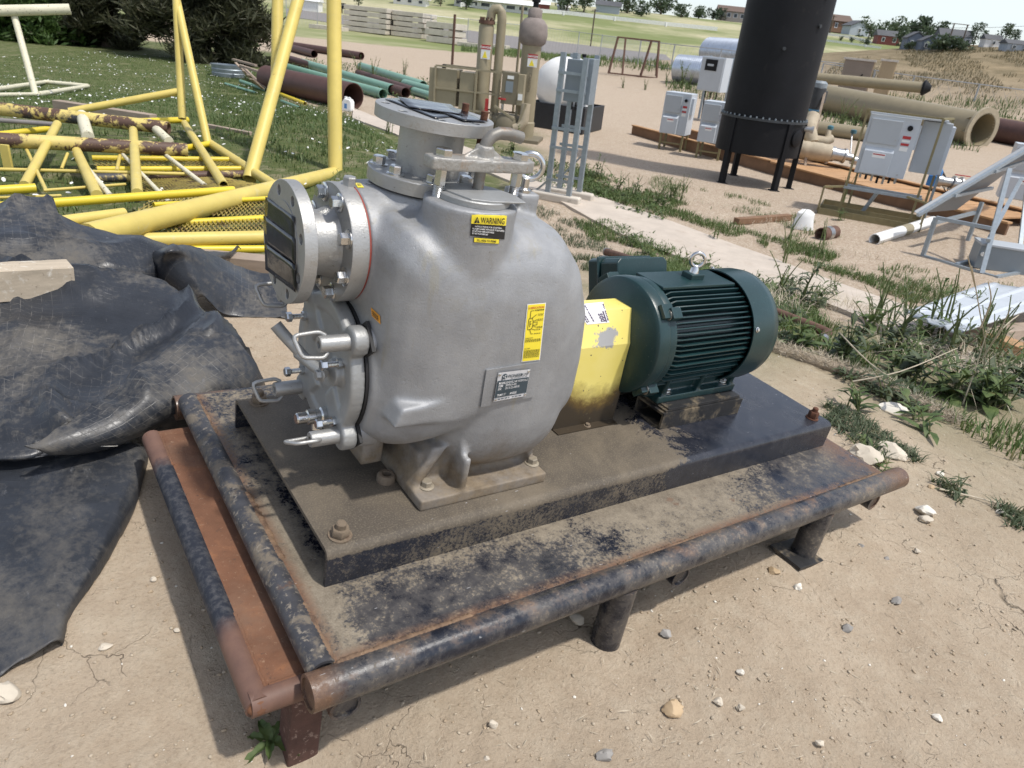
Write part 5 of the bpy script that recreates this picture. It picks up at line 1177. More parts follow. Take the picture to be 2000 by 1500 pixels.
# ---- solar rack at the right edge
def solar():
    t=thing('solar_rack','tilted solar panel seen from behind on a galvanised strut rack','solar rack')
    d=dep(gp(1800,497)); q=d/FPX
    def V(px,py,dd=0): return pd(px,py,d+dd)
    for pts in ((V(1785,420,.1),V(2040,262,1.0)),):
        pass
    A,B,Cc,D=V(1790,417,.3),V(1868,410,1.5),V(2110,230,2.4),V(2050,262,.9)
    n=np.cross(B-A,D-A); n/=np.linalg.norm(n); n=n if n[2]>0 else -n
    b=MB(); vs=[A,B,Cc,D]; b.add([tuple(v) for v in vs]+[tuple(v+n*.05) for v in vs],[(0,1,2,3),(7,6,5,4),(0,4,5,1),(1,5,6,2),(2,6,7,3),(3,7,4,0)]); b.build('panel',pm('panel back',(.20,.22,.24),.5,0,.05,3,world=True),t,30,.004)
    b=MB(); off=-n*.03
    b.bar(A+off,D+off,.05,.05); b.build('panel_rail',GALV,t,30)
    for f in (.25,.55,.85):
        p0=A*(1-f)+D*f+off*2; p1=B*(1-f)+Cc*f+off*2; part('cross_rail',GALV,t,lambda b:b.bar(p0,p1,.05,.045),30)
    for f in (.2,.45,.7,.95): part('panel_seam',GREY,t,lambda b:b.bar(A*(1-f)+D*f-n*.008,B*(1-f)+Cc*f-n*.008,.03,.012),30)
    f0=gp(1802,500); f1=gp(1917,535); f2=gp(1890,470); 
    def up(G,py): z=zat(G,py); return np.array([G[0],G[1],z])
    part('front_leg',GALV,t,lambda b:b.bar(f0,up(f0,425),.05,.05),30); part('post',GALV,t,lambda b:b.bar(f1,pd(1972,330,dep(f1)+.1),.055,.055),30); part('back_leg',GALV,t,lambda b:b.bar(f2,up(f2,395),.05,.05),30); part('back_leg',GALV,t,lambda b:b.bar(gp(1990,500),pd(2010,330,dep(f2)),.05,.05),30)
    part('base_rail',GALV,t,lambda b:b.bar(f0,gp(1945,542),.05,.045),30); part('base_rail',GALV,t,lambda b:b.bar(gp(1868,517,.02),gp(1900,508,.02),.05,.045),30); part('base_rail',GALV,t,lambda b:b.bar(gp(1945,542,.01),gp(2060,520,.01),.05,.045),30)
    part('mid_rail',GALV,t,lambda b:b.bar(up(f0,425),pd(1936,446,dep(f1)),.05,.045),30); part('mid_rail',GALV,t,lambda b:b.bar(pd(1822,436,d+.1),pd(1905,415,d+.9),.05,.045),30); part('brace',GALV,t,lambda b:b.bar(pd(1930,470,dep(f1)),pd(1995,350,d+.8),.05,.045),30)
    # battery chest and one more cabinet beyond
    t,k,G=conf('battery_chest','low blue-grey steel chest on the ground under the solar rack','chest',1948,530,-.25); w_,d_,h_=86*k,52*k,52*k
    P_(t,'chest_body',GREYB,(-w_*.5,0,0),(w_*.55,d_,h_*.86)); P_(t,'chest_lid',GREYD,(-w_*.52,-.02,h_*.862),(w_*.57,d_+.02,h_*.95)); C_(t,'cable_gland',WHITE,(-w_*.42,-.001,h_*.55),(-w_*.42,-.03,h_*.55),4*k,12)
    t,k,G=conf('drive_cabinet','pale grey drive cabinet cut by the right picture edge behind the solar panel','cabinet',1985,418,-.42); drive_cabinet(t,88*k,40*k,100*k,28*k,k)
    for s in (-1,1): P_(t,'leg',OLIVE,(s*36*k-2*k,-2*k,-.02),(s*36*k+2*k,2*k,28*k-.001))
solar()
# ---- ground clutter on the right
def clutter():
    b=MB(); W=[gp(1708,468,.06),gp(1822,432,.06)]; b.pipe(W[0],W[1],14*mpp(W[0])*.8,.01,12); o=b.build('white_pipe',WHITE,None,30,label='short white plastic pipe length on the gravel before the cabinet stand',cat='pipe')
    m_,L=frame(W[0],W[1]); r=14*mpp(W[0])*.8; MB().ring([(r*1.03,L*.42),(r*1.03,L*.55),(r*1.005,L*.55),(r*1.005,L*.42)],m_,12).build('tan_band',TAN,o,30)
    # crumpled white sack
    me=None; b=MB(); m_,k,G=spot(1566,447); n=12; vs=[];fs=[]
    for j in range(7):
        for i in range(n):
            a=2*pi*i/n; r=(22-1.2*j)*k*(1+.18*mnoise.noise(Vector((i*1.3,j*.9,4)))) if j<6 else 8*k; vs.append((r*cos(a),r*.6*sin(a),(j*6.2+2.5*mnoise.noise(Vector((i*.9,j*1.3,1))))*k))
    for j in range(6):
        for i in range(n): fs.append((j*n+i,j*n+(i+1)%n,(j+1)*n+(i+1)%n,(j+1)*n+i))
    fs.append(tuple(6*n+i for i in range(n))); b.add(vs,fs,m_); b.build('white_sack',WHITE,None,50,label='crumpled white sack standing on the gravel beside a rusty spool',cat='sack')
    W=[gp(1603,458,.07),gp(1630,453,.07)]; b=MB(); b.pipe(W[0],W[1],13*mpp(W[0]),.012,20); o=b.build('pipe_spool',RUSTS,None,30,label='short rusty pipe spool lying by the white sack',cat='pipe'); m_,L=frame(W[0],W[1]); MB().ring([(13.6*mpp(W[0]),L*.35),(13.6*mpp(W[0]),L*.62),(13.05*mpp(W[0]),L*.62),(13.05*mpp(W[0]),L*.35)],m_,20).build('band',INOXB,o,30)
    b=MB(); W=[gp(1438,432,.05),gp(1542,424,.05)]; b.bar(W[0],W[1],14*mpp(W[0]),12*mpp(W[0])); b.build('timber',WOODD,None,30,.006,label='brown squared timber lying on the gravel below the black tank',cat='timber')
    W=[gp(1690,452,.03),gp(1850,410,.03)]
    # white ribbed roofing sheets on timbers
    A=[gp(1765,610,.16),gp(1925,552,.30)]; B=[gp(1870,650,.16),gp(2100,575,.25)]
    b=MB(); nu,nv=24,8; vs=[]
    for j in range(nv+1):
        for i in range(nu+1):
            u,v=i/nu,j/nv; p=(A[0]*(1-v)+A[1]*v)*(1-u)+(B[0]*(1-v)+B[1]*v)*u; p=p+np.array([0,0,.016 if (i%8) in (2,3) else 0.]); vs.append(tuple(p))
    o=b.add(vs,[(j*(nu+1)+i,j*(nu+1)+i+1,(j+1)*(nu+1)+i+1,(j+1)*(nu+1)+i) for j in range(nv) for i in range(nu)]); o=b.build('roofing_sheet',GREY,None,25,label='white ribbed roofing sheet propped on timbers at the path edge',cat='sheet'); s=o.modifiers.new('th','SOLIDIFY'); s.thickness=.012
    b=MB(); b.bar(gp(1900,658,.06),gp(2100,640,.06),.16,.12); b.build('timber',WOODO,None,30,.008,label='grey squared timber under the white roofing sheet',cat='timber')
    b=MB(); b.bar(gp(1935,672,.04),gp(2100,740,.04),.17,.15); b.build('timber',WOODN,None,30,.008,label='thick brown timber on the path at the right picture edge',cat='timber')
    # rusty pipes behind the motor
    for lab,pts,r in (('rusty pipe with threaded elbow end lying in the weeds beyond the fan cowl',[(1490,600,.05),(1600,643,.05),(1616,650,.045),(1606,664,.02)],9),('rusty pipe with bright coupling poking from weeds above the terminal box',[(1185,492,.05),(1290,525,.05)],7),('dark rusty pipe lying just below its twin in the weeds',[(1180,506,.04),(1270,545,.04)],6)):
        W=[gp(*p) for p in pts]; b=MB(); b.tube([tuple(q) for q in W],r*mpp(W[0]),12); o=b.build('rusty_pipe',RUSTS,None,40,label=lab,cat='pipe',group='rusty pipes in the weeds'); q=Vector(W[-1])-Vector(W[-2]); q.normalize(); p=Vector(W[-1]) if r==9 else Vector(W[0]); MB().ring([(r*1.15*mpp(W[0]),-.02),(r*1.15*mpp(W[0]),.02),(r*.8*mpp(W[0]),.02),(r*.8*mpp(W[0]),-.02)],frame(p,p+q)[0],14).build('coupling',INOXB,o,40)
clutter()
# ---- pipe yard on the right
def pipe_run(name,lab,cat,pa,pb,rpx,mat,h=None,flange=False,grp=None,n=32,cap=None):
    """pa,pb: picture positions of the axis ends, resting on the ground"""
    G=[gp(pa[0],pa[1]),gp(pb[0],pb[1])]; r=rpx*mpp(G[1]); A=[g+np.array([0,0,r if h is None else h]) for g in G]
    b=MB(); b.pipe(A[0],A[1],r,r*.06,n); o=b.build(name,mat,None,40,label=lab,cat=cat,group=grp); return o,A,r
def pipeyard():
    o,A,r=pipe_run('tan_pipe','very large tan steel pipe with broad end flange right of the tank','pipe',(1545,206),(1908,286),31,TANPIPE)
    m_,L=frame(A[0],A[1]); MB().ring([(r*1.32,L-.09),(r*1.32,L),(r*.94,L),(r*.94,L-.09)],m_,40).build('end_flange',pm('chalky flange',(.36,.31,.22),.8,0,.15,8,.3,30,world=True),o,40)
    for i in range(8):
        a=2*pi*i/8+.2; b=MB(); b.prism([(r*1.0,L-.42),(r*1.28,L-.091),(r*1.0,L-.091)],-.012,.012,'y',m_@rotz(a)); b.build('gusset',TANPIPE,o,30)
    for f,m2 in ((.80,REDP),): 
        P=A[0]*(1-f)+A[1]*f; b=MB(); b.box((-.05,-.004,-.07),(.05,.004,.07),T(*(P-np.append(FW,0)*r*.93+np.array([0,0,r*.36])))@rotz(math.atan2(RT[1],RT[0]))@Matrix.Rotation(-.38,4,'X')); b.build('paint_mark',m2,o,30)
    o,A,r=pipe_run('slim_tan_pipe','slim tan pipe with black capped end lying above the large tan pipe','pipe',(1400,171),(1790,212),10,TANPIPE,h=.95); m_,L=frame(A[0],A[1]); MB().lathe([(r*1.2,L-.05),(r*1.5,L+.05),(r*.5,L+.35)],m_,14).build('end_cap',BLK,o,40)
    pipe_run('tan_pipe','tan pipe lying low against the front of the large flanged pipe','pipe',(1400,236),(1700,278),13,TANPIPE)
    o,A,r=pipe_run('brown_pipe','brown ribbed pipe reaching out of the picture behind the flanged end','pipe',(1900,268),(2150,318),24,BRPIPE)
    for q in range(3): pipe_run('timber_skid','pale timber skid rail numbered among three beyond the brown pipe','timber',(1930,232+5*q),(2150,262+5*q),3,WOODN,grp='timber skid rails') if 0 else None
    b=MB(); b.bar(gp(1930,232,.2),gp(2130,262,.2),.25,.25); b.build('timber',SHEDT,None,30,label='pale squared timber lying beyond the brown ribbed pipe',cat='timber')
    for (pa,pb,lab) in (((1318,161),(1500,180),'corrugated galvanised culvert pipe, nearer and lower of the two'),((1378,128),(1520,142),'corrugated galvanised culvert pipe, farther of the two by the fence')):
        G=[gp(*pa),gp(*pb)]; r=25*mpp(G[0]); A=[g+np.array([0,0,r]) for g in G]; m_,L=frame(A[0],A[1]); n=176; prof=[(r*(1+.024*sin(i*pi/2)),L*i/n) for i in range(n+1)]; prof+=[(r*.94,L),(r*.94,0)]
        MB().ring(prof,m_,36).build('culvert_pipe',CULV,None,60,label=lab,cat='culvert pipe',group='galvanised culvert pipes')
CULV=pm('bright galvanised corrugation',(.50,.55,.62),.34,.75,.15,3,world=True,spots=[(3,.55,.7,(.34,.37,.42))])
pipeyard()
def sheds():
    for (px,py,w_,d_,h_,mt,lab) in ((1662,184,52,26,60,SHEDM,'taupe ribbed storage shed with dark graffiti mark'),(1718,186,26,24,60,SHEDT,'tan storage shed, narrower, right behind the taupe one')):
        t,k,G=conf('storage_shed',lab,'shed',px,py,-.40,'storage sheds by the fence'); w2,d2,h2=w_*k,d_*k*1.6,h_*k
        P_(t,'wall',mt,(-w2/2,-d2/2,-.1),(w2/2,d2/2,h2))
        n=10
        for i in range(n): x=-w2/2+w2*(i+.5)/n; P_(t,'wall_rib',mt,(x-.02,-d2/2-.03,0),(x+.02,-d2/2-.001,h2*.97),0)
        for i in range(6): y=-d2/2+d2*(i+.5)/6; P_(t,'wall_rib',SHEDT,(w2/2+.001,y-.02,0),(w2/2+.03,y+.02,h2*.97),0)
        P_(t,'roof',pm('pale roof',(.55,.50,.44),.6),(-w2/2-.08,-d2/2-.08,h2+.001),(w2/2+.08,d2/2+.08,h2+.10))
        if mt is SHEDM:
            b=MB(); y=-d2/2-.034; b.tube([(w2*.22,y,h2*.62),(w2*.16,y,h2*.55),(w2*.25,y,h2*.48),(w2*.18,y,h2*.40),(w2*.24,y,h2*.33),(w2*.13,y,h2*.36)],.035,6); b.build('graffiti_mark',BLK,t,50)
sheds()
def fence():
    FEN=pm('galvanised fence',(.40,.41,.42),.45,.4,.08,8,world=True)
    def run(name,lab,pts,hpx):
        t=thing(name,lab,'fence'); W=[gp(*p) for p in pts]; tops=[]
        for G in W:
            k=mpp(G); h=hpx*k; part('post',FEN,t,lambda b:b.cyl((G[0],G[1],G[2]-.2),(G[0],G[1],G[2]+h),.045,n=8),40); tops.append(np.array([G[0],G[1],G[2]+h*.97]))
        for a,c in zip(tops[:-1],tops[1:]): part('top_rail',FEN,t,lambda b:b.cyl(tuple(a),tuple(c),.03,n=6),40)
        # chain link: fine diagonal wires
        b=MB()
        for (a,c,ga,gc) in zip(tops[:-1],tops[1:],W[:-1],W[1:]):
            L=np.linalg.norm(c-a); n=max(6,int(L/.55))
            for i in range(n):
                for s in (0,1):
                    f0,f1=i/n,min(1,(i+1)/n); p=(a*(1-f0)+c*f0) if s else (ga*(1-f0)+gc*f0); q=(ga*(1-f1)+gc*f1) if s else (a*(1-f1)+c*f1); b.tube([tuple(p),tuple(q)],.005,3)
        b.build('wire_mesh',FEN,t,0,kind='stuff')
    run('chain_link_fence','chain-link fence along the road behind the slab stacks',[(560,44),(620,52),(690,60),(768,70),(840,78),(912,85),(984,93),(1058,101),(1126,110),(1170,116),(1245,126),(1310,134),(1400,143),(1520,158),(1640,172)],44)
    run('boundary_fence','chain-link fence crossing below the brown hill',[(1600,158),(1700,171),(1776,182),(1902,198),(2040,216)],32)
fence()
def slabs():
    rd=random.Random(3)
    for (px,py,w_,n,hh,lab) in ((726,64,90,5,9.2,'tallest stack of precast concrete slabs, leftmost by the fence'),(808,73,64,5,9.0,'ragged middle stack of concrete slabs by the fence'),(868,84,58,3,12.5,'lighter stack of three thick concrete slabs, rightmost')):
        t,k,G=conf('slab_stack',lab,'slab stack',px,py,-.25,'precast slab stacks')
        for i in range(n):
            x=rd.uniform(-3,3)*k; P_(t,'slab',SLAB,(-w_/2*k+x,-30*k,(i*hh)*k),(w_/2*k+x,40*k,(i*hh+hh*.84)*k),.03)
            if i<n-1:
                for s in (-.7,.7): P_(t,'spacer',WOODO,(s*w_/2*k-2*k,-28*k,(i*hh+hh*.84)*k),(s*w_/2*k+2*k,38*k,(i*hh+hh)*k),0)
    for (px,py,w_,lab) in ((924,92,60,'single flat concrete slab lying right of the slab stacks'),(974,95,34,'small flat concrete slab by the insulated tower'),(640,58,70,'low flat slab lying left of the slab stacks')):
        t=MB(); m_,k,G=spot(px,py,-.2); t.box((-w_/2*k,-10*k,0),(w_/2*k,20*k,7*k),m_); t.build('concrete_slab',SLAB,None,30,.02,label=lab,cat='slab',group='single slabs')
    # dark iron trestle by the road
    t,k,G=conf('iron_trestle','rusty open iron trestle frame standing by the road fence','trestle',1236,148,-.1)
    Wd,Hh=41*k,66*k
    for s in (-1,1): 
        P_(t,'top_bar',RUSTS,(-Wd,s*10*k-.04,Hh-.08),(Wd,s*10*k+.04,Hh))
        for x,dx in ((-Wd+.05,-8*k),(-Wd*.6,4*k),(Wd*.6,-10*k),(Wd-.05,6*k)): part('leg',RUSTS,t,lambda b:b.bar((x,s*10*k,Hh-.08),(x+dx,s*24*k,0),.09,.09),30)
    P_(t,'foot_bar',RUSTS,(-Wd*1.1,-26*k,0),(Wd*1.1,-23*k,.08))
slabs()
# ================================================================ TAN PROCESS EQUIPMENT (middle distance)
def signplate(t,m_,w_,h_,k):
    part('sign',WHITE,t,lambda b:b.box((-w_/2,-.008,0),(w_/2,0,h_),m_),30); part('sign_header',REDP,t,lambda b:b.box((-w_/2,-.012,h_*.68),(w_/2,-.0085,h_),m_),30); part('sign_triangle',MAT['yel_st'],t,lambda b:b.prism([(-w_*.32,h_*.08),(w_*.22,h_*.08),(-w_*.05,h_*.60)],-.012,-.0085,'y',m_),30)
    vs,fs=text_mesh('DANGER',h_*.22,'CENTER',True); b=MB(); b.add([(x,-.0135,y+h_*.75) for x,y,_ in vs],fs,m_); b.build('lettering',WHITE,t,0)
def process():
    # twin column
    t,k,G=conf('vapor_column','tan vertical column with bolted head, danger sign and elbowed return pipe','column',935,262,-.1)
    h=205*k; part('shell',TAN,t,lambda b:b.lathe([(14*k,0),(14*k,h*.92),(12*k,h*.945)],None,28),40)
    part('head_flange',RUSTS,t,lambda b:b.lathe([(15*k,h*.945),(15*k,h*.975)],None,24),40)
    st=MB(); st.lathe([(1.6*k,0),(1.6*k,9*k)],None,6); me=st.mesh('head_bolt',30); me.materials.append(RUSTS)
    for i in range(10): a=2*pi*i/10; put('head_bolt',me,None,t,T(12*k*cos(a),12*k*sin(a),h*.955))
    part('return_pipe',TAN,t,lambda b:b.tube([(27*k,2*k,0),(27*k,2*k,h*.55),(27*k,2*k,h*.99),(25*k,2*k,h*1.05),(20*k,2*k,h*1.075),(12*k,2*k,h*1.07),(7*k,2*k,h*1.04),(6*k,2*k,h*.985)],8.5*k,16),50)
    signplate(t,T(4*k,-13.6*k,h*.66),17*k,24*k,k)
    vs,fs=text_mesh('KNOCKOUT',9*k,'LEFT',True); b=MB(); b.add([( -7*k+y*.9, -12.4*k, h*.56-x) for x,y,_ in vs],fs); b.build('lettering',BLK,t,0)
    # insulated tower
    t,k,G=conf('insulated_tower','tall tan column lagged with mauve insulation under a black fan head','column',1021,270,-.1); h=170*k
    part('shell',TAN,t,lambda b:b.lathe([(20*k,0),(20*k,30*k),(18*k,32*k),(18*k,h)],None,28),40)
    b=MB(); n=22; prof=[(18.5*k,h*.97),(25*k,h),(26*k,h+14*k),(25*k,h+30*k),(19*k,h+38*k),(13*k,h+41*k),(13*k,h+54*k),(8*k,h+58*k)]; vs=[];fs=[]
    for j,(r,z) in enumerate(prof):
        for i in range(n): a=2*pi*i/n; q=1+.08*mnoise.noise(Vector((cos(a)*2,sin(a)*2,j*1.1))); vs.append((r*q*cos(a),r*q*sin(a),z))
    for j in range(len(prof)-1):
        for i in range(n): fs.append((j*n+i,j*n+(i+1)%n,(j+1)*n+(i+1)%n,(j+1)*n+i))
    b.add(vs,fs); b.build('lagging',PINKI,t,60)
    part('fan_head',BLK,t,lambda b:b.lathe([(5*k,h+57*k),(5*k,h+66*k),(8*k,h+67*k),(8*k,h+82*k),(11*k,h+86*k),(11*k,h+93*k)],None,20),40); part('gauge_arm',GALV,t,lambda b:b.cyl((-10*k,0,h+78*k),(-16*k,0,h+110*k),1.5*k),40)
    signplate(t,T(6*k,-18.6*k,h*.76),18*k,22*k,k); vs,fs=text_mesh('CARBON',8*k,'LEFT',True); b=MB(); b.add([(2*k+y*.9,-18.7*k,h*.70-x) for x,y,_ in vs],fs); b.build('lettering',TAND,t,0)
    # enclosure frame with two housings behind
    t,k,G=conf('equipment_rack','open tan equipment frame with two blank housings and a control panel','frame',905,262,-.12)
    W_,H_,D_=85*k,96*k,60*k
    for x in (-62*k,18*k,62*k,100*k):
        for y in (0,D_): P_(t,'upright',TAN,(x-2*k,y-2*k,0),(x+2*k,y+2*k,H_*1.22))
    for z in (2*k,H_*.45,H_*.8,H_*1.21): 
        for y in (0,D_): P_(t,'rail',TAN,(-62*k,y-1.5*k,z),(100*k,y+1.5*k,z+3*k),0)
    P_(t,'housing',TAN,(-74*k,2*k,H_*.50),(-20*k,D_*.8,H_*1.18)); P_(t,'housing',TAN,(-14*k,2*k,H_*.42),(14*k,D_*.8,H_*1.16)); C_(t,'vent_cap',BLK,(-50*k,D_*.3,H_*1.18),(-50*k,D_*.3,H_*1.25),4*k)
    P_(t,'control_panel',TAND,(70*k,-16*k,H_*.68),(100*k,8*k,H_*1.26)); P_(t,'control_panel_side',TAN,(100.2*k,-15*k,H_*.68),(112*k,8*k,H_*1.24)); P_(t,'panel_label',WHITE,(80*k,-16.6*k,H_*1.14),(92*k,-16.1*k,H_*1.20),0); P_(t,'panel_gauge',GREYB,(78*k,-16.6*k,H_*.90),(92*k,-16.1*k,H_*1.10),0); P_(t,'switch_box',WHITE,(103*k,-18*k,H_*.78),(111*k,-15.2*k,H_*.89),0)
    P_(t,'base_plate',TAND,(-74*k,-20*k,-.02),(150*k,D_,6*k))
    b=MB(); b.lathe([(26*k,0),(28*k,10*k),(28*k,30*k),(22*k,40*k)],T(84*k,4*k,6*k),20); b.lathe([(10*k,0),(10*k,34*k),(14*k,34*k),(14*k,38*k)],T(60*k,-6*k,34*k)@Matrix.Rotation(-pi/2,4,'Y')@T(0,0,-30*k),16); b.build('blower_body',TAND,t,40)
    b=MB(); b.tube([(118*k,-10*k,70*k),(118*k,-12*k,40*k),(112*k,-14*k,28*k),(100*k,-14*k,24*k)],9*k,14); b.build('elbow_pipe',INSUL,t,50)
    C_(t,'hand_wheel',REDP,(74*k,-10*k,72*k),(74*k,-10*k,75*k),9*k,18); C_(t,'valve_stem',INOXB,(74*k,-10*k,48*k),(74*k,-10*k,82*k),2.5*k,10); P_(t,'extinguisher',REDP,(40*k,-10*k,38*k),(46*k,-4*k,70*k)); part('side_brace',TAN,t,lambda b:b.bar((100*k,-18*k,5*k),(120*k,-18*k,70*k),4*k,4*k),30); part('side_brace',TAN,t,lambda b:b.bar((100*k,-18*k,40*k),(60*k,-18*k,60*k),4*k,4*k),30)
    for (px,py,top,th,lab) in ((877,232,28,5,'thin rust-brown pole standing before the tan frame'),(998,262,10,5,'thin tan vent pole beside the insulated tower'),(1017,262,30,5,'slim grey conduit pole against the insulated tower')):
        G=gp(px,py); z=zat(G,top); b=MB(); b.cyl(tuple(G),(G[0],G[1],z),th*mpp(G)/2,n=10); b.build('pole',RUSTS if th==5 and px==877 else TAN,None,40,label=lab,cat='pole',group='thin poles at the tan unit')
    G=gp(1018,258); b=MB(); k=mpp(G); b.box((-5*k,-4*k,0),(5*k,4*k,zat(G,70)-G[2]),T(*G)@rotz(math.atan2(RT[1],RT[0]))); b.build('strut_post',GALV,None,30,.01,label='grey strut post rising in front of the insulated tower',cat='post')
    # white poly tank in its black trough
    t,k,G=conf('poly_tank','white plastic tank with rounded end sitting in a black trough','tank',1090,250,-.35)
    R=50*k; b=MB(); b.lathe([(4*k,-62*k),(R*.6,-56*k),(R*.92,-40*k),(R,-20*k),(R,40*k),(R*.92,60*k),(R*.6,74*k),(4*k,78*k)],T(0,30*k,28*k+R)@Matrix.Rotation(pi/2,4,'X'),36); b.build('tank_shell',WHITE,t,60); C_(t,'lid',GREYB,(14*k,10*k,26*k+2*R-6*k),(14*k,10*k,34*k+2*R),10*k,18)
    b=MB(); b.box((-52*k,-46*k,0),(64*k,-43*k,46*k)); b.box((-52*k,80*k,0),(64*k,83*k,46*k)); b.box((-52*k,-43*k,0),(-49*k,80*k,46*k)); b.box((61*k,-43*k,0),(64*k,80*k,46*k)); b.box((-49*k,-43*k,0),(61*k,80*k,26*k)); b.build('trough',pm('black trough',(.018,.02,.024),.5,world=True),t,30,.01)
    P_(t,'meter_box',WHITE,(40*k,-20*k,46*k),(56*k,0,66*k)); 
    t,k,G=conf('grey_strut_stand','grey strut stand with small cabinet on concrete feet in front of the white tank','stand',1068,388,-.35)
    W_=46*k; H_=262*k; D_=52*k
    for x,y,z1 in ((0,0,H_),(W_,-8*k,H_*.98),(0+6*k,D_,H_),(W_+2*k,D_,H_)): part('strut_leg',GALV,t,lambda b:b.box((x-4.5*k,y-4*k,.05),(x+4.5*k,y+4*k,z1)),30)
    for z in (36*k,96*k,130*k,196*k,226*k):
        for y in (-5*k,D_): P_(t,'strut_rail',GALV,(-4*k,y-3*k,z),(W_+6*k,y,z+5*k),0)
    P_(t,'cabinet',GREYB,(6*k,8*k,180*k),(W_-4*k,D_*.8,252*k)); P_(t,'cabinet_side',GALV,(W_-3.8*k,8*k,178*k),(W_+10*k,D_*.8,256*k)); C_(t,'vent_cap',BLK,(W_*.7,D_*.4,256*k),(W_*.7,D_*.4,262*k),4*k,12)
    for x in (W_*.45,W_*.6): C_(t,'conduit',BLK,(x,D_*.4,166*k),(x,D_*.4,180*k),1.5*k,8)
    part('brace',GALV,t,lambda b:b.bar((W_*.2,D_,40*k),(W_*.9,D_,80*k),3*k,3*k),30); part('brace',GALV,t,lambda b:b.bar((0,0,36*k),(-40*k,D_*.8,3*k),3*k,3*k),30)
    for (x,y) in ((10*k,-6*k),(18*k,D_)): P_(t,'concrete_foot',SLAB,(x-40*k,y-10*k,-.02),(x+60*k,y+10*k,14*k),.03)
    t,k,G=conf('meter_post','small white meter box on a grey post left of the tan column','meter',862,238,-.25)
    P_(t,'post',GALV,(-2*k,0,0),(4*k,4*k,88*k)); P_(t,'box',WHITE,(-13*k,-12*k,52*k),(13*k,-.001,86*k)); P_(t,'box_label',GREYB,(-8*k,-12.6*k,72*k),(-1*k,-12.1*k,77*k),0); P_(t,'side_door',GREY,(13.2*k,-11*k,52.5*k),(19*k,-.001,84*k)); C_(t,'conduit',GALV,(-6*k,-4*k,0),(-6*k,-4*k,52*k),2*k)
process()
# ================================================================ PIPE PILE, JUG, STOCK TANK (left middle)
def pile():
    def run(pa,pb,r,mat,lab,nm='stacked_pipe',grp='pipes lying in the weeds',lift=0):
        G=[gp(*pa),gp(*pb)]; rr=r*mpp(G[1]); A=[g+np.array([0,0,rr+lift]) for g in G]; b=MB(); b.pipe(A[0],A[1],rr,rr*.07,24); b.build(nm,mat,None,40,label=lab,cat='pipe',group=grp)
    run((522,176),(690,215),25,BRPIPE,'widest brown pipe with a dark open mouth behind the yellow frame','big_brown_pipe')
    run((560,140),(748,194),9.5,GRPIPE,'mint green pipe lying right against the big brown pipe'); run((590,131),(766,186),10,GRPIPE,'second mint green pipe from the big brown pipe, slightly thicker')
    run((560,122),(792,192),10,BRPIPE,'slim brown pipe among the mint green ones'); run((700,150),(806,186),8,BRPIPE,'dark brown pipe beside the rightmost green pipes'); run((705,138),(826,177),9,GRPIPE,'farthest mint green pipe near the tan housing'); run((790,172),(852,190),9,GRPIPE,'short mint green pipe close to the tan housing'); run((796,182),(846,198),8,GRPIPE,'lowest short mint green pipe at the tan housing')
    run((560,98),(614,113),7,BRPIPE,'short dark pipe on bare ground beyond the pile'); run((575,96),(706,117),7,BRPIPE,'long dark pipe on bare ground beyond the pile')
    run((470,162),(520,180),3.5,GRPIPE,'thin green rod in the grass left of the big brown pipe',grp='thin rods in the grass'); run((440,166),(500,184),2.5,GRPIPE,'thinnest green rod in the grass by the stock tank',grp='thin rods in the grass'); run((545,186),(596,206),3.5,YEL2,'thin bright yellow rod before the big brown pipe',grp='thin rods in the grass'); run((620,196),(690,214),2.5,YEL2,'thin yellow rod under the big brown pipe',grp='thin rods in the grass'); run((550,200),(585,214),3,GRPIPE,'short thin green rod beside the yellow rod',grp='thin rods in the grass')
    # jug
    t,k,G=conf('plastic_jug','white plastic jug with blue label standing in the grass by the path','jug',680,217,-.3)
    b=MB(); b.prism([(-10*k,0),(10*k,0),(10*k,17*k),(7*k,22*k),(-5*k,23*k),(-10*k,17*k)],-7*k,7*k,'y'); b.build('jug_body',WHITE,t,40,.02); C_(t,'cap',WHITE,(-5*k,0,22.5*k),(-5*k,0,26*k),3*k,12); b=MB(); b.tube([(-2*k,0,23*k),(3*k,0,25*k),(7*k,0,22*k),(9*k,0,14*k)],1.4*k,8); b.build('handle',WHITE,t,50); P_(t,'label',pm('blue label',(.10,.25,.50),.5),(-4.5*k,-7.3*k,5*k),(1.5*k,-7.02*k,14*k),0)
    # galvanised stock tank with scrap boards
    t,k,G=conf('stock_tank','oval galvanised stock tank by the pine with scrap boards on it','tank',446,150,.1)
    a,c,h=30*k,14*k,22*k; vs=[];fs=[];n=28
    for (s,z) in ((1,0),(1.04,h*.3),(1.0,h*.35),(1.04,h*.62),(1.0,h*.68),(1.06,h),(1.0,h),(.97,.02)):
        for i in range(n): q=2*pi*i/n; vs.append((a*s*cos(q),c*s*sin(q)*1.5,z))
    for j in range(7):
        for i in range(n): fs.append((j*n+i,j*n+(i+1)%n,(j+1)*n+(i+1)%n,(j+1)*n+i))
    fs.append(tuple(7*n+i for i in range(n))); b=MB(); b.add(vs,fs); b.build('tank_wall',pm('dull galvanised tank',(.27,.31,.34),.45,.4,world=True),t,40)
    t=thing('scrap_pallet','broken pale pallet boards heaped against the stock tank','pallet')
    rd=random.Random(8); 
    for i in range(9):
        p=gp(462+i*4+rd.uniform(-4,4),122+i*4,.35+rd.uniform(-.1,.15)); q=gp(490+i*3+rd.uniform(-6,10),150+i*3,.12); part('board',WOODO,t,lambda b:b.bar(p,q,.10,.025),30)
    for (x0,y0,x1,y1) in ((455,116,500,128),(470,128,512,142)): part('crosspiece',WOODO,t,lambda b:b.bar(gp(x0,y0,.42),gp(x1,y1,.40),.09,.06),30)
pile()
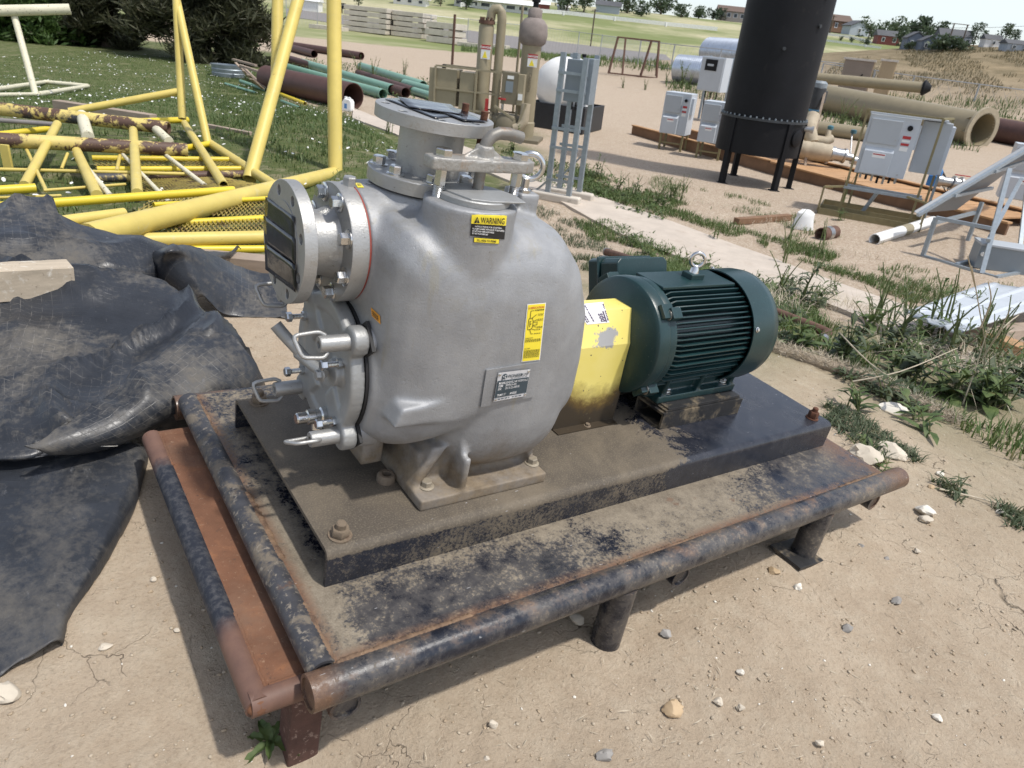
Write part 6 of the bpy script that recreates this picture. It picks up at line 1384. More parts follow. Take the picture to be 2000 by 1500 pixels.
# ================================================================ FAR HOUSES, FENCES, POLES, TREES
def house(px,py,w_,h_,wall,roof,lab,yaw=0,gable=True,dpx=None,win=3,name='house',grp='houses on the rise'):
    t,k,G=conf(name,lab,'house',px,py,yaw,grp); W_,H_=w_*k,h_*k; D_=(dpx or w_*.6)*k
    P_(t,'wall',wall,(-W_/2,0,-3),(W_/2,D_,H_*.62),0)
    b=MB(); e=.06*W_
    if gable=='front': [b.prism([(0,H_),(q*(W_/2+e),H_*.60),(q*(W_/2+e),H_*.65),(0,H_*1.05)],-e,D_+e,'y') for q in (-1,1)]
    else: b.prism([(-e,H_*.60),(D_/2,H_),(D_+e,H_*.60)],-W_/2-e,W_/2+e,'x')
    b.build('roof',roof,t,30)
    if gable=='front': part('gable_wall',wall,t,lambda b:b.prism([(-W_/2,H_*.6),(W_/2,H_*.6),(0,H_*.98)],-.05*k,D_*.5,'y'),30)
    for i in range(win):
        x=-W_/2+W_*(i+.5)/win; wn=part('window',HWH,t,lambda b:b.box((x-W_*.075,-.12,H_*.20),(x+W_*.075,-.02,H_*.50)),0); part('pane',HGL,wn,lambda b:b.box((x-W_*.055,-.16,H_*.23),(x+W_*.055,-.121,H_*.47)),0)
    return t
HWH=pm('white trim',(.72,.72,.70),.6); HGL=pm('dark pane',(.03,.04,.05),.15); HROOF=pm('grey shingles',(.085,.088,.095),.8,world=True,vs=.5); HRB=pm('brown shingles',(.13,.090,.070),.8,world=True,vs=.5); HWALL=pm('beige siding',(.50,.42,.33),.8); HBR=pm('brown brick',(.24,.135,.075),.8); HGR=pm('slate siding',(.125,.15,.19),.7); HGR2=pm('pale grey siding',(.36,.40,.45),.7); HWT=pm('white siding',(.70,.69,.67),.7); HRED=pm('barn red',(.20,.055,.045),.7)
def far():
    house(960,20,150,24,HWT,HWH,'long low white building behind the white fence',-.1,True,60,6); house(800,10,64,20,HWT,HWH,'white building at the top edge behind the slab stacks',0,True,40,3); house(600,22,44,30,HWT,HWH,'white shed at the top edge behind the yellow posts',0,True,30,0)
    house(1186,26,46,22,HGR2,HROOF,'grey-roofed barn beside the dark trees',-.1,True,30,0); house(1060,18,26,14,HRED,HWH,'small reddish shed right of the white building',0,True,20,0); house(1100,22,24,12,HWT,HWH,'small white outbuilding by the field',0,True,20,0)
    house(1428,40,52,26,HWALL,HRB,'wide beige house with reddish roof left of the tank',-.1,True,40,4); house(1368,32,14,8,HWT,HRED,'tiny red-roofed shelter in the field',0,True,10,0)
    house(1640,62,40,30,HBR,HRB,'tan-brown house with brown hip roof right of the tank',.1,True,40,2); house(1676,70,40,26,HGR2,HROOF,'pale gable-fronted house beside the brown one',.2,'front',30,1)
    house(1733,88,42,26,HRED,HROOF,'house with grey roof and red lower wall among trees',-.1,True,30,2); house(1785,96,34,30,HGR,HROOF,'slate-blue two-gabled house, left half',-.1,'front',30,2); house(1812,99,30,26,HGR,HROOF,'slate-blue gabled house with white trim, right half',-.1,'front',30,2)
    house(1862,92,56,32,HGR2,HROOF,'grey-blue two-storey house behind the power pole',-.2,True,40,4); house(1937,92,32,22,HWT,HROOF,'house with dark solar roof near the right edge',0,True,20,1); house(1988,100,46,20,HGR2,HROOF,'grey house at the right picture edge above the hill',0,True,30,2)
    # white rail fences
    for nm,pts,hh in (('white field fence along the foot of the rise',[(900,14),(1000,22),(1100,30),(1200,41),(1300,52),(1400,62)],8),('white fence stepping down past the brown house',[(1600,68),(1660,76),(1700,86)],5),('lower white fence by the trees right of the tank',[(1600,80),(1690,92),(1720,96)],4)):
        t=thing('rail_fence',nm,'fence'); W=[gp(*p) for p in pts]; k=mpp(W[0])
        for a,c in zip(W[:-1],W[1:]):
            for q in (.35,.65,.95): part('rail',HWH,t,lambda b:b.bar(a+np.array([0,0,hh*k*q]),c+np.array([0,0,hh*k*q]),.2,hh*k*.26),0)
            part('fence_post',HWH,t,lambda b:b.bar(a,a+np.array([0,0,hh*k]),.4,.4),0)
    # power poles
    for (px,py,top,lab,ta) in ((1153,92,18,'dark utility pole standing alone in the field',0),(1848,96,46,'two-legged power pole frame before the grey-blue house',1),(1620,66,30,'distant pole with crossarm right of the tank',0),(668,26,6,'dark mailbox-like post on the far road behind the yellow post',0)):
        G=gp(px,py); z=zat(G,top); k=mpp(G); t=thing('utility_pole',lab,'pole'); part('pole_shaft',BARK,t,lambda b:b.cyl(tuple(G),(G[0],G[1],z),1.3*k,n=8),40)
        r3=np.append(RT,0)
        if ta: 
            G2=G+r3*26*k; part('pole_shaft',BARK,t,lambda b:b.cyl(tuple(G2),(G2[0],G2[1],z),1.3*k,n=8),40); part('crossarm',BARK,t,lambda b:b.bar(np.array([G[0],G[1],z])-r3*3*k,np.array([G2[0],G2[1],z])+r3*3*k,1.2*k,1.2*k),0)
        elif px!=668: part('crossarm',BARK,t,lambda b:b.bar(np.array([G[0],G[1],z-2*k])-r3*6*k,np.array([G[0],G[1],z-2*k])+r3*6*k,.8*k,.8*k),0)
        else: part('post_box',BLK,t,lambda b:b.box((-6*k,-4*k,z-G[2]-10*k),(6*k,4*k,z-G[2]),T(*G)),0)
    G1,G2=pd(1560,36,240),pd(2080,46,240); b=MB(); b.tube([tuple(G1*(1-f)+G2*f-np.array([0,0,2*4*f*(1-f)])) for f in np.linspace(0,1,16)],.05,4); b.build('power_line',BLK,None,0,label='thin power line crossing the pale sky',cat='wire')
far()
def tree(px,py,w_,h_,mat,lab,seed,n=420,name='tree',grp='trees on the rise',trunk=True,k=None,lf=None,conical=False):
    G=gp(px,py); k=mpp(G); rg=np.random.default_rng(seed); W_,H_=w_*k/2,h_*k
    t=thing(name,lab,'tree',T(*G),grp)
    if trunk:
        b=MB(); b.tube([(0,0,-.3),(.02*H_,0,H_*.3),(0,.02*H_,H_*.7)],[W_*.10,W_*.07,W_*.03],8)
        for a in range(5): b.tube([(0,0,H_*(.25+.08*a)),(W_*.5*cos(a*2.4),W_*.5*sin(a*2.4),H_*(.45+.08*a))],[W_*.04,W_*.015],5)
        b.build('trunk',BARK,t,40)
    m=max(7,n//40); C0=rg.normal(size=(m,3))*np.array([.42,.42,.25]); C0[:,2]+=.58
    if conical: C0[:,:2]*=(1.15-C0[:,2:3]).clip(.1,1.1)
    P=C0[rg.integers(0,m,n)]+rg.normal(size=(n,3))*np.array([.20,.20,.12]); P[:,2]=np.clip(P[:,2],.10,1.03); P=P*np.array([W_,W_,H_])
    V,F=leaves(P,lf or W_*.24,rg,.8,.6); arrays('crown',V,F,mat,t); return t
def trees():
    L=[(1106,24,44,34),(1140,24,40,30),(1225,26,40,26),(1252,32,34,24),(1290,28,46,26),(1330,34,36,20),(1364,36,34,18),(1392,38,28,18),(1408,40,16,20),(700,14,30,40),(910,18,30,26),(860,12,26,34),(1180,20,36,26),
       (1695,76,34,34),(1718,84,40,34),(1744,80,40,40),(1758,94,40,34),(1690,90,16,14),(1662,84,10,9),(1642,80,9,8),(1790,76,60,34),(1830,80,40,30),(1840,100,60,26),(1900,90,30,38),(1958,90,30,36),(1978,84,20,22),(1876,100,30,16),(1775,98,22,14),(1648,58,14,14),(1918,86,18,22),(1806,84,36,26)]
    TL=['dark tree at the top edge right of the insulated tower','dark tree just left of the grey-roofed barn','tree right of the grey-roofed barn','second tree right of the grey-roofed barn','broad low tree on the skyline above the iron trestle','low tree on the skyline right of the broad one','low tree on the skyline by the red shelter','small tree left of the wide beige house','slim tree touching the wide beige house','tree at the top edge behind the yellow post','small tree before the long white building','tree left of the long white building','tree behind the grey-roofed barn','tree right of the pale gable-fronted house','tree left of the red-walled house','tall tree behind the red-walled house','tree between the red-walled and slate-blue houses','small bush below the pale gable house','tiny bush on the slope below the brown house','tiniest bush on the slope right of the tank','wide tree crown behind the slate-blue houses','tree between slate-blue and grey-blue houses','wide bush in front of the power pole frame','rounded tree right of the grey-blue house','tree right of the solar-roofed house','small tree at the right skyline','low bush right of the power pole frame','bush before the slate-blue houses','small tree right of the brown house','yellow-green tree left of the solar-roofed house','tree on the skyline above the slate-blue houses']
    D=['at the top edge above the tan column','tall and dark','round','small and round','broad and low','loose and pale','low and dusty']
    for i,(px,py,w_,h_) in enumerate(L):
        where='above the tan unit' if px<1160 and px>1000 else 'at the top edge behind the slab stacks' if px<1000 else 'on the skyline left of the black tank' if px<1450 else 'among the houses right of the black tank'
        tree(px,py,w_,h_,TREEG,TL[i],100+i,620,grp='leafy trees '+where)
trees()
# ================================================================ PLANTS
def strips(P,az,L,wd,el,droop,rg):
    """long leaves: three-quad strips that rise and bend over"""
    n=len(P); az=np.asarray(az); d=np.stack([np.cos(az),np.sin(az),0*az],1); s=np.stack([-np.sin(az),np.cos(az),0*az],1); z=np.array([[0,0,1.]])
    L=np.asarray(L)[:,None]; wd=np.asarray(wd)[:,None]; el=np.asarray(el)[:,None]; dr=np.asarray(droop)[:,None]; rows=[]
    for f,ww in ((0,.18),(.33,.9),(.68,.8),(1,.05)):
        c=P+d*L*f*np.cos(el)+z*(L*f*np.sin(el)-dr*L*f*f); fold=z*wd*.12*(1 if f in(.33,.68) else 0); tw=s*np.cos(rg.normal(0,.25,(n,1)))
        rows+= [c-tw*wd*ww/2+fold,c+tw*wd*ww/2+fold]
    V=np.stack(rows,1).reshape(-1,3); i=np.arange(n)[:,None]*8
    F=np.concatenate([i+np.array([[0,1,3,2]]),i+np.array([[2,3,5,4]]),i+np.array([[4,5,7,6]])]); return V,F
def weed(px,py,h,lab,seed,nl=26,ls=.12,lw=.035,mat=None,grp='leafy weeds',nst=3,spread=.35,name='weed_plant',cat='weed',world=None):
    rg=np.random.default_rng(seed); G=gp(px,py) if world is None else world; t=thing(name,lab,cat,T(*G),grp); b=MB(); PP=[];AZ=[];LL=[];WW=[];EL=[];DR=[]
    for s in range(nst):
        a=rg.uniform(0,2*pi); ln=rg.uniform(.1,spread); hh=h*rg.uniform(.65,1.05); base=np.array([rg.normal(0,.03),rg.normal(0,.03),-.02]); pts=[base+np.array([cos(a)*ln*hh*f*f,sin(a)*ln*hh*f*f,hh*f]) for f in np.linspace(0,1,6)]
        b.tube([tuple(p) for p in pts],[.006*(1-.7*f)*(h/.4+.4) for f in np.linspace(0,1,6)],5)
        for q in range(nl//nst):
            f=rg.uniform(.0,1)**.8; p=pts[0]*(1-f)+pts[-1]*f; j=min(int(f*5),4); g=f*5-j; p=pts[j]*(1-g)+pts[j+1]*g
            PP.append(p); AZ.append(rg.uniform(0,2*pi)); sz=(1.15-.75*f)*rg.uniform(.6,1.3); LL.append(ls*sz); WW.append(lw*sz*rg.uniform(.7,1.3)); EL.append(rg.uniform(.1,1.0)); DR.append(rg.uniform(.1,.7))
    b.build('stem',STEM,t,50); V,F=strips(np.array(PP),AZ,LL,WW,EL,DR,rg); arrays('leaves',V,F,mat or LEAF,t); return t
def vegetation():
    rg=np.random.default_rng(21)
    # lawn with bindweed flowers on the left
    def lawn(name,lab,poly,n,h,wd,thr,mat=GRASSM,lean=.6,sc=1.1,o=0):
        P=nearp(n,poly,rg); k=clump(P,sc,o)+.5*clump(P,sc*3.3,o+7); P=P[k>thr]; 
        V,F=blades(on_ground(P[:,0],P[:,1])-np.array([[0,0,.008]]),h,wd,lean,rg); o_=arrays(name,V,F,mat,kind='stuff'); tag(o_,lab,'grass')
    left=[(-120,120),(150,100),(330,112),(520,140),(690,232),(790,290),(790,350),(540,380),(300,420),(-120,460)]
    lawn('grass','low green grass around the yellow frames',left,80000,.045,.0075,-.42)
    lawn('grass','coarser green grass in front of the pipe pile',[(400,130),(560,150),(700,212),(740,300),(560,330),(420,260)],26000,.075,.010,-.25,LEAF)
    P=nearp(3300,left,rg); k=clump(P,.55,3)+.35*clump(P,2.2,1); P=P[k>.02]; G=on_ground(P[:,0],P[:,1])+np.stack([0*P[:,0],0*P[:,0],rg.uniform(.025,.055,len(P))],1)
    n=len(G); r=.0145*rg.uniform(.7,1.3,n)[:,None]; az=rg.uniform(0,6,n); tl=rg.normal(0,.35,(n,2)); ex=np.stack([np.cos(az),np.sin(az),tl[:,0]],1); ey=np.stack([-np.sin(az),np.cos(az),tl[:,1]],1); V=[]
    for q in range(6): a=q*pi/3; V.append(G+(ex*cos(a)+ey*sin(a))*r)
    V=np.stack(V,1).reshape(-1,3); F=np.arange(n)[:,None]*6+np.array([[0,1,2,3]]); F2=np.arange(n)[:,None]*6+np.array([[0,3,4,5]]); o=arrays('white_flowers',V,np.concatenate([F,F2]),WHITEF,kind='stuff'); tag(o,'white bindweed flowers dotting the grass','flowers')
    # strips beside the path and by the weeds on the right
    lawn('grass','green grass strip along the far edge of the path',[(1120,372),(1300,420),(1520,497),(1700,560),(1960,655),(1960,620),(1700,520),(1520,462),(1300,385),(1120,330)],16000,.09,.008,-.1)
    lawn('grass','thin grass on the near edge of the path',[(1100,405),(1300,478),(1520,575),(1660,645),(1800,705),(2060,820),(2060,950),(1800,800),(1600,700),(1480,640),(1200,500)],15000,.085,.008,.0)
    lawn('grass','scattered grass on the gravel before the cabinet stand',[(1250,330),(1500,400),(1700,470),(1980,560),(1980,650),(1600,520),(1300,420)],12000,.075,.008,.22)
    lawn('grass','grass fringe at the foot of the pipe yard',[(1300,178),(1560,235),(1900,300),(2060,260),(2060,200),(1700,185),(1560,170),(1300,160)],9000,.30,.03,-.05,LEAF,.5,.4)
    lawn('grass','rough grass along the road fence',[(900,90),(1120,112),(1420,152),(1420,165),(1120,125),(900,100)],5000,.45,.05,-.1,GRASSM,.5,.3)
    lawn('grass','sparse weeds on the dirt beyond the skid',[(1500,740),(1640,790),(1800,900),(2000,960),(2000,1040),(1800,980),(1640,850)],5200,.045,.007,.22,LEAF2,.9,2.2)
    lawn('grass','weedy ground behind the pump',[(1040,400),(1160,440),(1240,520),(1180,600),(1080,520)],6000,.07,.007,.1,LEAF2,.8,1.6)
    lawn('dry_stalks','dry straw-coloured stalks tangled among the weeds',[(1480,600),(1650,660),(1850,760),(2060,870),(2060,760),(1800,660),(1560,560)],2600,.16,.0035,-.1,STRAW,1.6,1.2)
    lawn('dry_stalks','dry stalks scattered on the verge beyond the path',[(1100,330),(1300,385),(1600,490),(1960,640),(1960,590),(1600,450),(1300,350)],2200,.14,.0035,.0,STRAW,1.5,1.2)
    P=nearp(900,[(560,1520),(1000,1300),(1500,1080),(1750,960),(2060,960),(2060,1520)],rg); q=on_ground(P[:,0],P[:,1])+np.array([[0,0,.004]]); V,F=leaves(q,.022,rg,.06,.07); tag(arrays('straw_litter',V,F,STRAW,kind='stuff'),'bits of straw and twig lying on the bare dirt','litter')
    lawn('hill_grass','dry tufts covering the brown hill',[(1600,150),(1640,122),(1780,100),(2060,96),(2060,205),(1800,178)],9000,.20,.035,-.2,leaf_mat('dry hill tuft',(.12,.105,.055),(.22,.185,.11),(.13,.14,.06)),.8,.25)
    # ground hugging leaf litter
    for nm,lab,poly,n,ls,thr in (('ground_leaves','creeping leaves between the path and the skid',[(1480,650),(1600,720),(1800,820),(2060,950),(2060,840),(1800,712),(1650,650),(1500,585)],5200,.055,-.05),('ground_leaves','leafy weeds crowding the near path edge',[(1150,455),(1350,520),(1520,600),(1560,560),(1380,500),(1180,430)],3000,.06,-.05),('ground_leaves','leafy weeds round the foot of the grey strut stand',[(960,330),(1160,395),(1300,440),(1300,395),(1160,335),(960,290)],3600,.09,-.1),('ground_leaves','leafy weeds among the stacked pipes',[(520,140),(700,190),(860,205),(880,170),(700,130),(540,112)],3600,.16,.0)):
        P=nearp(n,poly,rg); k=clump(P,1.6,ls*100); P=P[k>thr]; q=on_ground(P[:,0],P[:,1])+np.stack([0*P[:,0],0*P[:,0],rg.uniform(0,ls*.7,len(P))],1); m=len(q)
        V,F=strips(q,rg.uniform(0,6.28,m),ls*rg.uniform(.6,1.6,m),ls*.30*rg.uniform(.7,1.3,m),rg.uniform(.1,1.1,m),rg.uniform(.1,.6,m),rg); tag(arrays(nm,V,F,LEAF if ls>.056 else LEAF2,kind='stuff'),lab,'weeds')
    # individual weeds one can point at
    S=[(1560,600,.42,'tall leafy weed just beyond the fan cowl',36,.17,.040),(1620,590,.36,'bushy weed over the rusty elbow pipe',34,.16,.036),(1690,650,.30,'broad-leaved weed at the near path edge right of the rusty pipe',34,.16,.045),(1745,690,.46,'tall ragged thistle in front of the path',44,.15,.034),(1800,665,.52,'tall thistle before the white roofing sheet',46,.14,.034),(1862,640,.50,'tallest weed against the white roofing sheet',40,.13,.03),(1780,745,.26,'low broad weed with browning leaves by the dead twigs',40,.19,.045),(1850,770,.24,'dense low dock plant under the dead twigs',44,.18,.06),(1920,790,.22,'low leafy dock near the right edge',40,.16,.06),(1985,760,.24,'leafy dock cut by the right picture edge',40,.16,.06),(1530,520,.60,'tall seeding weed rising behind the motor cowl',30,.10,.018),(1600,500,.55,'slender seeding weed left of the white sack',28,.09,.016),(1540,470,.50,'slender seeding weed on the far path edge',26,.09,.016),(1390,470,.35,'small leafy weed on the path edge above the motor',28,.10,.03),(1290,390,.42,'bushy weed on the gravel beyond the path',44,.12,.035),(1330,395,.50,'seeding weed pair beyond the path',36,.11,.02),(1165,352,.45,'wide leafy weed right of the grey strut stand',60,.13,.045),(1000,300,.55,'big leafy weed at the foot of the insulated tower',60,.16,.05),(955,292,.45,'leafy weed behind the filler handle',44,.15,.045),(1260,505,.30,'weed among rusty pipes above the terminal box',36,.14,.035),(1330,520,.26,'low weed left of the motor lifting eye',30,.13,.03),(1220,475,.24,'small weed left of the rusty couplings',26,.12,.03),(1660,800,.16,'low ragged weed on the dirt beyond the skid corner',30,.12,.03),(1790,830,.14,'flat dock rosette near the pale rocks',26,.16,.04),(1720,780,.16,'weed beside the pale rock',26,.12,.03),(1690,880,.09,'small creeping weed by the oval rock',26,.07,.018),(1720,920,.08,'small creeping weed below the oval rock',26,.07,.018),(1860,960,.09,'creeping weed along the dry stick',30,.07,.016),(1650,395,.55,'tall weed growing through the cabinet stand',24,.10,.02),(1640,430,.25,'leafy weed beside the rusty spool',26,.14,.04)]
    for i,(px,py,h,lab,nl,ls,lw) in enumerate(S): weed(px,py,h,lab,300+i,nl,ls,lw,LEAF if i%3 else LEAF2,'weeds near the path',3 if h>.3 else 5,.4 if h>.3 else .8)
    rw=random.Random(77)
    for i in range(26):
        f=rw.random(); px=1500+f*520+rw.uniform(-20,20); py=(575+f*185)+rw.uniform(-25,95); h=rw.uniform(.10,.30)
        weed(px,py,h,'low leafy weed in the dense row along the near path edge',800+i,40,rw.uniform(.10,.17),rw.uniform(.026,.05),LEAF if i%2 else LEAF2,'dense weeds along the near path edge',5,.9)
    for i in range(16):
        f=rw.random(); px=1520+f*440+rw.uniform(-30,30); py=(560+f*150)+rw.uniform(-35,40); weed(px,py,rw.uniform(.28,.55),'slender seeding weed in the tangle along the path',860+i,46,.085,.014,LEAF2 if i%2 else LEAF,'slender seeding weeds along the path',4,.5)
    for i in range(10):
        f=rw.random(); px=1150+f*330; py=440+f*130+rw.uniform(-12,25); weed(px,py,rw.uniform(.12,.24),'low leafy weed in the row between pump and path',900+i,36,.12,.03,LEAF,'low weeds between pump and path',5,.9)
    for i in range(12):
        f=rw.random(); px=1040+f*300; py=345+f*60+rw.uniform(-25,25); weed(px,py,rw.uniform(.2,.45),'leafy weed on the verge beyond the path',930+i,50,.13,.035,LEAF,'leafy weeds on the verge beyond the path',5,.8)
    Fw=[(1330,172,1.5,'tall dense weed before the culvert mouth'),(1300,164,.8,'low weed by the iron trestle'),(1216,172,.6,'small round weed on the open yard'),(1260,176,.6,'second small weed on the open yard'),(1345,175,.9,'yellowish weed under the culvert'),(1640,250,1.1,'tall weed in front of the large tan pipe'),(1668,252,1.0,'second tall weed in front of the large tan pipe'),(1700,260,.9,'third weed in front of the large tan pipe'),(1560,178,1.0,'weed behind the black tank'),(640,205,.7,'weed before the big brown pipe'),(730,160,.9,'weed among the mint pipes'),(790,150,.8,'weed beyond the mint pipes'),(700,150,.9,'tall weed rising between the pipes'),(760,262,.5,'dry weed beside the path left of the flange')]
    for i,(px,py,h,lab) in enumerate(Fw): weed(px,py,h,lab,500+i,70,h*.24,h*.06,LEAF,'weeds in the yard',6,.4)
    # dead twigs
    for i,(lab,br) in enumerate((('bleached dead weed stalks standing right of the weeds',[[(1910,760,.0),(1925,690,.25),(1912,600,.55),(1898,520,.8)],[(1918,700,.22),(1950,650,.4),(1975,600,.55)],[(1915,640,.45),(1935,590,.6),(1930,550,.75)],[(1905,560,.6),(1890,500,.8)],[(1925,690,.25),(1960,640,.45),(1990,615,.5)],[(1880,790,0),(1905,720,.2),(1930,640,.42)]]),('dry grey branch lying across the weeds',[[(1640,650,.15),(1700,710,.12),(1780,765,.03)],[(1665,745,.05),(1760,725,.15),(1870,680,.25)]]),('dry stick on the dirt beyond the oval rock',[[(1835,955,.01),(1920,975,.01),(2010,1000,.01)]]))):
        t=thing('dead_branch',lab,'branch')
        for s in br:
            W=[gp(*p) for p in s]; b=MB(); W=catmull(W,4); b.tube([tuple(q) for q in W],[.0042*(1-.6*j/len(W)) for j in range(len(W))],6); b.build('twig',STRAW,t,50)
    # straw wattle
    W=catmull([gp(1500,682,.0),gp(1570,700,.012),gp(1680,738,.012),gp(1790,792,.01),(gp(1870,832,-.01))],10); b=MB(); b.tube([tuple(q) for q in W],[.038*(1+.3*mnoise.noise(Vector((j*.7,0,0)))) for j in range(len(W))],12); t=b.build('straw_wattle',pm('straw netting',(.30,.245,.18),.95,0,.25,30,.8,120,[(70,.55,.65,(.14,.11,.08)),(160,.6,.7,(.50,.45,.36))],world=True),None,60,label='frayed straw wattle log curving between the weeds and the dirt',cat='wattle')
    n=2600; j=rg.integers(0,len(W)-1,n); q=W[j]+(W[j+1]-W[j])*rg.uniform(0,1,(n,1)); a=rg.uniform(0,pi,n); q=q+np.stack([.036*np.cos(a),.022*np.cos(a),.040*np.sin(a)],1); V,F=leaves(q,.045,rg,.6,.05); arrays('straw',V,F,STRAW,t,kind='stuff')
    # rosette by the step leg, its leaves one by one
    G=gp(530,1452); t=thing('leafy_seedling','small broad-leaved green seedling at the foot of the rusty step','plant',T(*G))
    for i,(az,L,wd,el) in enumerate(((1.9,.060,.022,.9),(2.6,.052,.020,.6),(-.9,.062,.024,.25),(3.4,.070,.016,.10),(.6,.048,.020,.7),(-2.0,.04,.016,.3))):
        nu=8; vs=[];fs=[]
        for s in range(nu+1):
            f=s/nu; ww=wd*math.sin(pi*min(1,.12+f*.88))**.8*.5; c=Vector((cos(az),sin(az),0))*L*f*cos(el)+Vector((0,0,L*f*sin(el)-.45*L*f*f+.006)); sd=Vector((-sin(az),cos(az),0)); wv=.004*sin(s*2.1+i)
            vs+= [c-sd*ww+Vector((0,0,.006+wv)),c,c+sd*ww+Vector((0,0,.006-wv))]
        for s in range(nu): fs+=[(s*3,s*3+1,s*3+4,s*3+3),(s*3+1,s*3+2,s*3+5,s*3+4)]
        b=MB(); b.add(vs,fs); b.build('leaf',LEAF,t,60)
WHITEF=pm('white petal',(.80,.80,.78),.7)
vegetation()
def pine():
    rg=np.random.default_rng(5)
    def con(px,py,w_,h_,n,ls,mat,lab,nm,low=.0,asp=.15,m=80):
        G=gp(px,py); k=mpp(G); ls=ls*k/.0085; W_,H_=w_*k/2,h_*k; t=thing(nm,lab,'tree',T(*G),'evergreens at the top left')
        b=MB(); b.tube([(0,0,-.2),(.03,0,H_*.5),(0,.05,H_*.95)],[16*k,10*k,2*k],9)
        tips=[]
        for i in range(m):
            a=rg.uniform(0,2*pi); z=H_*rg.uniform(low+.03,.95); L=W_*(1.05-.55*z/H_)*rg.uniform(.6,1.05); e=np.array([L*cos(a),L*sin(a),z+rg.uniform(-.16,.06)*H_]); b.tube([(0,0,z),(L*.5*cos(a),L*.5*sin(a),z+.02),tuple(e)],[3*k,2*k,.8*k],5); tips.append((np.array([0,0,z]),e))
        b.build('trunk',BARK,t,40); P=[]
        j=rg.integers(0,m,n); f=rg.beta(2.2,1.1,n)[:,None]; A=np.array([tips[q][0] for q in j]); E=np.array([tips[q][1] for q in j]); P=A*(1-f)+E*f+rg.normal(size=(n,3))*np.array([.07,.07,.05])*W_*1.05
        P[:,2]=np.maximum(P[:,2],.03); V,F=leaves(P,ls,rg,1.,asp); arrays('crown',V,F,mat,t)
    con(395,118,300,330,64000,.17,PINE,'broad dark pine whose branches hang to the ground behind the yellow posts','pine_tree'); con(215,92,200,260,40000,.17,PINE,'darker pine standing left behind the yellow posts','pine_tree')
    con(60,82,190,90,12000,.13,JUN,'spreading green juniper bush behind the cream trestle','juniper_bush',0,.25,60); con(190,88,130,60,7000,.13,JUN,'low green juniper bush at the foot of the pines','juniper_bush',0,.25,40); con(-40,60,200,160,16000,.16,PINE,'dark conifer cut by the left picture edge','pine_tree'); con(470,112,70,60,2000,.10,LEAF,'leafy shrub under the right side of the pine','shrub',0,.3,24)
pine()
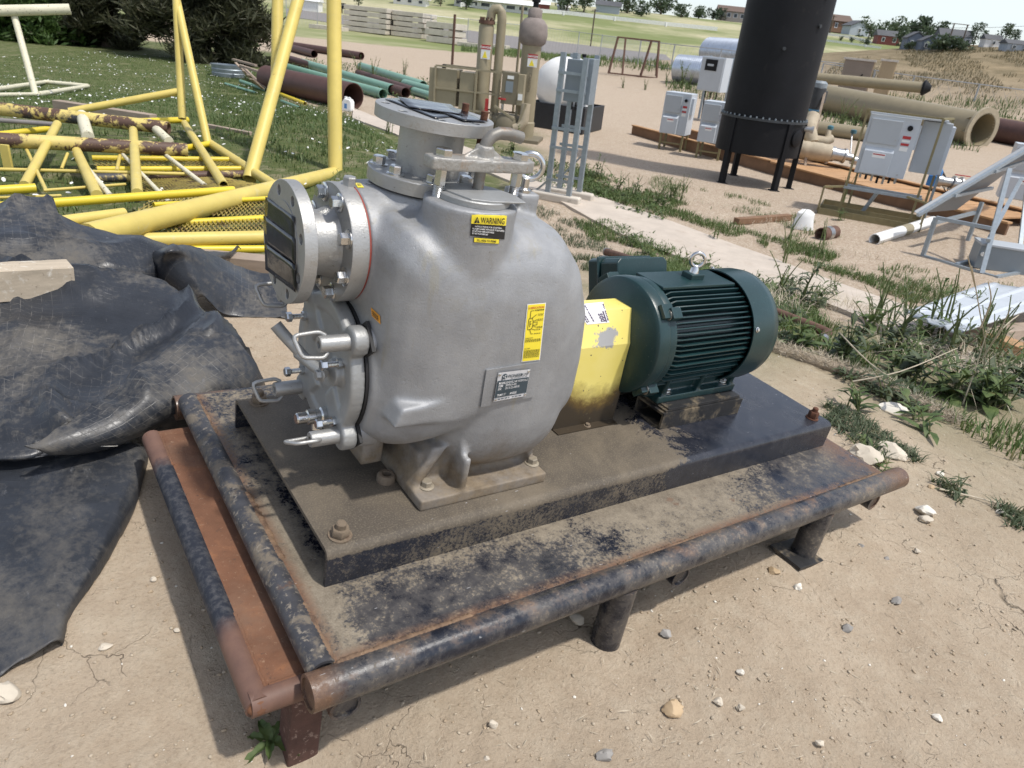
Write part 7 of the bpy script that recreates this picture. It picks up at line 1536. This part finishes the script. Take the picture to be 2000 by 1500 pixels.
# ================================================================ STONES
def stone_mesh(seed,sub=2):
    bm=bmesh.new(); bmesh.ops.create_icosphere(bm,subdivisions=sub,radius=1)
    for v in bm.verts:
        p=v.co*1.2+Vector((seed*3.1,0,0)); q=1+.34*mnoise.noise(p)+.22*mnoise.noise(p*2.7)+(.08*mnoise.noise(p*7) if sub>2 else 0); v.co*=q
        for a in range(5):
            n=Vector((math.sin(seed+a*2.1),math.cos(seed*1.7+a),math.sin(seed*.7+a*1.3))).normalized(); d=v.co.dot(n)-.68
            if d>0: v.co-=n*d*.85
    me=bpy.data.meshes.new('stone'); bm.to_mesh(me); bm.free(); me.polygons.foreach_set('use_smooth',[True]*len(me.polygons)); me.set_sharp_from_angle(angle=radians(32)); return me
def stones():
    cols=[pm('pale stone',(.52,.46,.37),.85,0,.15,12,.3,60,world=True),pm('white stone',(.66,.62,.54),.85,0,.12,12,.3,60,world=True),pm('grey stone',(.27,.255,.235),.85,0,.2,12,.3,60,world=True),pm('ochre stone',(.45,.33,.20),.8,0,.15,12,.2,60,world=True)]
    S=[(14,1350,58,50,0,'large pale rounded rock at the left edge below the liner'),(1312,1380,42,30,3,'yellowish flat pebble in front of the skid, largest on the clay'),(1180,1472,34,28,2,'grey angular stone near the bottom edge'),(1510,1114,28,18,3,'ochre pebble left of the skid foot plate'),(1556,1145,20,24,1,'pale pointed stone below the skid foot plate'),(1750,1172,20,20,2,'round grey-brown pebble right of the foot plate'),(1655,1226,22,18,2,'dull round clod in the open dirt'),(1445,1311,16,14,1,'small white pebble in the open dirt'),(1403,1369,22,18,0,'small pale pebble pair, right of the yellowish one'),(1447,1380,16,14,0,'tiny pale pebble right of the pebble pair'),(1300,1235,22,16,2,'brown stone just right of the middle leg'),(1125,1206,30,24,0,'clod of earth left of the middle leg'),(962,1412,20,30,0,'upright oval pebble at the cracked clay'),(950,1480,14,12,0,'small pebble under the upright oval one'),(1690,888,62,44,0,'rough pale rock just beyond the skid end'),(1738,880,62,34,0,'smooth oval pale rock beyond the skid end'),(1742,798,56,26,1,'flat white rock in the weeds beyond the channel'),(1806,995,38,26,1,'white stone in the dirt right of the skid end'),(1808,1012,26,18,0,'small pale stone touching the white one'),(1836,925,16,12,1,'tiny white stone near the creeping weed'),(1818,950,14,10,3,'tiny ochre stone near the creeping weed'),(1730,1090,12,10,2,'small dark clod right of the foot plate'),(1680,1066,16,12,2,'dark clod beyond the right leg'),(206,1262,24,14,0,'flat pebble beside the liner edge'),(345,1230,12,10,0,'small pebble between liner and step'),(1955,1000,20,14,1,'pale stone near the right edge'),(1790,1075,14,12,0,'small angular stone on the right dirt'),(1830,1400,22,16,1,'pale splinter stone in the shaded corner'),(1600,1450,18,14,0,'small stone at the bottom right'),(300,1130,14,12,0,'small stone near the liner roll')]
    for i,(px,py,w_,h_,c,lab) in enumerate(S):
        G=gp(px,py+h_*.25); k=mpp(G); me=stone_mesh(i*1.37+.5,3); me.materials.append(cols[c]); o=put('stone',me,None,label=lab,cat='stone',group='single stones on the ground'); o.matrix_world=T(G[0],G[1],G[2]+h_*k*.22)@rotz(math.atan2(RT[1],RT[0])+random.uniform(-.3,.3))@Matrix.Diagonal((w_*k/2,w_*k*.42,h_*k*.42,1))
    # uncountable pebbles and crumbs
    rg=np.random.default_rng(11); base=[]
    for s in range(6):
        me=stone_mesh(40+s,1); base.append((np.array([v.co for v in me.vertices]),np.array([tuple(p.vertices) for p in me.polygons]))); bpy.data.meshes.remove(me)
    for (lab,n,rmin,rmax,pw,c) in (('small pale pebbles scattered over the clay',13000,.0009,.0055,4.2,pm('buff pebble',(.40,.335,.25),.9,0,.2,9,world=True)),('white and grey gravel bits in the dirt',1500,.0010,.0050,4.0,cols[1]),('brown soil crumbs',11000,.0008,.0050,4.2,pm('soil crumb',(.37,.29,.20),.95,0,.2,9,world=True))):
        d=np.exp(rg.uniform(np.log(.75),np.log(5.2),n)); a=rg.uniform(-.85,.85,n); P=CW[None,:2]+d[:,None]*(FW[None]*np.cos(a)[:,None]+RT[None]*np.sin(a)[:,None])
        k=clump(P,2.3,n*.001); right=((P-CW[None,:2])@RT)>.3; keep=rg.uniform(0,1,n)<(.35+.5*k+.35*right); P=P[keep]; m=len(P); r=rmin+(rmax-rmin)*rg.uniform(0,1,m)**pw; r=r*(1+.25*np.hypot(P[:,0]-CW[0],P[:,1]-CW[1])/3)
        z=gh(P[:,0],P[:,1])+np.array([(.016*mnoise.noise(Vector((x,y,0))*2.3)+.007*mnoise.noise(Vector((x,y,0))*8)+.004*mnoise.noise(Vector((x,y,0))*19)) for x,y in P]); V=[];F=[];off=0; kind=rg.integers(0,6,m)
        for s in range(6):
            q=np.where(kind==s)[0]; bv,bf=base[s]; an=rg.uniform(0,6.28,len(q)); ca,sa=np.cos(an)[:,None],np.sin(an)[:,None]; vx=bv[None,:,0]*ca-bv[None,:,1]*sa; vy=bv[None,:,0]*sa+bv[None,:,1]*ca; st=rg.uniform(.3,.75,len(q))[:,None]; ax=rg.uniform(.7,1.5,len(q))[:,None]
            X=np.stack([P[q,0][:,None]+vx*r[q][:,None]*ax,P[q,1][:,None]+vy*r[q][:,None]/ax,z[q][:,None]+(bv[None,:,2]*st+.25)*r[q][:,None]],-1); V.append(X.reshape(-1,3)); F.append((bf[None]+(np.arange(len(q))*len(bv))[:,None,None]+off).reshape(-1,3)); off+=len(q)*len(bv)
        tag(arrays('gravel',np.concatenate(V),np.concatenate(F),c,kind='stuff'),lab,'gravel')
stones()
